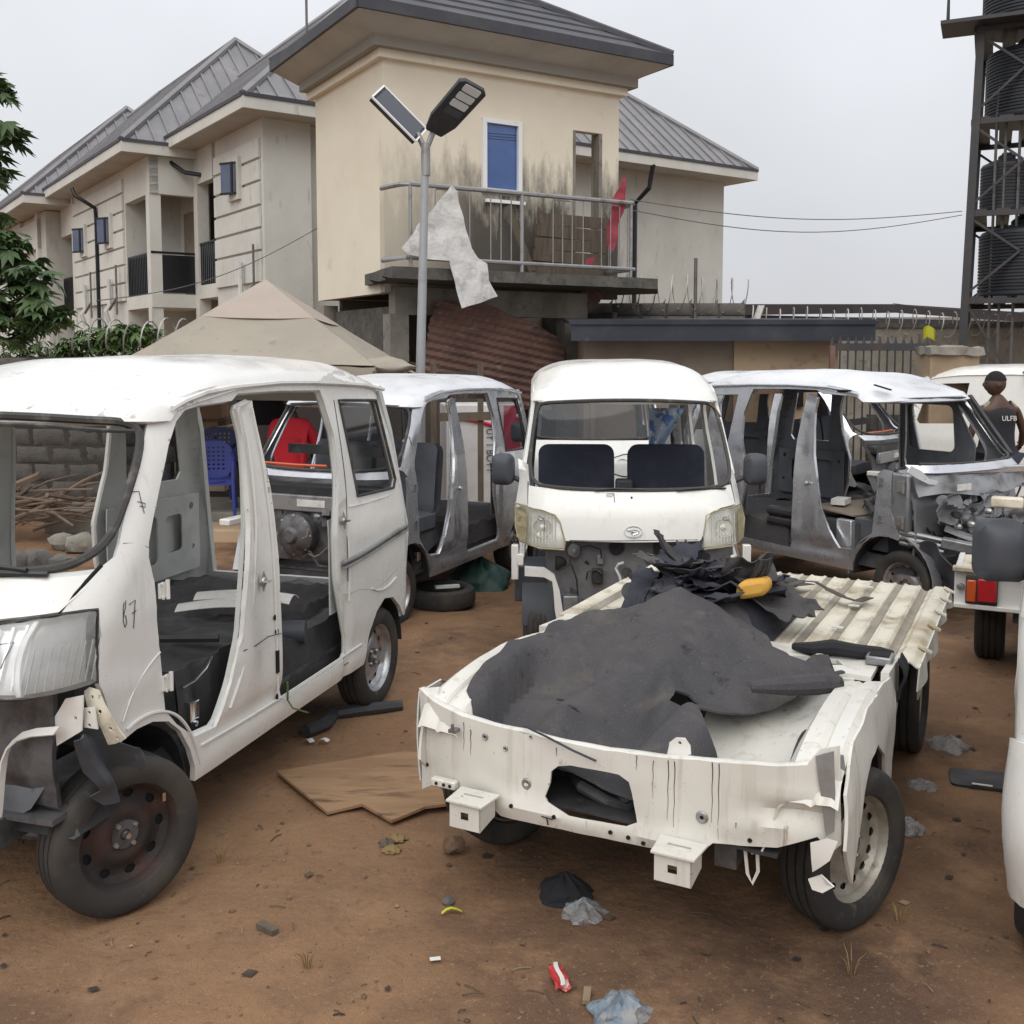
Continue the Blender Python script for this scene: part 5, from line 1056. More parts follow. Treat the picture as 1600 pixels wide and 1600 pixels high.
# white front seat pan showing on the right, cross-member, towers
MB().grid(14, 10, lambda u, v: (.10+.44*u, -.53+1.01*v, .47+.16*ss(.35, 1, v)+.05*ss(.6, 1, u)+.006*nz3((u, v, 0), 5))).build('seat_pan', 'white_dirty', tk, solid=.01)
cmO = [(-.70, .50), (.66, .50), (.66, .82), (-.70, .82)]
cmH = [[(-.42, .60), (-.30, .565), (.10, .565), (.05, .64), (-.30, .655)], [(.26, .585), (.42, .565), (.54, .60), (.50, .68), (.38, .66), (.28, .64)]]
MB().panel(cmO, cmH, lambda b, a: (b, a, .715+.008*nz3((b, a, 0), 6)), .04).build('cross_member', 'white_dirty', tk, solid=.02)
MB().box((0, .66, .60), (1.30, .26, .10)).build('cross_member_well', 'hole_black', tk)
MB().panel([(-.66, .46), (.60, .46), (.60, .70), (-.66, .70)], [], lambda b, z: (b, .50-.06*(z-.46)+.012*nz3((b, z, 0), 7), z), .05).build('cross_member_face', 'white_dirty', tk, solid=.01)
for sg in (1, -1):
    MB().panel([(.50, .44), (.66, .44), (.80, .52), (.80, .72), (.50, .74)], [], lambda a, z: (sg*.725, a, z), .06).build('sill_stub', 'white_dirty', tk, solid=.03)
MB().box((.665, .70, .735), (.10, .10, .035)).build('pillar_cup', 'grey_steel', tk, bevel=.006); MB().box((.665, .70, .754), (.075, .075, .004)).build('pillar_cup_well', 'hole_black', tk)
MB().lathe([(0, .01), (.035, .01), (.05, .0), (.05, -.02), (.06, -.025)], 18, Matrix.Translation((.36, .42, .70)) @ rot('Y', -90)).build('spring_cup', 'black_plastic', tk)
MB().lathe([(0, .012), (.018, .012), (.03, .0), (.03, -.01)], 14, Matrix.Translation((.45, .60, .735)) @ rot('Y', -90)).build('filler_cap', 'white_dirty', tk)
plate(tk, TK, [(1302, 1178), (1318, 1180), (1322, 1210), (1312, 1215), (1304, 1208)], -.45, 'galv', 'lamp_bracket', [(1316, 1206, .005), (1318, 1212, .005)])
MB().box((-.62, .72, .735), (.22, .10, .012), rot('Z', 8)).build('cut_pillar_stub', 'white_dirty', tk); MB().box((-.60, .76, .75), (.10, .05, .03), rot('Z', 14)).build('torn_steel', 'grey_steel', tk)
# ribbed bed
rib = [-.70+.125*i for i in range(12)]
def bedz(b):
    z = .70
    for c in rib:
        for d, w in ((-.027, .008), (.027, .008)): z += .007*math.exp(-((b-c-d)/w)**2)
        if abs(b-c) < .02: z -= .004
    return z
def bed(u, v):
    b = -.80+1.60*u; a = .80+1.53*v; z = bedz(b)
    if b > .72: z = .70
    if b > .64: z += -.02*ss(.64, .68, b)+.028*ss(.70, .73, b)-.02*ss(.765, .80, b)
    if b < -.64: z += .02*ss(.66, .72, -b)
    return (b, a, z+.005*nz3((b, a, 0), 3)-.004*ss(.96, 1, v))
MB().grid(240, 30, bed).build('ribbed_bed', 'cream_floor', tk, solid=.006)
for c in rib:
    for d in (-.0,):
        MB().grid(4, 24, lambda u, v: (c-.017+.034*u, .82+1.49*v, bed((c-.017+.034*u+.80)/1.6, (.02+1.49*v)/1.53)[2]+.003)).build('rib_channel', 'rib_grey', tk)
def skirt(u, v):
    a = .80+1.53*u; return (.80+.012*math.sin(a*14)*v+.02*v*nz3((a, 0, 0), 4), a, .69-.10*v*(1-.4*ss(.55, .6, u)+.3*ss(.85, 1, u)))
MB().grid(40, 5, skirt).build('bed_skirt', 'white_dirty', tk, solid=.006)
for a in (1.05, 1.45, 1.75, 2.05, 2.28): MB().box((.80, a, .70), (.06, .03, .008), rot('Y', 25)).build('bed_clip', 'cream_floor', tk)
for a in (1.2, 1.65, 2.1): [MB().box((x_, a-.1*x_, .722), (.05, .02, .006)).build('bed_cleat', 'white_dirty', tk) for x_ in (.14, .42)]
MB().panel([(1.05, .64), (1.30, .64), (1.26, .46), (1.10, .46)], [], lambda a, z: (.775, a, z), .06).build('mud_flap', 'cream_floor', tk, solid=.006)
for sg in (1, -1): MB().bar((sg*.38, -.5, .40), (sg*.38, 2.3, .44), .07, .10).build('chassis_rail', 'engine_grey', tk)
MB().box((0, 1.5, .62), (1.3, 1.4, .08)).build('bed_frame', 'engine_grey', tk)
for a in (0, 1.75): MB().tube([(-.6, a, .275), (.6, a, .275)], .035, 10).lathe([(0, -.09), (.07, -.07), (.10, 0), (.07, .07), (0, .09)], 14, Matrix.Translation((.05, a, .275))).build('axle', 'engine_grey', tk)
for sg in (1, -1):
    wheel(tk, sg*.655, .0, .275, sg, -24, 'rim_grey', 'tyre', 15, (.011, .017), .145, w=.16); wheel(tk, sg*.655, 1.75, .275, sg, 0, 'rim_grey', 'tyre', 15, (.011, .017), .145, w=.165)
# hoses seen through the plate opening
for k, m in ((0, 'dark_plastic'), (1, 'black_plastic'), (2, 'dark_plastic')):
    MB().tube([(-.22, TA+.25, .47+.02*k), (-.12, TA+.10+.04*k, .50+.01*k), (-.02, TA+.09+.03*k, .475), (.03, TA+.12, .455+.02*k), (.09, TA+.16, .50+.02*k), (.10, TA+.25, .58)], .022-.003*k, 9).build('hose', m, tk)
MB().box((.0, TA+.42, .50), (.5, .02, .12)).build('inner_wall', 'white_inner', tk)
MB().box((.50, -.42, .50), (.07, .06, .09), rot('Z', 30)).build('rubber_stop', 'black_plastic', tk, bevel=.02)
MB().box((.25, -.36, .56), (.03, .02, .14)).build('rusty_strap', 'rim_rust', tk)
MB().tube([(-.30, TA+.02, .705), (-.20, TA-.02, .70), (-.10, TA-.03, .675), (-.02, TA-.02, .65)], .004, 5).build('loose_wire', 'ink_dark', tk)

# ============================================================ load on the truck floor
def on_tk(o): o.location = TK.o; o.rotation_euler = (0, 0, -R(TK.ang)); return o
PK = (-.14, .60, .97)
SEC = [(.47, .44), (.50, .455), (.52, .55), (.545, .70), (.575, .752), (.625, .760), (.645, .748), (.655, .765), (.70, .772), (.722, .755)]
def whz(b, a):
    z = lerp_tab(SEC, abs(b)); u = max(0, min(1, (a+.545)/1.08)); return z-max(0, z-.44)*(1-math.sin(u*math.pi)**.35)*.42
RIDGES = [(-.64, .30, .80, .75), (.54, .30, .77, .85), (-.30, -.26, .65, .62), (.05, -.20, .64, .75), (-.46, .74, .76, .7), (.02, .98, .80, .6), (-.62, .0, .78, .8)]
def carp(b, a):
    dx, dy = b-PK[0], a-PK[1]; d = math.hypot(dx, dy*.85); t = math.atan2(dy, dx)
    z1 = -1
    for eb, ea, ez, k in RIDGES:
        vx, vy = eb-PK[0], ea-PK[1]; L2 = vx*vx+vy*vy; s = max(0, min(1, (dx*vx+dy*vy)/L2)); q = math.hypot(dx-s*vx, dy-s*vy)
        z1 = max(z1, PK[2]+(ez-PK[2])*s**.62+.02*math.sin(s*9+eb*7)*s-k*q*(1+.25*math.sin(s*7)))
    fl = .62+.10*ss(.1, .6, a)-.05*ss(-.1, -.5, a)+.03*nz3((b, a, 0), 3, 3)
    fl = max(fl, max(whz(b-.02, a), whz(b, a), whz(b+.02, a))+.022 if a < .48 else .745)
    k = .03; m = max(z1, fl); z = m+k*math.exp(-abs(z1-fl)/k)*.35
    z += .018*nz3((b, a, 0), 5, 8)+.010*nz3((b, a, 0), 11, 9)+.02*math.sin(b*9+a*5)*ss(.3, .6, d)
    z -= .03*ss(.35, .5, -a)
    z += .020*(1-2.4*abs(nz3((b, a, 0), 4.2, 31)))*ss(.06, .2, d)
    z += .030*(abs(nz3((b*math.cos(t)+a, b-a, 0), 2.6, 21))-.15)*ss(.1, .3, d)-.012*abs(nz3((b, a, 0), 6.5, 23))
    return z
CO = [(-.61, -.40), (-.50, -.50), (-.22, -.52), (-.05, -.53), (.12, -.52), (.20, -.46), (.17, -.33), (.10, -.24), (.16, -.15), (.13, -.03), (.23, .02), (.32, .16), (.44, .26), (.58, .40), (.50, .50), (.36, .46), (.22, .68), (.06, .92), (-.10, 1.0), (-.26, .92), (-.44, .62), (-.60, .48), (-.625, .25), (-.63, -.05), (-.625, -.28)]
CH = [circ(-.36, -.13, .018, .013, 8), circ(-.27, -.20, .028, .016, 8, .3), [(.04, .02), (.08, .07), (.13, .04), (.11, -.05), (.05, -.08)]]
on_tk(MB().panel(CO, CH, lambda b, a: (b, a, carp(b, a)), .03).build('carpet_sheet', 'carpet', smooth=60, solid=.008, label='large grey carpet sheet with torn holes draped over the truck floor', cat='carpet'))
def flap(u, v):
    b = .02+.22*u+.06*v; a = -.50+.26*v+.05*math.sin(u*5); z = .60+.15*math.sin(u*math.pi)**.6*(.5+.5*v)+.03*v-.06*u; return (b, a, z)
on_tk(MB().grid(16, 12, flap).build('carpet_scrap', 'carpet', smooth=60, solid=.008, label='curled grey carpet offcut standing behind the bent truck panel', cat='carpet'))
on_tk(MB().tube([(.30, .10, .74), (.42, .14, .75), (.52, .20, .755), (.58, .27, .745)], [.02, .035, .04, .03], 10).build('carpet_roll', 'carpet', label='small rolled grey carpet end by the white spring tower', cat='carpet'))
on_tk(MB().grid(24, 24, lambda u, v: (-.17+.38*(2*u-1), 1.08+.30*(2*v-1), .712+.20*max(0, 1-(2*u-1)**2-(2*v-1)**2)**.6+.03*nz3((u*5, v*5, 0), 1.4, 2)*(1-(2*u-1)**2)*(1-(2*v-1)**2))).build('carpet_bundle', 'carpet_blue', smooth=60, label='crumpled dark carpet bundle at the core of the heap on the bed', cat='carpet'))
rd = random.Random(12)
def ridged(x, y, sd): return sum((1-2.2*abs(noise.noise(Vector((x*f, y*f, sd*7.7)))))*w for f, w in ((3.2, .6), (7, .3), (14, .12)))
for i in range(26):                                    # crumpled torn sheets and strips heaped behind the big sheet
    cx_ = rd.uniform(-.52, .14) if i < 20 else rd.uniform(-.35, .10); cy_ = rd.uniform(.86, 1.36); cy_ = min(cy_, 1.05) if cx_ > -.2 else cy_; d = math.hypot((cx_+.17)/.45, (cy_-1.08)/.40)
    zz = .735+.20*max(0, 1-d*d)*rd.uniform(.5, 1.0); ang = rd.uniform(0, 6.28); lx = rd.uniform(.10, .20) if i < 16 else rd.uniform(.16, .26); ly = rd.uniform(.08, .15) if i < 16 else rd.uniform(.03, .05)
    M = Matrix.Translation((cx_, cy_, zz)) @ Matrix.Rotation(ang, 4, 'Z') @ Matrix.Rotation(rd.gauss(0, .3), 4, 'Y'); amp = rd.uniform(.05, .085); curl = rd.uniform(-.6, 1.2)
    def sheet(u, v):
        x, y = (u-.5)*2*lx, (v-.5)*2*ly; e = 1+.22*noise.noise(Vector((u*5, v*5, i))); return M @ Vector((x*e, y*e, amp*ridged(x+i, y, i)+curl*(x*x*2.5+y*y*2)))
    mb = MB().grid(26, 20, sheet); mb.v = [(x, y, max(z, .722+.002*(i % 5))) for x, y, z in mb.v]
    on_tk(mb.build('carpet_scrap', 'carpet_blue' if rd.random() < .75 else 'carpet', smooth=60, solid=.005, label='torn dark carpet scrap crumpled in the heap on the ribbed bed', cat='carpet', group='carpet scraps heaped on the ribbed truck bed'))
for i, (x, y) in enumerate([(-.46, 1.10), (-.40, 1.04), (-.50, 1.02)]):
    on_tk(MB().lathe([(0, -.06), (.04, -.06), (.05, -.03), (.05, .03), (.03, .06), (0, .06)], 12, Matrix.Translation((x, y, .765+.02*i)) @ rot('Z', 40*i) @ rot('Y', 25)).build('rubber_bush', 'dark_plastic', label='dark rubber bush lying between the carpet heap and the headlit white van', cat='rubber part', group='rubber bushes by the carpet heap'))
fb = Vector((*TK.top(1178, 919, .92), .92)); P = rrect(-.072, -.038, .072, .042, .036)
on_tk(MB().prism(P, lambda x, z, d: (fb.x+x*.95+.3*d*0, fb.y+d+x*.25, fb.z+z+.02*math.sin(x*12)), -.04, .05).build('foam_pad', 'foam_yellow', bevel=.02, label='orange-yellow foam pad among black straps on the ribbed bed', cat='foam pad'))
def belt(P, w, m, label, name='seat_belt'):
    P = [Vector(p) for p in P]; mb = MB(); n = len(P)
    def f(u, v):
        i = u*(n-1); k = min(int(i), n-2); t = i-k; p = P[k].lerp(P[k+1], t); d = (P[k+1]-P[k]).normalized(); s = d.cross(Vector((0, .15, 1))).normalized(); return p+s*(v-.5)*w
    mb.grid((n-1)*5, 2, f); return on_tk(mb.build(name, m, smooth=80, solid=.004, label=label, cat='strap'))
T_ = lambda u, v, z=.73: Vector((*TK.top(u, v, z), z))
belt([T_(1225, 918, .79), T_(1255, 908, .80), T_(1275, 910, .79), T_(1295, 922, .76), T_(1320, 934, .745), T_(1340, 940, .735), T_(1358, 934, .735)], .05, 'rib_dark', 'brown webbing strap curving across the ribbed truck bed')
belt([T_(1120, 893, .76), T_(1150, 900, .80), T_(1190, 908, .78), T_(1230, 915, .75), T_(1262, 912, .74)], .09, 'dark_plastic', 'black belt lying behind the foam pad')
belt([T_(1195, 935, .75), T_(1215, 930, .80), T_(1240, 932, .77), T_(1232, 942, .74), T_(1205, 945, .735)], .04, 'dark_plastic', 'black looped belt end in front of the foam pad')
o = T_(1225, 908, .755); on_tk(MB().box(o, (.16, .10, .04), rot('Z', -20), .8).build('belt_reel', 'black_plastic', bevel=.01, label='black belt reel lying behind the brown webbing strap', cat='belt reel'))
rw = [T_(1240, 1010, .735), T_(1270, 1014, .745), T_(1300, 1012, .75), T_(1340, 1018, .745), T_(1375, 1022, .735), T_(1395, 1024, .73)]
on_tk(MB().tube(rw, [.015, .03, .035, .03, .03, .02], 9).build('rolled_cloth', 'cloth_dark', label='rolled black cloth along the near edge of the ribbed bed', cat='cloth'))
on_tk(MB().grid(8, 6, lambda u, v: (.735+.02*math.sin(v*5)+.02*v, .66+.12*u, .74-.16*v+.01*math.sin(u*9))).build('hanging_rag', 'cloth_dark', smooth=80, solid=.006, label='black rag hanging over the cross-member end above the far wheel', cat='cloth'))

# ============================================================ things on the ground
def gput(mb, name, m, u, v, label, cat, rz=0, group=None, dz=0, **kw):
    p = gpt(u, v); o = mb.build(name, m, label=label, cat=cat, group=group, **kw); o.location = (p.x, p.y, p.z+dz); o.rotation_euler = (0, 0, R(rz)); return o
PW = [gpt(u, v) for u, v in [(432, 1216), (505, 1202), (632, 1180), (720, 1190), (722, 1262), (665, 1268), (612, 1290), (566, 1264), (512, 1278)]]
MB().prism([(p.x, p.y) for p in PW][::-1], lambda x, y, d: (x, y, gz(x, y)+.022+d+.012*math.sin(x*3)), 0, .012).build('plywood_sheet', 'plywood', smooth=0, label='broken brown plywood sheet lying flat on the bare earth', cat='plywood')
BS = [gpt(u, v) for u, v in [(478, 1152), (508, 1140), (522, 1124), (560, 1118), (628, 1110)]]
MB().tube([(p.x, p.y, p.z+.03) for p in BS], [.035, .04, .035, .035, .03], 8).build('bumper_strip', 'dark_plastic', label='black plastic bumper strip lying beside the plywood sheet', cat='bumper strip')
gput(MB().box((0, 0, .012), (.085, .028, .02), rot('Z', 0)), 'wood_chip', 'bark', 418, 1456, 'small dark wood splinter on the open earth', 'wood chip', -38)
gput(MB().box((0, 0, .012), (.022, .07, .012)), 'wood_chip', 'wood', 917, 1561, 'pale wood splinter beside the red packet', 'wood chip', -8)
def crumple_mb(r, h, seed, n=14):
    def f(u, v):
        t = u*2*math.pi; q = v; rr = r*(1-.15*q)*(1 if q < .999 else .0)*math.sin(max(.02, (1-q*.5))*math.pi/2); k = 1+.45*noise.noise(Vector((math.cos(t)*2.2, math.sin(t)*2.2, q*2.5+seed)))
        return (rr*k*math.cos(t)*(1-q**3), rr*k*math.sin(t)*(1-q**3), h*q*(1+.5*noise.noise(Vector((math.cos(t)*2, math.sin(t)*2+seed, q)))))
    return MB().grid(n*2, n//2, f)
for u, v, r, h, m, lab in [(910, 1428, .075, .05, 'clear_bag', 'clear plastic bag scrap beside the black rag under the truck panel'), (968, 1584, .085, .06, 'blue_bag', 'clear and blue plastic sachet in the open earth'), (1483, 1168, .10, .06, 'clear_bag', 'crumpled clear plastic bag behind the far truck wheel'), (1420, 1297, .06, .05, 'clear_bag', 'small dull plastic bag beside the near truck wheel'), (1440, 1228, .07, .025, 'clear_bag', 'flat torn plastic scrap between truck wheel and black tray')]:
    gput(crumple_mb(r, h, u*.1), 'plastic_bag', m, u, v, lab, 'plastic bag', smooth=25)
gput(crumple_mb(.10, .07, 3), 'oily_rag', 'cloth_dark', 882, 1398, 'black oily rag in the shadow under the truck panel', 'rag', smooth=50)
pk = gput(MB().grid(6, 8, lambda u, v: (.05*(u-.5)*(1-.3*math.sin(v*9)*.5), .13*(v-.5), .012+.008*math.sin(u*7+v*5))), 'snack_packet', 'packet_red', 874, 1532, 'flattened red and white packet in the foreground dirt', 'packet', 8, solid=.001)
MB().grid(2, 6, lambda u, v: (.014*(u-.5)+.004*math.sin(v*6), .12*(v-.5), .024)).build('packet_band', 'paper_white', pk)
gput(MB().panel(rrect(-.13, -.10, .13, .10, .03), [], lambda x, y: (x, y, .012+.004*math.sin(x*9)), .05), 'black_tray', 'black_plastic', 1532, 1220, 'black plastic tray with white label beside the end-on van', 'tray', -20, solid=.012)
tr_ = bpy.data.objects['black_tray']; MB().box((-.0, -.085, .016), (.085, .014, .003)).build('paper_label', 'paper_white', tr_)
rs = random.Random(5)
def rock(r, seed):
    bm = bmesh.new(); bmesh.ops.create_icosphere(bm, subdivisions=2, radius=r)
    for vtx in bm.verts: vtx.co *= 1+.35*noise.noise(vtx.co/r*1.3+Vector((seed, 0, 0))); vtx.co.z *= .7
    mb = MB(); mb.v = [tuple(x.co) for x in bm.verts]; mb.f = [tuple(x.index for x in f.verts) for f in bm.faces]; bm.free(); return mb
gput(rock(.045, 1), 'stone', 'pebble', 708, 1327, 'fist-sized brown stone below the bumper bracket near the plywood', 'stone', dz=.02, smooth=20)
gput(rock(.022, 2), 'stone', 'block', 700, 1412, 'small dark stone on open earth near a yellow scrap', 'stone', dz=.01, smooth=20)
for k, (u, v) in enumerate([(605, 1318), (622, 1310), (612, 1328)]): gput(crumple_mb(.035, .02, k+9), 'dead_leaf', 'leaf_dry' if k else 'bark', u, v, 'curled brown dead leaf beside the plywood sheet', 'leaf', k*50, 'dead leaves by the plywood sheet', smooth=30)
gput(MB().grid(4, 2, lambda u, v: (.07*u, .015*(v-.5)+.01*math.sin(u*4), .012+.01*math.sin(u*3))), 'plastic_scrap', 'yellow_tag', 690, 1432, 'thin yellow plastic scrap on the open earth', 'scrap', 15)
for u, v in ((492, 1162), (516, 1160)): gput(MB().grid(4, 3, lambda a, b: (.05*a, .03*b, .012+.01*math.sin(a*3))), 'paper_scrap', 'paper_white', u, v, 'small white paper scrap by the bumper strip', 'paper', u, 'paper scraps by the bumper strip')
gput(MB().grid(3, 2, lambda a, b: (.035*a, .02*b, .012)), 'paper_scrap', 'paper_white', 672, 1507, 'tiny cream paper scrap on the foreground dirt', 'paper', 10)
for k, (u, v) in enumerate([(480, 1510), (345, 1345), (1330, 1520), (1405, 1440)]):
    gr = MB(); 
    for j in range(7):
        t = rs.uniform(0, 6.28); ln = rs.uniform(.04, .10); d = Vector((math.cos(t), math.sin(t), 0)); gr.tube([d*.01, d*ln*.25+Vector((0, 0, ln*.5)), d*ln*.5+Vector((0, 0, ln*.75))], [.0022, .0018, .0006], 4)
    gput(gr, 'grass_tuft', 'leaf_dry', u, v, 'thin dry grass tuft growing from the trodden earth', 'grass tuft', 0, 'dry grass tufts in the yard')
# tyre and green sheet by the silver van
p = gpt(690, 945); ty = empty('spare_tyre', (p.x, p.y, p.z), 0, 'old black tyre lying flat beside the silver van', 'tyre')
h = .075; TPf = [(.19, h*.7), (.21, h), (.24, h*1.05), (.268, h*.85), (.28, h*.4), (.28, -h*.4), (.268, -h*.85), (.24, -h*1.05), (.21, -h), (.19, -h*.7)]
MB().lathe(TPf, 40, Matrix.Translation((0, 0, .078)) @ rot('Y', -90), close=True).build('tyre', 'tyre', ty)
MB().box((.05, -.05, .165), (.20, .05, .02), rot('Z', 15)).build('loose_bracket', 'white_inner', label='pale metal bracket lying on the flat tyre', cat='bracket').location = p
gput(crumple_mb(.30, .22, 4.4, 20), 'green_tarp', 'green_tarp', 752, 915, 'crumpled dark green tarpaulin under the silver van', 'tarpaulin', smooth=40)
lt = MB()                                               # twigs, straw and leaf bits trodden into the dirt
for i in range(420):
    y = 2.1+7*rs.random()**1.7; x = rs.uniform(-.55, .55)*y; z = ground_z(x, y)+.004; t = rs.uniform(0, 6.28); d = Vector((math.cos(t), math.sin(t), rs.uniform(-.05, .12))); L = rs.uniform(.012, .07)
    if rs.random() < .6: lt.tube([Vector((x, y, z)), Vector((x, y, z))+d*L*.5+Vector((rs.uniform(-.005, .005), 0, .004)), Vector((x, y, z))+d*L], rs.uniform(.0012, .0028), 4)
    else:
        s = Vector((-d.y, d.x, .1))*L*.3; p_ = Vector((x, y, z+.003)); lt.add([p_, p_+d*L*.4+s, p_+d*L*.8, p_+d*L*.4-s], [(0, 1, 2, 3)])
lt.build('ground_litter', 'litter', smooth=0, kind='stuff', label='twigs, straw and leaf bits trodden into the yard', cat='litter')
# pebbles and crumbs of earth nobody could count
pb = MB(); ic = bmesh.new(); bmesh.ops.create_icosphere(ic, subdivisions=1, radius=1); IV = [v.co.copy() for v in ic.verts]; IF = [tuple(v.index for v in f.verts) for f in ic.faces]; ic.free()
for i in range(2600):
    y = 2.1+6.5*rs.random()**2.0; x = rs.uniform(-.56, .56)*y*1.0; r = min(.014, .0018+.0022*rs.expovariate(1.1)); z = ground_z(x, y); k = len(pb.v)
    q = Matrix.Rotation(rs.uniform(0, 6), 3, 'Z'); s = Vector((rs.uniform(.7, 1.4), rs.uniform(.7, 1.2), rs.uniform(.4, .8)))
    pb.v += [tuple((q @ Vector((c.x*s.x, c.y*s.y, c.z*s.z)))*r+Vector((x, y, z+r*.2))) for c in IV]; pb.f += [tuple(a+k for a in f) for f in IF]
pb.build('gravel', 'pebble', smooth=0, kind='stuff', label='loose grit and earth crumbs over the yard', cat='gravel')

# ============================================================ two-storey apartment house
th = R(35); HO = at(412, 300, 20.3); HO.z = -.2
house = empty('apartment_house', HO, th, 'grey rendered two-storey house with balconies and ribbed hip roofs behind the yard', 'house')
dE = Vector((math.cos(th), math.sin(th), 0)); dF = Vector((-math.sin(th), math.cos(th), 0)); Z0 = HO.z
def hx(u, v, x):
    p = hit(u, v, HO+dE*x, dE)-HO; return (p.dot(dF), p.z)
def hy(u, v, y):
    p = hit(u, v, HO+dF*y, dF)-HO; return (p.dot(dE), p.z)
def hip_roof(parent, x0, x1, y0, y1, ze, slope, m, name='roof', ribs=.36, rib_h=.03, edge=.14, skip=()):
    h = min(x1-x0, y1-y0)/2; zr = ze+h*slope
    if x1-x0 > y1-y0: r0, r1 = Vector((x0+h, y0+h, zr)), Vector((x1-h, y0+h, zr))
    else: r0, r1 = Vector((x0+h, y0+h, zr)), Vector((x0+h, y1-h, zr))
    c = [Vector((x0, y0, ze)), Vector((x1, y0, ze)), Vector((x1, y1, ze)), Vector((x0, y1, ze))]
    mb = MB()
    if x1-x0 > y1-y0: F = [(c[0], c[1], r1, r0), (c[1], c[2], r1), (c[2], c[3], r0, r1), (c[3], c[0], r0)]
    else: F = [(c[0], c[1], r0), (c[1], c[2], r1, r0), (c[2], c[3], r1), (c[3], c[0], r0, r1)]
    for f in F: mb.add(f, [tuple(range(len(f)))])
    o = mb.build(name, m, parent, smooth=0, solid=.03)
    rb = MB()
    for (p, q, ax) in ((c[0], c[1], 0), (c[1], c[2], 1), (c[2], c[3], 0), (c[3], c[0], 1)):
        L = (q-p).length; n = int(L/ribs); d = (q-p).normalized(); inn = Vector((-d.y, d.x, 0))
        for i in range(1, n):
            s = L*i/n; run = min(s, L-s, h); rb.bar(p+d*s+Vector((0, 0, .01)), p+d*s+inn*run+Vector((0, 0, run*slope+.01)), .05, rib_h*2)
    rb.build('roof_ribs', m, o, smooth=0, kind='stuff')
    hp = MB()
    for a, b in ((c[0], r0), (c[1], r0 if x1-x0 <= y1-y0 else r1), (c[2], r1), (c[3], r1 if x1-x0 <= y1-y0 else r0), (r0, r1)): hp.tube([a+Vector((0, 0, .02)), b+Vector((0, 0, .03))], .09, 6)
    hp.build('ridge_caps', m, o, smooth=0, kind='stuff')
    fs = MB()
    for p, q in zip(c, c[1:]+c[:1]): fs.bar(p-Vector((0, 0, edge*.8)), q-Vector((0, 0, edge*.8)), .05, edge*1.7)
    fs.build('fascia_board', 'render_grey2', o, smooth=0)
    gt = MB()
    for p, q in zip(c, c[1:]+c[:1]): gt.bar(p+Vector((0, 0, .02)), q+Vector((0, 0, .02)), .10, .07)
    gt.build('gutter', 'roof_dark' if m != 'roof_dark' else 'roof_metal', o, smooth=0)
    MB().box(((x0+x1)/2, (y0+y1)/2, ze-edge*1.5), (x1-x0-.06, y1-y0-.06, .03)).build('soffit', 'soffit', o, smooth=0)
    return o
EZ = 6.95                                              # eaves height above the house's own ground
hip_roof(house, -.6, 13.4, -.6, 9.4, EZ, .85, 'roof_metal')
hip_roof(house, -1.62, 6.6, 4.0, 19.0, EZ-.18, .92, 'roof_metal')
hip_roof(house, -2.2, 5.6, 12.2, 30, EZ-.35, .92, 'roof_metal')
MB().box((7.0, 4.1, 3.4), (12.0, 7.8, 6.8)).build('wall', 'render_grey', house, smooth=0)                # core
MB().box((.5, 1.375, 3.41), (1.0, 2.75, 6.8)).build('bay_wall', 'render_grey2', house, smooth=0)
MB().box((3.4, 11.5, 3.3), (6.0, 8.0, 6.62)).build('wall', 'render_grey', house, smooth=0)
MB().box((0.0, 8.95, 3.35), (2.0, 5.4, 6.68)).build('bay_wall', 'render_grey2', house, smooth=0)
MB().box((1.4, 21.5, 3.2), (5.6, 16, 6.3)).build('wall', 'render_grey', house, smooth=0)
MB().box((-.9, 21.5, 3.2), (1.2, 9.0, 6.3)).build('bay_wall', 'render_grey2', house, smooth=0)
# cladding boards with open joints on the bays
def cladding(x, y0, y1, zs, holes=()):
    for z0, z1 in zip(zs, zs[1:]): MB().box((x-.03, (y0+y1)/2, (z0+z1)/2), (.06, y1-y0, z1-z0-.05)).build('cladding_board', 'render_grey2', house, smooth=0, bevel=.01)
cladding(0, .12, 2.72, [3.55, 4.18, 4.62, 5.06, 5.53, 5.96, 6.38])
cladding(-1.0, 6.35, 11.6, [3.4, 3.85, 4.28, 4.70, 5.12, 5.55, 5.98, 6.35])
cladding(-1.5, 17.2, 25.8, [3.4, 3.85, 4.28, 4.70, 5.12, 5.55, 5.95])
def hwin(x, y, z, w=.42, h=.62, open_=True, m='blue_glass'):
    f = MB(); 
    for dy in (-w/2-.05, w/2+.05): f.box((x-.08, y+dy, z), (.10, .12, h+.24))
    for dz in (-h/2-.06, h/2+.06): f.box((x-.08, y, z+dz), (.098, w, .12))
    o = f.build('window', 'render_grey2', house, smooth=0)
    MB().box((x-.065, y, z), (.012, w, h)).build('dark_opening', 'hole_black', o, smooth=0)
    s = Matrix.Translation((x-.12, y-w/2, z)) @ rot('Z', 30) @ Matrix.Translation((0, w/2, 0))
    MB().box((0, 0, 0), (.02, w*.9, h*.96), s).build('pane', 'blue_dull', o, smooth=0)
    g = MB()
    for dy in (-w*.47, w*.47): g.box((0, dy, 0), (.035, .045, h), s)
    for dz in (-h*.49, h*.49): g.box((0, 0, dz), (.035, w, .045), s)
    g.build('sash', 'black_rail', o, smooth=0)
hwin(0, 1.36, 5.72); hwin(-1.0, 7.55, 5.20); hwin(-1.0, 10.25, 5.2)
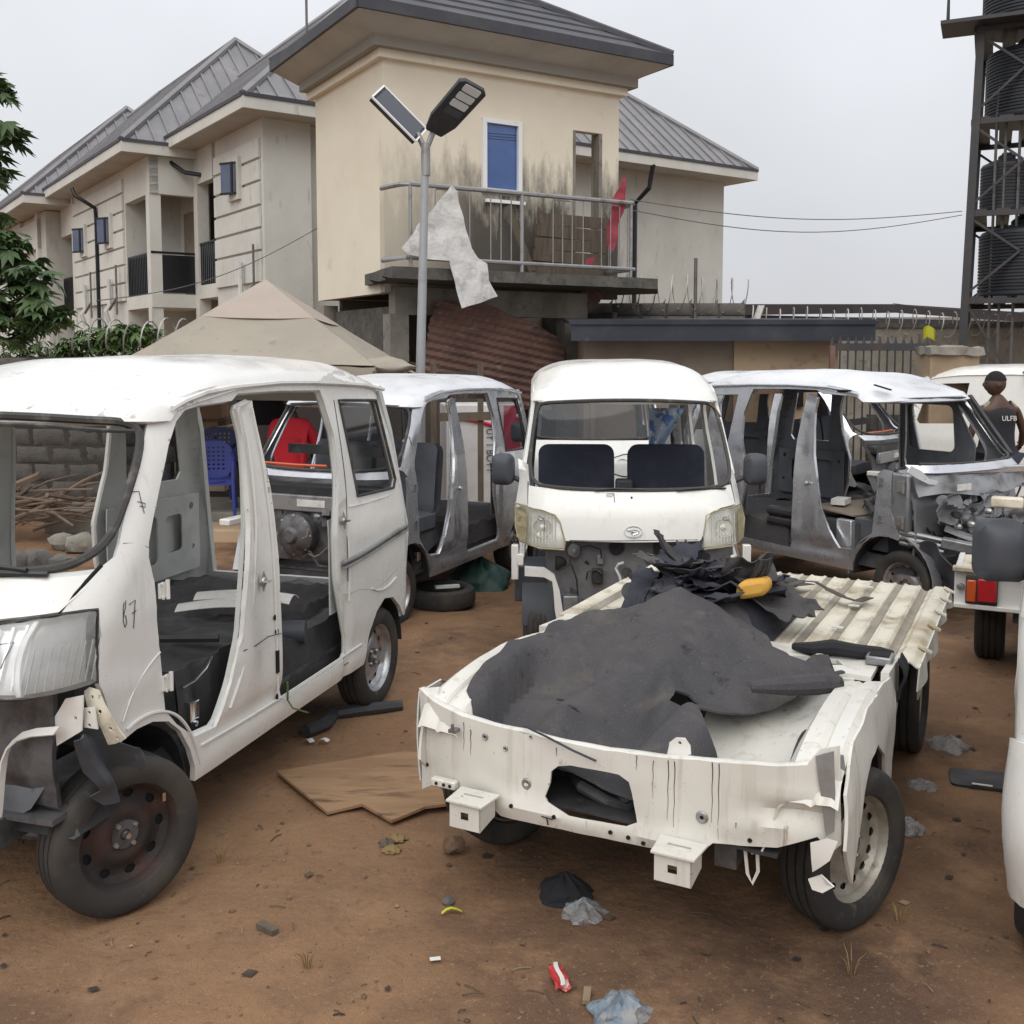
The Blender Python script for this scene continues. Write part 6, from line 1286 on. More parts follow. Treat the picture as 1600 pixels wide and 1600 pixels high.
def balcony(x0, xb, y0, y1, zs, rail_m, h=.95, ret=True, beam=5.75):
    s = MB().box(((x0+xb)/2, (y0+y1)/2, zs-.13), (xb-x0, y1-y0, .30)).build('balcony_slab', 'render_grey2', house, smooth=0)
    MB().box(((x0+xb)/2, y0+.10, beam+.4), (xb-x0, .2, .85)).build('balcony_beam', 'render_grey2', house, smooth=0); MB().box((x0+.1, (y0+y1)/2, beam+.4), (.2, y1-y0, .852)).build('balcony_beam', 'render_grey2', house, smooth=0)
    r = MB().box((x0+.05, (y0+y1)/2, zs+h/2), (.03, y1-y0-.1, h-.1)).build('balcony_rail', rail_m, house, smooth=0)
    MB().box((x0+.05, (y0+y1)/2, zs+h), (.06, y1-y0-.04, .05)).build('hand_rail', 'black_rail', r, smooth=0)
    if ret:
        MB().box(((x0+xb)/2, y0+.05, zs+h/2), (xb-x0-.1, .03, h-.1)).build('rail_return', rail_m, r, smooth=0); MB().box(((x0+xb)/2, y0+.05, zs+h), (xb-x0, .06, .05)).build('hand_rail', 'black_rail', r, smooth=0)
    n = max(3, int((y1-y0)/.14))
    for i in range(n+1): MB().box((x0+.02, y0+.08+(y1-y0-.16)*i/n, zs+h/2), (.02, .02, h)).build('rail_bar', 'black_rail', r, smooth=0)
    MB().box((xb-.02, (y0+y1)/2, zs+1.3), (.06, y1-y0, 2.7)).build('recess_wall', 'render_grey', house, smooth=0)
    MB().box((xb-.06, (y0+y1)/2+.2, zs+1.02), (.05, .85, 2.05)).build('door', 'tan_dark', house, smooth=0)
mat('rail_glass', (.16, .165, .175), .3, 0)
balcony(0.0, 1.0, 2.75, 4.2, 3.68, 'rail_glass', ret=False, beam=6.0)
balcony(-1.0, .35, 4.2, 6.25, 3.48, 'black_rail', beam=5.75)
balcony(-1.0, .4, 11.7, 13.4, 3.40, 'black_rail', ret=False, beam=5.6)
balcony(-1.5, .2, 14.2, 17.0, 3.30, 'black_rail', beam=5.35)
for x, y in ((-.88, 4.36), (-.88, 11.85), (-1.38, 14.35), (.12, 4.1)): MB().box((x, y, 3.3), (.26, .26, 6.5)).build('column', 'render_grey2', house, smooth=0)
def pipe(P, r=.05, m='black_rail', name='downpipe'): return MB().tube(P, r, 8).build(name, m, house)
pipe([(-1.6, 9.0, 6.4), (-1.55, 8.9, 6.2), (-1.12, 8.7, 5.9), (-1.1, 8.7, 5.6), (-1.1, 8.7, .2)]); pipe([(-.55, 4.3, 6.5), (-.3, 3.9, 6.2), (.85, 3.2, 6.0), (.9, 3.2, 5.8), (.9, 3.2, 3.8)])
pipe([(.0, 13.6, 6.2), (.1, 13.2, 5.9), (.3, 13.0, 5.7), (.3, 13.0, 3.5)])
for x, y in ((-.1, .95), (-1.1, 7.4), (-1.1, 10.0)):
    pipe([(x-.05, y, 4.0), (x-.05, y, 3.35), (x-.15, y-.03, 3.2), (x-.05, y, 2.9)], .055, 'pvc', 'waste_pipe'); pipe([(x-.05, y, 3.25), (x-.06, y-.75, 3.5)], .03, 'galv_dark', 'waste_pipe'); pipe([(x-.06, y-.75, 3.1), (x-.06, y-.75, 4.3)], .025, 'galv_dark', 'waste_pipe')
# right wing: downpipe and roof finial
q = hy(990, 470, -.1)
pipe([(q[0]+.15, -.60, 6.75), (q[0]+.15, -.50, 6.35), (q[0]+.12, -.5, 6.2), (q[0], -.12, 5.85), (q[0], -.12, 2.5)], .06)
f = hx(473, 40, 2.5); MB().tube([(2.6, f[0], 9.5), (2.6, f[0], 11.6)], .03, 6).tube([(2.6, f[0]-.12, 11.4), (2.6, f[0], 11.2), (2.6, f[0]+.12, 11.4)], .02, 5).build('roof_finial', 'galv_dark', house)

# ============================================================ cream gatehouse with balcony
tg_ = R(31); GO = at(600, 300, 15.0); GO.z = -.15
gate = empty('gatehouse', GO, tg_, 'cream two-storey gatehouse with mouldy balcony and dark overhanging roof', 'house')
gE = Vector((math.cos(tg_), math.sin(tg_), 0)); gF = Vector((-math.sin(tg_), math.cos(tg_), 0))
def gy(u, v, y):
    p = hit(u, v, GO+gF*y, gF)-GO; return (p.dot(gE), p.z)
def gl(u, v, y): q = gy(u, v, y); return Vector((q[0], y, q[1]))
# front wall with the shape of its damp stain in the material
def stained(name, base, low, high, x0):
    m = mat(name, base, .9, 0, [(.7, (.72, .65, .52), .42, .66, 5), (2.2, (.60, .53, .42), .6, .8, 7)], [(30, .15, .004)])
    nt = m.node_tree; n = nt.nodes; l = nt.links; b = n['Principled BSDF']; src = b.inputs['Base Color'].links[0].from_socket
    t = n.new('ShaderNodeTexCoord'); s = n.new('ShaderNodeSeparateXYZ'); l.new(t.outputs['Object'], s.inputs[0])
    mp = n.new('ShaderNodeMapping'); mp.inputs['Scale'].default_value = (2.6, 2.6, .7); l.new(t.outputs['Object'], mp.inputs[0])
    z = n.new('ShaderNodeTexNoise'); z.inputs['Scale'].default_value = 1.6; z.inputs['Detail'].default_value = 8; z.inputs['Roughness'].default_value = .7; l.new(mp.outputs[0], z.inputs[0])
    a = n.new('ShaderNodeMath'); a.operation = 'MULTIPLY_ADD'; a.inputs[1].default_value = 2.6; l.new(z.outputs[0], a.inputs[0]); a.inputs[2].default_value = -1.3
    c = n.new('ShaderNodeMath'); c.operation = 'SUBTRACT'; l.new(s.outputs[2], c.inputs[0]); l.new(a.outputs[0], c.inputs[1])
    r = n.new('ShaderNodeMapRange'); r.inputs[1].default_value = low; r.inputs[2].default_value = high; r.inputs[3].default_value = .93; r.inputs[4].default_value = 0; l.new(c.outputs[0], r.inputs[0])
    xr = n.new('ShaderNodeMapRange'); xr.inputs[1].default_value = x0-.5; xr.inputs[2].default_value = x0+.8; xr.inputs[3].default_value = .35; xr.inputs[4].default_value = 1; l.new(s.outputs[0], xr.inputs[0])
    mm = n.new('ShaderNodeMath'); mm.operation = 'MULTIPLY'; l.new(r.outputs[0], mm.inputs[0]); l.new(xr.outputs[0], mm.inputs[1])
    x = n.new('ShaderNodeMix'); x.data_type = 'RGBA'; l.new(mm.outputs[0], x.inputs[0]); l.new(src, x.inputs[6]); x.inputs[7].default_value = (.045, .038, .032, 1); l.new(x.outputs[2], b.inputs['Base Color'])
stained('render_stained', (.78, .71, .575), 4.25, 5.15, .7)
W0, W1 = gy(752, 300, 0), gy(813, 192, 0); D0 = gy(895, 300, 0)
wx0, wx1, wz0, wz1 = W0[0], W1[0], 4.55, W1[1]
FW = [(0, 3.0), (4.2, 3.0), (4.2, 6.42), (0, 6.42)]; dz = gy(895, 203, 0)[1]; dx0, dx1 = gy(895, 250, 0)[0], gy(941, 250, 0)[0]
MB().panel(FW, [[(wx0, wz0), (wx1, wz0), (wx1, wz1), (wx0, wz1)], [(dx0, 3.3), (dx1, 3.3), (dx1, dz), (dx0, dz)]], lambda x, z: (x, 0, z), .4).build('front_wall', 'render_stained', gate, smooth=0, solid=.16)
MB().box((.08, 1.45, 4.70), (.16, 2.58, 3.42)).build('side_wall', 'render_cream', gate, smooth=0)
MB().panel([(.1, 3.0), (dx0-.6, 3.0), (dx0-.6, 6.4), (.1, 6.4)], [], lambda x, z: (x, 2.7, z), .5).build('back_wall', 'render_cream', gate, smooth=0, solid=.1)
MB().box((4.12, .35, 4.75), (.158, .40, 3.3)).build('end_wall', 'render_cream', gate, smooth=0)
MB().box((1.9, 1.5, 3.08), (3.7, 2.5, .12)).build('upper_floor', 'concrete_dark', gate, smooth=0)
# blue window
wn_ = MB(); fw = .07; cxw, czw = (wx0+wx1)/2, (wz0+wz1)/2
for x in (wx0+fw/2, wx1-fw/2): wn_.box((x, -.02, czw), (fw, .09, wz1-wz0))
for z in (wz0+fw/2, wz1-fw/2): wn_.box((cxw, -.018, z), (wx1-wx0-2*fw, .086, fw))
wo_ = wn_.build('window', 'white_frame', gate, smooth=0); MB().box((cxw, .0, czw), (wx1-wx0-2*fw, .012, wz1-wz0-2*fw)).build('pane', 'blue_glass', wo_, smooth=0)
MB().box((cxw+.05, -.05, wz0-.12), (wx1-wx0, .06, .05)).build('window_sill', 'white_frame', wo_, smooth=0)
for k in (0, 1, 2): MB().tube([(wx0+.08, -.012, wz1-.22-.04*k), (wx1-.08, -.012, wz1-.20-.04*k)], .003, 4).build('pane_scratch', 'black_rail', wo_)
# door jamb
for x in (dx0+.03, dx1-.03): MB().box((x, .08, (3.3+dz)/2), (.06, .15, dz-3.3)).build('door_jamb', 'concrete', gate, smooth=0)
# cornice, eaves, roof
for d, z0, z1 in ((.10, 6.30, 6.42), (.22, 6.42, 6.56)):
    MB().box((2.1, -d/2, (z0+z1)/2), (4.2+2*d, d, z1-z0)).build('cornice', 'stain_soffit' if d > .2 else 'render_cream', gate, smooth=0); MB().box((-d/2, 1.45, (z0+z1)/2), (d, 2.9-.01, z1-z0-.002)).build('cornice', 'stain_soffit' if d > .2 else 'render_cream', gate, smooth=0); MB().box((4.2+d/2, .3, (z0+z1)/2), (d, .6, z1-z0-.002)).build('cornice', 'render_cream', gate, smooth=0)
sf = MB(); x0, x1, y0, y1 = -.64, 4.78, -.64, 3.05; zi, zo = 6.56, 6.74
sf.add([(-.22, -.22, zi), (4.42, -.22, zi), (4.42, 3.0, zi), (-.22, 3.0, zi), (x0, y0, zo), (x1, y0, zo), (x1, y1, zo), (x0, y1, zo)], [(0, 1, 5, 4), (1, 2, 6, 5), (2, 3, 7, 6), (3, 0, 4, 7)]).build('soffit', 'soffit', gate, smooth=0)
def tile_roof():
    n = 5; hx_ = (y1-y0)/2; sl = .62; mb = MB()
    for k in range(n):
        a = hx_*k/n; b = hx_*(k+1)/n; za = zo+.16+a*sl; zb = zo+.13+b*sl
        A = [Vector((x0+a, y0+a, za)), Vector((x1-a, y0+a, za)), Vector((x1-a, y1-a, za)), Vector((x0+a, y1-a, za))]; B = [Vector((x0+b, y0+b, zb)), Vector((x1-b, y0+b, zb)), Vector((x1-b, y1-b, zb)), Vector((x0+b, y1-b, zb))]
        for i in range(4): mb.add([A[i]-Vector((0, 0, .06)), A[(i+1) % 4]-Vector((0, 0, .06)), A[(i+1) % 4], A[i], B[(i+1) % 4], B[i]], [(0, 1, 2, 3), (3, 2, 4, 5)])
    return mb
rfg = tile_roof().build('roof', 'roof_dark', gate, smooth=0)
fsg = MB()
c = [Vector((x0, y0, zo+.07)), Vector((x1, y0, zo+.07)), Vector((x1, y1, zo+.07)), Vector((x0, y1, zo+.07))]
for p, q in zip(c, c[1:]+c[:1]): fsg.bar(p, q, .06, .16)
fsg.build('fascia_board', 'roof_dark', rfg, smooth=0)
for a, b in zip(c, [Vector((x0+2.08, y0+2.08, zo+1.45)), Vector((x1-2.08, y0+2.08, zo+1.45)), Vector((x1-2.08, y1-2.08, zo+1.45)), Vector((x0+2.08, y1-2.08, zo+1.45))]): MB().tube([a+Vector((0, 0, .09)), b], .07, 6).build('ridge_cap', 'roof_dark', rfg)
# balcony slab, beams, columns, rail
zs = 3.28; bx0, bx1, by = -.36, 4.15, -1.05
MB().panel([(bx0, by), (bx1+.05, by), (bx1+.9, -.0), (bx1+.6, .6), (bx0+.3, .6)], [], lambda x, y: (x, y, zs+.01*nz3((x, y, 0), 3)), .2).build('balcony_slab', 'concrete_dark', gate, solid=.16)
MB().bar((.1, -.02, 2.87), (3.5, -.02, 2.87), .22, .40).build('balcony_beam', 'concrete', gate, smooth=0)
for x in (.16, 3.20): MB().box((x, -.02, 1.33), (.30, .26, 2.7), None, .98).build('column', 'concrete', gate, smooth=0)
MB().box((.12, 2.6, 1.45), (.25, .25, 2.9)).build('column', 'concrete', gate, smooth=0)
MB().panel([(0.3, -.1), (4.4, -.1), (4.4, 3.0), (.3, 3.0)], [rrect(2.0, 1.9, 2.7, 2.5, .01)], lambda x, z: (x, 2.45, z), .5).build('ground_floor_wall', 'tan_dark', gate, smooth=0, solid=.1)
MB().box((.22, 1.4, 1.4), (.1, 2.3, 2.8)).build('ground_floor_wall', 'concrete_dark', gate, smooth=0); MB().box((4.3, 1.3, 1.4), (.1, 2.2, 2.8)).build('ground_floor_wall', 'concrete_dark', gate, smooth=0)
rail = empty('balcony_rail', (0, 0, 0), 0, parent=gate)
yr = by+.05; zt, zb = zs+1.12, zs+.13
tl0 = MB().tube([(bx0+.12, -.45, zt), (bx0+.2, yr+.1, zt+.0), (bx0+.28, yr, zt), (bx1-.42, yr, zt+.02), (bx1-.36, yr+.08, zt+.02), (bx1-.30, -.3, zt)], .035, 8).build('top_rail', 'galv', rail); MB().tube([(bx0+.15, -.4, zb), (bx0+.22, yr, zb), (bx1-.38, yr, zb), (bx1-.34, -.2, zb)], .032, 8).build('bottom_rail', 'galv', rail)
for x in (bx0+.30, 1.72, bx1-.45): MB().tube([(x, yr, zs-.02), (x, yr, zt)], .028, 8).build('rail_post', 'galv', rail)
for k in range(4):
    x = bx0+.68+.88*k+(.18 if k > 1 else 0); w = .34
    MB().tube([(x, yr, zb), (x, yr, zt-.06), (x+.02, yr, zt-.04), (x+w-.02, yr, zt-.04), (x+w, yr, zt-.06), (x+w, yr, zb)], .009, 6).build('rail_loop', 'galv', rail); MB().tube([(x+w/2, yr, zb), (x+w/2, yr, zt-.04)], .009, 6).build('rail_bar', 'galv', rail)
    MB().tube([(x+w+.2, yr, zb), (x+w+.2, yr, zt-.02)], .009, 6).build('rail_bar', 'galv', rail)
for y in (-.8, -.55, -.3): MB().tube([(bx1-.36, y, zb), (bx1-.36, y, zt)], .009, 6).build('rail_bar', 'galv', rail)
def on_gate(o): o.location = GO; o.rotation_euler = (0, 0, tg_); return o
# boards stored on the balcony
for k in range(5): 
    o = on_gate(MB().box((3.0+.03*k, -.30, 3.42+.19*k), (1.35, .04, .18), rot('Y', 1.5*(k % 2))).build('plank', 'bark', smooth=0, label='weathered dark plank stacked on the gatehouse balcony', cat='plank', group='planks stacked on the balcony'))
on_gate(MB().bar((2.25, -.45, 3.35), (2.0, -.12, 4.35), .05, .09).build('prop_board', 'bark', smooth=0, label='leaning dark timber prop on the gatehouse balcony', cat='timber'))
# cloths
def cloth_poly(P, y, amp, seed, step=.06):
    O = [gy(u, v, y) for u, v in P]
    return MB().panel(O, [], lambda x, z: (x, y+amp*math.sin(x*16+z*5)+amp*1.5*nz3((x, z, 0), 4, seed), z), step)
CW = [(628, 388), (655, 350), (690, 310), (704, 290), (712, 298), (724, 345), (737, 388), (748, 402), (762, 412), (766, 438), (778, 463), (748, 474), (720, 482), (712, 452), (702, 408), (664, 404), (640, 398)]
on_gate(cloth_poly(CW, yr-.13, .025, 3).build('hanging_cloth', 'tarp_white', smooth=60, solid=.006, label='torn dirty white tarpaulin hanging through the balcony rail', cat='tarpaulin'))
on_gate(cloth_poly([(947, 350), (960, 312), (972, 278), (979, 276), (976, 320), (966, 362), (957, 394), (950, 382)], yr+.06, .03, 5).build('hanging_cloth', 'cloth_red', smooth=60, solid=.006, label='faded red cloth draped over the end of the balcony rail', cat='cloth'))
on_gate(cloth_poly([(917, 404), (929, 402), (926, 413), (918, 413)], yr+.1, .02, 6).build('cloth_scrap', 'cloth_red', smooth=60, solid=.006, label='small red cloth scrap on the mouldy balcony slab', cat='cloth'))
# corrugated sheets
def corr(P, y, tilt, label, lean=.25, m='rust_sheet'):
    O = [gy(u, v, y) for u, v in P]; cz = min(p[1] for p in O); t = R(tilt)
    def f(x, z): q = -x*math.sin(t)+z*math.cos(t); return (x, y+lean*(z-cz)+.022*math.sin(q*2*math.pi/.115), z)
    return on_gate(MB().panel(O, [], f, .028).build('corrugated_sheet', m, smooth=60, solid=.004, label=label, cat='metal sheet'))
corr([(664, 640), (668, 560), (678, 505), (692, 470), (760, 470), (806, 490), (842, 504), (872, 522), (889, 540), (886, 572), (866, 602), (862, 640)], -.45, -11, 'large rusty corrugated sheet leaning under the gatehouse balcony', .12)
corr([(900, 470), (912, 452), (952, 446), (948, 462), (918, 492), (902, 502)], -.1, -40, 'small rusty corrugated piece hanging beside the gatehouse column', .1)

# ============================================================ solar street lamp
LP = at(657, 580, 12.4); LT = at(665, 228, 12.4)
sl = empty('street_lamp', (LP.x, LP.y, -.15), 0, 'grey solar street lamp with twin arms in front of the gatehouse', 'street lamp')
rel = lambda p: Vector((p[0]-LP.x, p[1]-LP.y, p[2]+.15))
MB().tube([(-.01, 0, 0), rel(LP), rel(LT)], [.062, .058, .045], 12).build('pole', 'pole_grey', sl)
MB().tube([rel(LT)-Vector((0, 0, .35)), rel(LT)+Vector((0, 0, .03))], .055, 12).build('collar', 'galv', sl)
a1, a2 = rel(at(652, 208, 12.4)), rel(at(676, 208, 12.4))
MB().tube([rel(LT)-Vector((0, 0, .06)), a1], .035, 8).build('arm', 'galv', sl); MB().tube([rel(LT)-Vector((0, 0, .06)), a2], .035, 8).build('arm', 'galv', sl)
def slab(p, q, w, h, nrm): return MB().bar(p, q, w, h, nrm)
p0, p1 = rel(at(655, 214, 12.45)), rel(at(588, 146, 12.3)); nn = Vector((.55, -.55, .6))
sp0 = slab(p0, p1, .42, .05, nn).build('solar_panel', 'black_plastic', sl, smooth=0, bevel=.01); d = (p1-p0).normalized(); xx = d.cross(nn).normalized(); up = xx.cross(d).normalized()
slab(p0.lerp(p1, .06)+up*.03, p0.lerp(p1, .94)+up*.03, .36, .012, nn).build('solar_cells', 'solar', sp0, smooth=0)
for k in (-1, 1): MB().bar(p0+xx*.2*k+up*.035, p1+xx*.2*k+up*.035, .02, .02, nn).build('panel_frame', 'white_frame', sp0, smooth=0)
for q in (p0, p1): MB().bar(q+xx*.2+up*.036, q-xx*.2+up*.036, .02, .02, nn).build('panel_frame', 'white_frame', sp0, smooth=0)
h0, h1 = rel(at(677, 206, 12.4)), rel(at(742, 132, 11.9)); n2 = Vector((-.3, .75, .6)); d = (h1-h0).normalized(); xx = d.cross(n2).normalized(); up = xx.cross(d).normalized()
P = [(-.10, 0), (.10, 0), (.16, .25), (.17, .95), (.12, 1.0), (-.12, 1.0), (-.17, .95), (-.16, .25)]; Ln = (h1-h0).length
lh = MB().prism(P, lambda x, y, z: h0+d*y*Ln+xx*x*1.1+up*z, -.035, .035).build('lamp_head', 'black_plastic', sl, bevel=.012)
for k in range(4): MB().prism(rrect(-.11, .0, .11, .12, .02), lambda x, y, z: h0+d*(.42+.145*k+y)*Ln+xx*x+up*(z), -.046, -.034).build('led_module', 'led' if k else 'mirror_plastic', lh)

# ============================================================ compound wall of sandcrete blocks on the left
WY = 13.2; bw, bh = .45, .23
wall = empty('block_wall', (-11.2, WY, -.16), 0, 'weathered grey concrete block wall behind the firewood', 'wall')
nx, nzv = 15, 9
MB().box((nx*bw/2, .16, nzv*bh/2), (nx*bw, .14, nzv*bh)).build('mortar_core', 'mortar', wall, smooth=0)
bm_ = []
for k in range(4):
    mb = MB(); 
    def bf(x, z): return (x, -.02-.012*noise.noise(Vector((x*6+k*9, z*6, 0)))+.012*ss(.40, .5, max(abs(x/bw), abs(z/bh)))*2, z)
    mb.panel(rrect(-bw/2+.012, -bh/2+.012, bw/2-.012, bh/2-.012, .02), [], bf, .055); me = mb.mesh('block', 50); me.materials.append(MATS['block']); bm_.append(me)
rb = random.Random(3)
for j in range(nzv):
    for i in range(nx+(j % 2)):
        o = put('block', bm_[rb.randrange(4)], wall, solid=.10); o.location = ((i+.5-.5*(j % 2))*bw, .10+rb.uniform(-.012, .008), (j+.5)*bh); o.rotation_euler = (0, rb.uniform(-.012, .012), 0)
# razor wire
def razor(A, B, label, r=.22, pitch=.22, group=None, sag=0, wr=.011):
    A = Vector(A); B = Vector(B); L = (B-A).length; n = int(L/pitch*14); d = (B-A).normalized(); s = d.cross(Vector((0, 0, 1))).normalized()
    P = [A+d*(L*i/n)+s*r*math.cos(i/14*2*math.pi)+Vector((0, 0, r*math.sin(i/14*2*math.pi)+.03*math.sin(i*.11))) for i in range(n+1)]
    mb = MB().tube(P, wr, 3, cap=False)
    for i in range(0, n, 3): 
        p = P[i]; mb.add([p+Vector((-.022, 0, -.012)), p+Vector((.022, 0, .012)), p+Vector((0, .02, -.01))], [(0, 1, 2)])
    return mb.build('razor_wire', 'wire', label=label, cat='razor wire', group=group)
razor((-11, WY+.2, 2.12), (-4.2, WY+.4, 2.18), 'coil of razor wire along the top of the block wall by the shrub')
for k in range(3): MB().tube([(-10+2.6*k, WY+.2, 1.8), (-10+2.6*k, WY+.2, 2.5)], .02, 6).build('wire_post', 'galv_dark', wall)

# ============================================================ canopy stall
AP = at(415, 437, 12.2); FL = at(188, 566, 10.9); FRc = at(585, 572, 10.7); BR = at(652, 584, 13.2); BL = at(232, 580, 13.4)
cn = empty('canopy_tent', ((FL.x+BR.x)/2, 12, -.15), 0, 'faded brown pyramid canopy tent between the house and the white van', 'canopy')
cr = lambda p: Vector((p[0]-cn.location.x, p[1]-12, p[2]+.15))
def cface(A, B, t0, t1, m, name, sag=.05):
    def f(u, v):
        t = t0+(t1-t0)*v; p = AP.lerp(A.lerp(B, u), t); p = p-Vector((0, 0, sag*math.sin(u*math.pi)*math.sin(t*math.pi)+.02*nz3(p, 2)*t)); return cr(p)
    return MB().grid(16, 14, f).build(name, m, cn, smooth=60, solid=.006)
cs = [FL, FRc, BR, BL]
for A, B in zip(cs, cs[1:]+cs[:1]): cface(A, B, .0, .47, 'canopy_pink', 'canopy_cap', .02); cface(A, B, .44, 1.0, 'canopy_brown', 'canopy_skirt')
for A, B in zip(cs, cs[1:]+cs[:1]): MB().grid(20, 3, lambda u, v: cr(A.lerp(B, u)-Vector((0, 0, .14*v+.02*abs(math.sin(u*18)))))).build('valance', 'canopy_brown', cn, solid=.005)
for p in cs: MB().tube([(cr(p).x, cr(p).y, 0), cr(p)-Vector((0, 0, .05))], .02, 8).build('tent_leg', 'galv_dark', cn)
p = at(598, 570, 10.9); MB().grid(22, 10, lambda u, v: cr(p)+Vector((.36*(math.cos(u*6.283)*math.sin(v*3.14)), .15*math.sin(u*6.283)*math.sin(v*3.14), -.12+.20*v+.05*noise.noise(Vector((u*7, v*4, 1)))))).build('bundled_flap', 'canopy_brown', cn, smooth=50)
# ---- dim stall under it: back wall, boxes, step, chairs
MB().box((-2.6, 14.6, .75), (4.4, .15, 1.9)).build('stall_back_wall', 'stall_shade', label='brown back wall of the stall, canopy shade put into its colour', cat='wall', smooth=0)
MB().box((-4.0, 12.55, -.03), (3.0, 1.3, .26)).build('stall_step', 'concrete', label='concrete step in front of the stall under the canopy', cat='step', smooth=0, bevel=.02)
MB().box((-3.6, 11.55, -.08), (1.9, .55, .16)).build('stall_step', 'tan_wall', label='low tan kerb stone below the stall step', cat='step', smooth=0, bevel=.02)
for k, (u, v, w, h, m) in enumerate([(322, 640, .5, .22, 'carton'), (318, 664, .5, .2, 'carton'), (318, 688, .55, .2, 'carton'), (358, 678, .36, .24, 'carton_pale'), (340, 752, .30, .22, 'carton_pale')]):
    q = at(u, v, 13.6); MB().box(q, (w, .4, h)).build('carton', m, smooth=0, bevel=.008, label=['brown carton, topmost of its stack in the dim stall', 'brown carton in the middle of the stall stack', 'brown carton at the foot of the stall stack', 'pale carton with red print beside the brown cartons', 'pale block behind the blue chair arm'][k], cat='carton')
    if v < 700: MB().box((q.x, q.y, q.z-h/2-.02), (w+.1, .45, .03)).build('shelf_board', 'bark', smooth=0, label='dark shelf board under carton %s in the stall' % ['one', 'two', 'three', 'four'][k] if False else ['dark shelf board under the topmost carton', 'dark shelf board under the middle carton', 'dark shelf board under the lowest carton', 'dark shelf board under the pale carton'][k], cat='shelf')
MB().grid(8, 10, lambda u, v: (at(410, 600, 13.0).x-.28+.56*u, 13.0+.05*math.sin(u*9), 2.0-.95*v)).build('hanging_clothes', 'cloth_dark', smooth=60, solid=.03, label='dark clothes hanging in the stall under the canopy', cat='clothes')
MB().box(at(378, 640, 13.3), (.10, .10, 1.3)).build('stall_post', 'blue_dark', smooth=0, label='blue painted post in the stall', cat='post')
def plastic_chair(x, y, z, rz, label, m='blue_plastic'):
    t = empty('plastic_chair', (x, y, z), R(rz), label, 'chair')
    BO = rrect(-.24, .40, .24, .84, .16, 5); hs = [rrect(-.16+.055*i, .50+.05*j, -.16+.055*i+.03, .50+.05*j+.02, .004, 1) for i in range(6) for j in range(6)]
    MB().panel(BO, hs, lambda a, b: (a, .20+.10*(b-.4)+.0-.35*a*a, b), .04).build('backrest', m, t, smooth=60, solid=.012)
    MB().panel(rrect(-.24, -.22, .24, .22, .06), [], lambda a, b: (a, b, .42-.02*math.cos(a*6)), .06).build('seat', m, t, smooth=60, solid=.02)
    MB().panel([(-.24, .36), (.24, .36), (.24, .42), (-.24, .42)], [], lambda a, b: (a, -.22, b), .1).build('seat_apron', m, t, solid=.012)
    for sx in (-1, 1):
        MB().tube([(sx*.23, .24, .70), (sx*.27, .10, .65), (sx*.275, -.12, .63), (sx*.27, -.22, .62)], .024, 8).build('arm', m, t)
        MB().tube([(sx*.275, -.24, 0), (sx*.265, -.22, .42), (sx*.27, -.21, .63)], [.02, .026, .024], 8).build('leg', m, t); MB().tube([(sx*.27, .32, 0), (sx*.235, .22, .42)], [.02, .026], 8).build('leg', m, t)
    return t
q = at(330, 770, 11.9); plastic_chair(q.x, q.y, .08, 12, 'blue plastic armchair with perforated back on the stall step')
q = at(334, 735, 12.5); plastic_chair(q.x, q.y, .20, 0, 'darker blue plastic chair behind the perforated armchair', 'blue_dark')
# ---- drinks fridge seen through the silver van
fp = at(757, 700, 13.0); fr_ = empty('drinks_fridge', (fp.x, fp.y, -.15), R(12), 'red and white drinks fridge with bottle lettering under the gatehouse', 'fridge'); fr_.scale = (1, 1, .76)
MB().box((0, .3, 1.05), (.98, .6, 1.75)).build('cabinet', 'fridge_white', fr_, smooth=0, bevel=.02)
MB().panel([(-.46, .25), (.22, .25), (.22, 1.25), (.10, 1.52), (-.15, 1.72), (-.46, 1.82)], [], lambda x, z: (x, -.012, z), .2).build('front_panel', 'fridge_white', fr_, solid=.01)
MB().box((.36, -.006, 1.05), (.22, .012, 1.7)).build('red_band', 'fridge_red', fr_, smooth=0); MB().tube([(-.46+.068*i, -.02, 1.50+.20*math.sin(1.57+i*.15)) for i in range(11)], .035, 6).build('red_arc', 'fridge_red', fr_)
cu = bpy.data.curves.new('bottle_lettering', 'FONT'); cu.body = 'UY 1 BOTT'; cu.size = .15; cu.extrude = .001; cu.materials.append(MATS['print_dark'])
to = text_mesh('bottle_lettering', cu); to['kind'] = 'stuff'; to.parent = fr_; to.location = (.02, -.03, 1.52); to.rotation_euler = (R(90), R(90), 0)
# timber posts of the stall by the fridge
for k, (u, Yd) in enumerate([(751, 12.3), (678, 12.2)]):
    q = at(u, 700, Yd); MB().box((q.x, q.y, .85), (.07, .07, 2.0)).build('timber_post', 'bark', smooth=0, label=['timber post beside the drinks fridge', 'timber post seen above the grey seat of the silver van'][k], cat='post')
a, b = at(670, 652, 12.25), at(768, 650, 12.25); MB().bar(a, b, .05, .10).build('timber_rail', 'bark', smooth=0, label='timber rail nailed between the two stall posts', cat='rail')

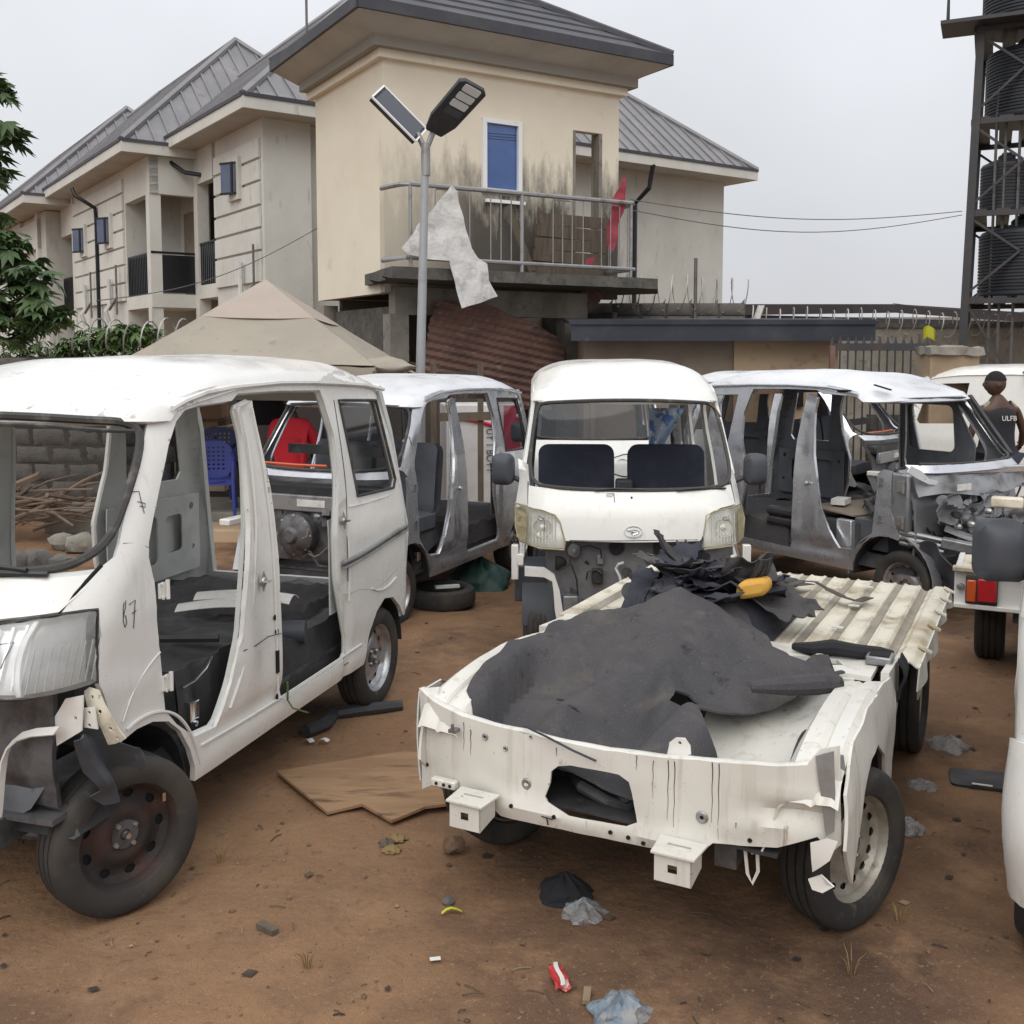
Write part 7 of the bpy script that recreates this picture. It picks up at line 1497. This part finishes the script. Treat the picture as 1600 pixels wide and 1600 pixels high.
# ============================================================ right-hand side: low shop, gate, walls, far roofs
p0 = at(905, 560, 14.6); p1 = at(1360, 560, 14.6); shop = empty('low_shop', (p0.x, 14.6, -.15), 0, 'low tan shop with dark sheet fascia beside the gatehouse', 'shop')
W = p1.x-p0.x; zt = at(905, 500, 14.6).z+.15; zf = at(905, 533, 14.6).z+.15
MB().box((W*.30, 1.5, zt/2-.05), (W*.56, 2.6, zt-.1)).build('wall', 'tan_dark', shop, smooth=0); MB().box((W*.72, 1.45, zt/2-.05), (W*.36, 2.6, zt-.1)).build('wall', 'tan_wall', shop, smooth=0)
MB().box((W*.48, -.25, (zt+zf)/2), (W+.1, .04, zt-zf)).build('fascia', 'fascia_blue', shop, smooth=0); MB().box((W*.48, .6, zt+.0), (W+.16, 1.8, .05), rot('X', 3)).build('roof', 'fascia_blue', shop, smooth=0)
ffn = MB(); ffn.box((W*.735, .10, 1.55), (.36, .04, .42)); ffn.build('window', 'hole_black', shop, smooth=0); MB().box((W*.67, -.05, 1.62), (.04, .3, .45), rot('Y', -20)).build('shutter', 'galv', shop, smooth=0)
MB().box((.2, .05, .8), (.06, .06, 1.9)).build('corner_post', 'tan_dark', shop, smooth=0)
# block parapet behind with razor wire
w2 = empty('parapet_wall', (at(918, 490, 18).x, 18, -.15), 0, 'grey block parapet with razor wire beside the house wall', 'wall')
L2 = at(1165, 490, 18).x-at(918, 490, 18).x; zz = at(1000, 472, 18).z+.15
MB().box((L2/2, .1, (zz-.02)/2), (L2, .16, zz-.02)).build('mortar_core', 'mortar', w2, smooth=0)
for j in range(3):
    for i in range(6): 
        o = put('block', bm_[(i+j) % 4], w2, solid=.1); o.location = ((i+.5)*L2/6, .02, zz-.12-j*.23); o.scale = (L2/6/.45, 1, 1)
MB().panel([(0, zz-.75), (L2*.5, zz-.75), (L2*.48, zz-.32), (.2, zz-.30)], [], lambda x, z: (x, -.14, z), .3).build('tarred_patch', 'roof_dark', w2, solid=.02)
razor(at(950, 454, 17.9), at(1165, 462, 17.9), 'coil of razor wire on the grey parapet beside the house', .30, .26)
pq = at(1088, 470, 17.8); MB().tube([(pq.x-w2.location.x, -.1, zz-.4), (pq.x-w2.location.x, -.1, zz+.75)], .03, 6).build('wire_post', 'galv_dark', w2)
# grey yard wall and its wire further right
w3 = empty('yard_wall', (at(1290, 540, 20).x, 20, -.15), 0, 'long grey mouldy yard wall behind the gate', 'wall'); L3 = 9.0; z3 = at(1400, 512, 20).z+.15
MB().box((L3/2, .1, z3/2), (L3, .2, z3)).build('wall', 'concrete', w3, smooth=0); MB().box((L3/2, .1, z3+.04), (L3+.04, .28, .08)).build('coping', 'concrete_dark', w3, smooth=0)
razor(at(1150, 498, 19.9), at(1640, 510, 19.9), 'long coil of razor wire on the grey yard wall behind the gate', .24, .26)
# far low building
fb0 = at(1160, 500, 27); fb1 = at(1395, 476, 27); fbn = empty('far_bungalow', (fb0.x, 27, -.15), 0, 'long low cream building with dark roof edge far behind the gate', 'house')
zr = at(1300, 476, 27).z+.15; LB = 14.0
MB().box((LB/2, 2, zr/2-.1), (LB, 4, zr-.45)).build('wall', 'render_cream', fbn, smooth=0)
MB().panel([(0, zr-.28), (fb1.x-fb0.x, zr-.22), (LB, zr-.95), (LB, zr-.65), (fb1.x-fb0.x, zr), (0, zr)], [], lambda x, z: (x, -.3, z), .6).build('roof_edge', 'bark_roof' if 'bark_roof' in MATS else 'roof_dark', fbn, smooth=0, solid=.1)
MB().box((LB/2, 2, zr-.5), (LB+.2, 4.4, .1), rot('Y', 1.5)).build('roof', 'roof_dark', fbn, smooth=0)
# gate pillar and spiked gate
gp0 = at(1453, 640, 12.8); gp1 = at(1530, 640, 12.8); ztp = at(1490, 548, 12.8).z
gp = empty('gate_pillar', ((gp0.x+gp1.x)/2, 12.9, -.15), 0, 'stained tan gate pillar with crumbling mouldy top beside the spiked gate', 'pillar'); pw = gp1.x-gp0.x
MB().box((0, .15, (ztp+.15)/2), (pw, .45, ztp+.15)).build('shaft', 'pillar_tan', gp, bevel=.02); MB().panel(rrect(-pw/2-.03, -.12, pw/2+.03, .42, .03), [], lambda x, y: (x, y, ztp+.15+.05+.04*nz3((x, y, 0), 6)), .05).build('cap', 'concrete', gp, solid=.10)
gt = empty('spiked_gate', (at(1300, 560, 14.0).x, 14.0, -.15), 0, 'dark rusty steel gate with spear points beside the tan pillar', 'gate'); GL = at(1448, 560, 14).x-at(1300, 560, 14).x; zg = at(1370, 540, 14).z+.15
MB().box((GL/2, 0, zg-.02), (GL, .05, .10)).build('top_rail', 'tower_steel', gt, smooth=0); MB().box((GL/2, 0, .5), (GL, .05, .08)).build('bottom_rail', 'tower_steel', gt, smooth=0)
for x in (0, GL): MB().box((x, 0, zg/2), (.07, .06, zg)).build('gate_stile', 'rust_sheet', gt, smooth=0)
n = 12
for i in range(n+1):
    x = GL*(i+.0)/n; MB().box((x, 0, zg/2+.1), (.018, .018, zg-.2)).build('gate_bar', 'tower_steel', gt, smooth=0); MB().add([(x-.035, 0, zg+.0), (x, -.012, zg+.0), (x+.035, 0, zg), (x, .012, zg), (x, 0, zg+.14)], [(0, 1, 4), (1, 2, 4), (2, 3, 4), (3, 0, 4)]).build('spear_point', 'tower_steel', gt, smooth=0)
MB().box((GL*.75, .4, .55), (GL*.5, .1, 1.4)).build('mouldy_panel', 'concrete_dark', gt, smooth=0)
# water tower with tanks
tw = empty('tank_tower', (at(1508, 550, 18).x, 18, -.15), -R(25), 'rusty steel lattice tower carrying black water tanks', 'tower'); S = 2.5
lv_ = [at(1508, v, 18).z+.15 for v in (467, 331, 187, 42)]; ztop = lv_[-1]
lean = lambda z: .04*z*.5
for x, y in ((0, 0), (S, 0), (0, S), (S, S)): MB().bar((x-.10+lean(0), y, 0), (x+.0+lean(ztop)*.5, y, ztop+.9 if x > 0 else ztop), .13, .13).build('leg', 'tower_steel', tw, smooth=0)
zz_ = [.0]+lv_
for k, z in enumerate(lv_):
    for a, b in (((0, 0), (S, 0)), ((S, 0), (S, S)), ((S, S), (0, S)), ((0, S), (0, 0))): MB().bar((a[0], a[1], z-.04), (b[0], b[1], z-.04), .07, .09).build('platform_beam', 'tower_steel', tw, smooth=0)
    for i in range(7): MB().box((.15+i*.37, S/2, z+.02), (.22, S, .04)).build('platform_plank', 'tower_steel', tw, smooth=0)
    za = zz_[k]+.1; mid = (za+z)/2
    for y in (0, S):
        for s_, (xa, xb) in enumerate(((0, S*.32), (S, S*.68))): MB().bar((xa, y, z-.1), (xb, y, mid), .04, .04).build('brace', 'tower_steel', tw, smooth=0); MB().bar((xa, y, za), (xb, y, mid), .04, .04).build('brace', 'tower_steel', tw, smooth=0)
for x in (.35, .50, .72): MB().tube([(x, .3, 0), (x+.02, .3, lv_[2]), (x+.1, .3, ztop)], .025, 6).build('water_pipe', 'galv_dark', tw)
MB().tube([(-.45, -.1, ztop+.15), (-.45, -.1, ztop+.9), (.6, -.1, ztop+.75)], .03, 6).build('guard_rail', 'tower_steel', tw); MB().box((S/2-.1, .0, ztop+.02), (S+.9, .9, .06)).build('top_deck', 'tower_steel', tw, smooth=0)
def tank(x, y, z, r, h, label):
    P = [(0, 0), (r*.97, 0), (r, .04)]; n = int(h*.78/.055)
    for i in range(n): zz = .06+h*.78*i/n; P += [(r, zz), (r, zz+.03), (r*.975, zz+.035), (r*.975, zz+.05)]
    P += [(r, h*.82), (r*.94, h*.87), (r*.55, h*.95), (r*.34, h*.96), (r*.34, h*1.02), (r*.28, h*1.05), (0, h*1.05)]
    t = empty('water_tank', tw.location+Matrix.Rotation(-R(25), 3, 'Z') @ Vector((x, y, z)), 0, label, 'water tank')
    MB().lathe([(r_, z_) for r_, z_ in P], 40, rot('Y', -90)).build('tank_body', 'tank', t, smooth=30); MB().lathe([(0, h*1.05), (r*.2, h*1.05), (r*.2, h*1.09), (0, h*1.1)], 20, rot('Y', -90)).build('tank_lid', 'tank', t)
tank(.92, .80, lv_[0]+.04, .78, 1.32, 'large black ribbed water tank, lowest on the steel tower'); tank(.55, .7, lv_[1]+.04, .42, .95, 'small black water tank on the second deck of the tower, next to its twin'); tank(1.55, .9, lv_[1]+.04, .55, 1.15, 'wider black water tank on the second deck of the tower')
tank(.92, .80, lv_[2]+.04, .76, 1.35, 'large black ribbed water tank on the third deck of the tower'); tank(.85, .8, ztop+.06, .78, 1.3, 'black ribbed water tank on the top deck of the tower')
p = at(1452, 522, 19.6); MB().grid(6, 6, lambda u, v: p+Vector((.22*(u-.5), .04*math.sin(u*6), .22*(v-.5)+.05*math.sin(u*4)))).build('plastic_scrap', 'yellow_tag', smooth=60, solid=.004, label='yellow-green plastic caught on the razor wire behind the gate', cat='plastic scrap')
p = at(1181, 490, 18.5); MB().grid(6, 6, lambda u, v: p+Vector((.12*(u-.5)+.1*v, .03*math.sin(u*6), .30*(v-.5)))).build('plastic_scrap', 'paper_white', smooth=60, solid=.004, label='white plastic caught on the wire beside the parapet', cat='plastic scrap')
# overhead cables
def cablef(A, B, sag, label): A = Vector(A); B = Vector(B); MB().tube([A.lerp(B, i/24)-Vector((0, 0, sag*math.sin(math.pi*i/24))) for i in range(25)], .009, 4).build('overhead_cable', 'cable', label=label, cat='cable')
cablef(at(985, 312, 16.5), at(1503, 330, 18), .22, 'upper thin cable running from the balcony to the tank tower'); cablef(at(985, 328, 16.4), at(1503, 336, 18), .32, 'lower thin cable running from the balcony to the tank tower')
cablef(at(150, 470, 15.5), at(497, 356, 17.6), .25, 'thin cable running from the house front to the gatehouse side'); cablef(at(1395, 474, 26), at(1600, 480, 26), .1, 'faint cable above the far low building')

# ============================================================ trees and shrub
def leafcloud(mb, c, r, n, rd, ln=.16, lob=5, droop=.5):
    for i in range(n):
        while True:
            p = Vector((rd.uniform(-1, 1), rd.uniform(-1, 1), rd.uniform(-1, 1)))
            if p.length < 1: break
        p = Vector((c[0]+p.x*r[0], c[1]+p.y*r[1], c[2]+p.z*r[2])); az = rd.uniform(0, 6.28); L = ln*rd.uniform(.6, 1.25); tl = rd.uniform(-.2, .9)
        M = Matrix.Translation(p) @ Matrix.Rotation(az, 4, 'Z') @ Matrix.Rotation(tl, 4, 'Y') @ Matrix.Rotation(rd.uniform(-.5, .5), 4, 'X')
        for k in range(lob):
            a = (k-(lob-1)/2)*(.55 if lob > 3 else .7); l = L*(1-.13*abs(k-(lob-1)/2)); d = Vector((math.cos(a), math.sin(a), 0)); s = Vector((-d.y, d.x, 0))*l*.16
            mb.add([(0, 0, 0), d*l*.55+s+Vector((0, 0, -.05*l)), d*l+Vector((0, 0, -droop*l*.5)), d*l*.55-s+Vector((0, 0, -.05*l))], [(0, 1, 2), (0, 2, 3)], M)
rt = random.Random(21)
tree = empty('leafy_tree', (-7.3, 11.2, -.15), 0, 'leafy green tree with lobed leaves growing by the block wall', 'tree')
lfm = MB(); TL = lambda u, v, Y=10.8: at(u, v, Y)-Vector((-7.3, 11.2, -.15))
tips = [((-6, 135), .20, 26), ((8, 205), .18, 26), ((-5, 330), .12, 10), ((12, 385), .22, 44), ((45, 430), .26, 60), ((60, 480), .26, 60), ((20, 500), .34, 70), ((90, 495), .16, 22), ((-30, 440), .45, 110), ((-60, 250), .5, 120), ((-90, 120), .5, 110), ((-140, 350), .7, 160), ((-120, 500), .6, 120)]
br = MB(); root = Vector((.0, 0, 0)); br.tube([(0, 0, 0), (.06, .02, 1.2), (.0, -.05, 2.4), (.05, 0, 3.6)], [.13, .11, .08, .05], 10)
for (u, v), r, n in tips:
    c = TL(u, v); leafcloud(lfm, c, (r, r, r*.8), n, rt, .20, 5); s = Vector((.04, 0, max(.9, min(3.5, c.z-.5)))); br.tube([s, s.lerp(c, .5)+Vector((0, 0, .12)), c], [.035, .022, .008], 6)
br.build('trunk', 'bark', tree); lfm.build('crown', 'leaf', tree, smooth=0)
sh_ = empty('leafy_shrub', at(165, 560, 13.9), 0, 'light green bushy shrub growing over the block wall', 'shrub'); lm = MB(); stem = MB()
for (u, v), r, n in [((120, 545), .28, 70), ((150, 530), .26, 80), ((180, 524), .26, 90), ((205, 528), .26, 80), ((228, 520), .18, 50), ((100, 552), .22, 50), ((195, 550), .4, 90), ((60, 552), .3, 60), ((20, 548), .3, 60)]:
    c = at(u, v, 13.7)-sh_.location; leafcloud(lm, c, (r, r, r*.7), n, rt, .16, 3); stem.tube([(0, 0, -1.6), c*.5+Vector((0, 0, -.5)), c], [.03, .02, .008], 5)
lm.build('foliage', 'leaf_light', sh_, smooth=0); stem.build('stem', 'bark', sh_)

# ============================================================ firewood, rubble behind the white van
rw_ = random.Random(9); FW0 = gpt(60, 842)
for i in range(34):
    t = rw_.uniform(-.95, .65); c = Vector((FW0.x+t, FW0.y+rw_.uniform(-.25, .35), .06+rw_.uniform(0, .42)*(1-abs(t)*.7))); az = rw_.gauss(.1, .55); el = rw_.gauss(.05, .28); L = rw_.uniform(.35, .75); d = Vector((math.cos(az)*math.cos(el), math.sin(az)*math.cos(el), math.sin(el))); r = rw_.uniform(.012, .028); b = Vector((rw_.uniform(-.06, .06), rw_.uniform(-.06, .06), rw_.uniform(-.05, .07)))
    pts = [c-d*L, c-d*L*.3+b, c+d*L*.4-b*.5, c+d*L]; pts = [Vector((p.x, p.y, max(p.z, -.11))) for p in pts]
    MB().tube(pts, [r, r*.95, r*.85, r*.6], 6).build('firewood_stick', 'stick', label='bare brown stick in the firewood heap against the block wall', cat='firewood', group='sticks heaped by the block wall')
MB().box((FW0.x-.35, FW0.y-.05, .42), (.9, .10, .05), rot('Y', -22) @ rot('X', 20)).build('plank', 'stick', smooth=0, label='broad weathered plank on top of the firewood heap', cat='plank')
for k, (u, v, r, m) in enumerate([(100, 838, .15, 'concrete'), (128, 842, .17, 'concrete'), (60, 868, .16, 'block'), (20, 872, .18, 'block'), (86, 815, .10, 'paper_white'), (95, 868, .12, 'block')]):
    q = gpt(u, v+20); o = rock(r, k*3.1).build('rubble_lump', m, smooth=30, label=['broken concrete lump below the firewood', 'square concrete lump beside the tan kerb', 'dark stone under the firewood heap', 'dark stone at the far end of the firewood heap', 'white crumpled sack on the firewood heap', 'small dark stone between the concrete lumps'][k], cat='rubble'); o.location = (q.x, q.y, q.z+r*.5 if k != 4 else .25)

# ============================================================ other vehicles further back
def clone(o, loc, deg, label, name=None):
    c = copy_tree(o); c.location = loc; c.rotation_euler = (0, 0, -R(deg)); c['label'] = label; return c
clone(ev, (7.6, 12.3, -.12), -62, 'white van with roof luggage parked beyond the man in the black vest')
rk = empty('roof_bundle', (7.15, 12.6, 1.72), 0, 'flat dark bundle tied on the roof of the far white van', 'bundle'); MB().grid(16, 8, lambda u, v: (-1.0+2*u, -.5+v, .14*math.sin(math.pi*v)**.4*math.sin(math.pi*u)**.3+.03*noise.noise(Vector((u*8, v*5, 0))))).build('bundle_top', 'dark_plastic', rk, smooth=50); MB().box((0, 0, .0), (1.9, .9, .05)).build('bundle_base', 'dark_plastic', rk)
c1 = clone(ev, (.86, 10.7, -.15), 3, 'white van with dark glass seen through the empty windscreen of its neighbour')
clone(sa, (4.3, 11.9, -.15), -50, 'dark silver stripped van seen through the torn-open one')

# ============================================================ people
def person(name, loc, rz, label, J, Ed, cloth, extra=None):
    """J: joint -> ((x,y,z), radius); one skinned body"""
    o = bpy.data.objects.new(name, None); col.objects.link(o); o.location = loc; o.rotation_euler = (0, 0, R(rz)); tag(o, label, 'person')
    def body(nm, names, edges, m, scale=1.0, parent=o):
        me = bpy.data.meshes.new(nm); idx = {n: i for i, n in enumerate(names)}
        me.from_pydata([J[n][0] for n in names], [(idx[a], idx[b]) for a, b in edges], []); me.update(); me.materials.append(MATS[m])
        ob = bpy.data.objects.new(nm, me); col.objects.link(ob); ob.parent = parent
        sk = ob.modifiers.new('skin', 'SKIN'); sk.use_smooth_shade = True
        for n, i in idx.items():
            v = me.skin_vertices[0].data[i]; r = J[n][1]; r = (r, r) if not isinstance(r, tuple) else r; v.radius = (r[0]*scale, r[1]*scale); v.use_root = (i == 0)
        sb_ = ob.modifiers.new('smooth', 'SUBSURF'); sb_.levels = 2; sb_.render_levels = 2
        return ob
    return o, body
def head(parent, c, r, facing, hairm='hair'):
    """head turned towards the angle facing (0 = +x), with face relief, ears and close-cropped hair"""
    M = Matrix.Translation(c) @ rot('Z', facing)
    def hd(u, v):
        t = u*2*math.pi; f = (v-.5)*math.pi; x, y, z = math.cos(f)*math.cos(t), math.cos(f)*math.sin(t), math.sin(f)
        X, Y, Zz = x*r*.98, y*r*.78, z*r*1.18
        if x > 0:
            X += r*.20*math.exp(-((y/.16)**2+((z+.10)/.18)**2)); X += r*.07*math.exp(-((y/.30)**2+((z+.42)/.10)**2)); X -= r*.08*math.exp(-(((abs(y)-.33)/.14)**2+((z-.05)/.10)**2)); X += r*.06*math.exp(-((y/.35)**2+((z+.80)/.16)**2))
        k = 1-.18*ss(-.2, -1, z); return M @ Vector((X*k, Y*k, Zz))
    h = MB().grid(36, 24, hd).build('head', 'skin', parent, smooth=180)
    def hr(u, v):
        t = u*2*math.pi; f = (.08+.42*v)*math.pi; lim = .10 if math.cos(t) > .2 else -.12; z = math.sin(f); z = max(z, lim) if v < .5 else z; q = math.sqrt(max(0, 1-z*z)); return M @ Vector((q*math.cos(t)*r*1.02-r*.04, q*math.sin(t)*r*.83, z*r*1.22))
    MB().grid(28, 14, hr).build('hair', hairm, h, smooth=180)
    for s in (1, -1): MB().lathe([(0, .02), (.022, .016), (.03, 0), (.02, -.012)], 12, M @ Matrix.Translation((-.01, s*r*.78, -.01)) @ rot('Z', s*70)).build('ear', 'skin', h)
    for s in (1, -1): MB().lathe([(0, .006), (.008, .004), (.011, 0)], 10, M @ Matrix.Translation((r*.86, s*r*.30, r*.06))).build('eye', 'hair', h)
    return h
def fingers(parent, wrist, d, side, m='skin'):
    d = Vector(d).normalized(); s = Vector(side).normalized(); n = d.cross(s)
    mb = MB(); mb.grid(8, 8, lambda u, v: Vector(wrist)+d*(.085*u)+s*(.042*math.cos(v*6.283)*(.75+.25*u))+n*(.014*math.sin(v*6.283))); mb.build('hand', m, parent, smooth=180)
    for k, L in enumerate((.062, .075, .078, .07)):
        b = Vector(wrist)+d*.082+s*(.030-.020*k); MB().tube([b, b+d*L*.5+n*.006, b+d*L*.9+n*.022], [.0095, .009, .007], 7).build('finger', m, parent)
    b = Vector(wrist)+d*.02+s*.034; MB().tube([b, b+s*.022+d*.028, b+s*.030+d*.058+n*.01], [.011, .010, .008], 7).build('thumb', m, parent)

# man in a black vest standing behind the silver van, back to us, looking left
pm = at(1560, 620, 10.9)
J = {'pelvis': ((0, 0, 1.02), (.17, .12)), 'waist': ((0, 0, 1.18), (.16, .11)), 'chest': ((.0, .0, 1.42), (.19, .12)), 'neckb': ((0, .0, 1.56), (.13, .08)), 'vsL': ((-.135, 0, 1.52), .062), 'vsR': ((.135, 0, 1.52), .062), 'neck': ((-.015, .01, 1.67), (.052, .052)),
     'shL': ((-.20, 0, 1.50), .05), 'elL': ((-.27, .06, 1.20), .042), 'wrL': ((-.22, .22, 1.05), .032), 'shR': ((.20, 0, 1.50), .05), 'elR': ((.33, .05, 1.25), .043), 'wrR': ((.40, .20, 1.08), .032),
     'hipL': ((-.10, 0, .95), .095), 'knL': ((-.11, .02, .52), .065), 'anL': ((-.11, -.02, .09), .045), 'toL': ((-.12, .14, .04), .042), 'hipR': ((.10, 0, .95), .095), 'knR': ((.11, .02, .52), .065), 'anR': ((.11, -.02, .09), .045), 'toR': ((.12, .14, .04), .042)}
o, body = person('person', (pm.x, pm.y, -.13), 6, 'person in a black sleeveless vest with pale lettering, standing behind the silver van', J, None, None)
body('body', ['pelvis', 'waist', 'chest', 'neckb', 'neck', 'shL', 'elL', 'wrL', 'shR', 'elR', 'wrR', 'hipL', 'knL', 'anL', 'toL', 'hipR', 'knR', 'anR', 'toR'],
     [('pelvis', 'waist'), ('waist', 'chest'), ('chest', 'neckb'), ('neckb', 'neck'), ('chest', 'shL'), ('shL', 'elL'), ('elL', 'wrL'), ('chest', 'shR'), ('shR', 'elR'), ('elR', 'wrR'), ('pelvis', 'hipL'), ('hipL', 'knL'), ('knL', 'anL'), ('anL', 'toL'), ('pelvis', 'hipR'), ('hipR', 'knR'), ('knR', 'anR'), ('anR', 'toR')], 'skin')
body('vest', ['waist', 'pelvis', 'chest', 'neckb'], [('pelvis', 'waist'), ('waist', 'chest'), ('chest', 'neckb')], 'vest_black', 1.22)
body('trousers', ['pelvis', 'hipL', 'knL', 'anL', 'hipR', 'knR', 'anR'], [('pelvis', 'hipL'), ('hipL', 'knL'), ('knL', 'anL'), ('pelvis', 'hipR'), ('hipR', 'knR'), ('knR', 'anR')], 'jeans', 1.16)
hd_ = head(o, (-.03, .02, 1.765), .112, 165)
fingers(o, J['wrL'][0], (.2, .8, -.3), (0, .3, .9)); fingers(o, J['wrR'][0], (.1, .8, -.4), (0, .3, .9))
for s in (-1, 1): MB().grid(6, 4, lambda u, v: (s*(.12+.06*v), -.05+.10*u-.03*math.sin(u*3.1), 1.555-.05*v+.03*math.sin(u*3.14))).build('shoulder_trim', 'khaki', o, solid=.006)
cu = bpy.data.curves.new('vest_lettering', 'FONT'); cu.body = 'ULFB'; cu.size = .075; cu.extrude = .001; cu.align_x = 'CENTER'; cu.materials.append(MATS['paper_white'])
to = text_mesh('vest_lettering', cu); to['kind'] = 'stuff'; to.parent = o; to.location = (.03, -.168, 1.38); to.rotation_euler = (R(86), 0, 0)

# seated person in a red shirt at the stall
pr_ = at(457, 740, 11.6)
J = {'pelvis': ((0, 0, .52), (.17, .13)), 'waist': ((0, -.03, .70), (.16, .12)), 'chest': ((0, -.04, .92), (.19, .13)), 'neckb': ((0, -.02, 1.10), (.08, .075)), 'neck': ((0, .0, 1.23), (.06, .06)),
     'shL': ((-.19, -.02, 1.03), .065), 'elL': ((-.27, .08, .76), .048), 'wrL': ((-.16, .30, .66), .033), 'shR': ((.19, -.02, 1.03), .065), 'elR': ((.27, .08, .76), .048), 'wrR': ((.16, .30, .66), .033),
     'hipL': ((-.10, .05, .50), .10), 'knL': ((-.13, .45, .52), .07), 'anL': ((-.13, .46, .08), .045), 'toL': ((-.13, .60, .04), .042), 'hipR': ((.10, .05, .50), .10), 'knR': ((.13, .45, .52), .07), 'anR': ((.13, .46, .08), .045), 'toR': ((.13, .60, .04), .042)}
o, body = person('person', (pr_.x, pr_.y, .12), -8, 'person in a red shirt seated with back turned in the stall', J, None, None)
body('body', ['pelvis', 'waist', 'chest', 'neckb', 'neck', 'shL', 'elL', 'wrL', 'shR', 'elR', 'wrR', 'hipL', 'knL', 'anL', 'toL', 'hipR', 'knR', 'anR', 'toR'],
     [('pelvis', 'waist'), ('waist', 'chest'), ('chest', 'neckb'), ('neckb', 'neck'), ('chest', 'shL'), ('shL', 'elL'), ('elL', 'wrL'), ('chest', 'shR'), ('shR', 'elR'), ('elR', 'wrR'), ('pelvis', 'hipL'), ('hipL', 'knL'), ('knL', 'anL'), ('anL', 'toL'), ('pelvis', 'hipR'), ('hipR', 'knR'), ('knR', 'anR'), ('anR', 'toR')], 'skin')
body('shirt', ['waist', 'pelvis', 'chest', 'neckb', 'shL', 'elL', 'shR', 'elR'], [('pelvis', 'waist'), ('waist', 'chest'), ('chest', 'neckb'), ('chest', 'shL'), ('shL', 'elL'), ('chest', 'shR'), ('shR', 'elR')], 'shirt_red', 1.30)
body('trousers', ['pelvis', 'hipL', 'knL', 'anL', 'hipR', 'knR', 'anR'], [('pelvis', 'hipL'), ('hipL', 'knL'), ('knL', 'anL'), ('pelvis', 'hipR'), ('hipR', 'knR'), ('knR', 'anR')], 'jeans', 1.16)
head(o, (0, .03, 1.30), .105, 80); fingers(o, J['wrL'][0], (.6, .7, -.1), (0, 0, 1)); fingers(o, J['wrR'][0], (-.6, .7, -.1), (0, 0, 1))
st = empty('stool', (pr_.x, pr_.y, .10), 0, 'red plastic stool under the seated person in red', 'stool'); MB().box((0, 0, .38), (.36, .36, .05)).build('seat', 'fridge_red', st, bevel=.01)
for x in (-.14, .14):
    for y in (-.14, .14): MB().bar((x*1.15, y*1.15, 0), (x, y, .37), .04, .04).build('leg', 'fridge_red', st)
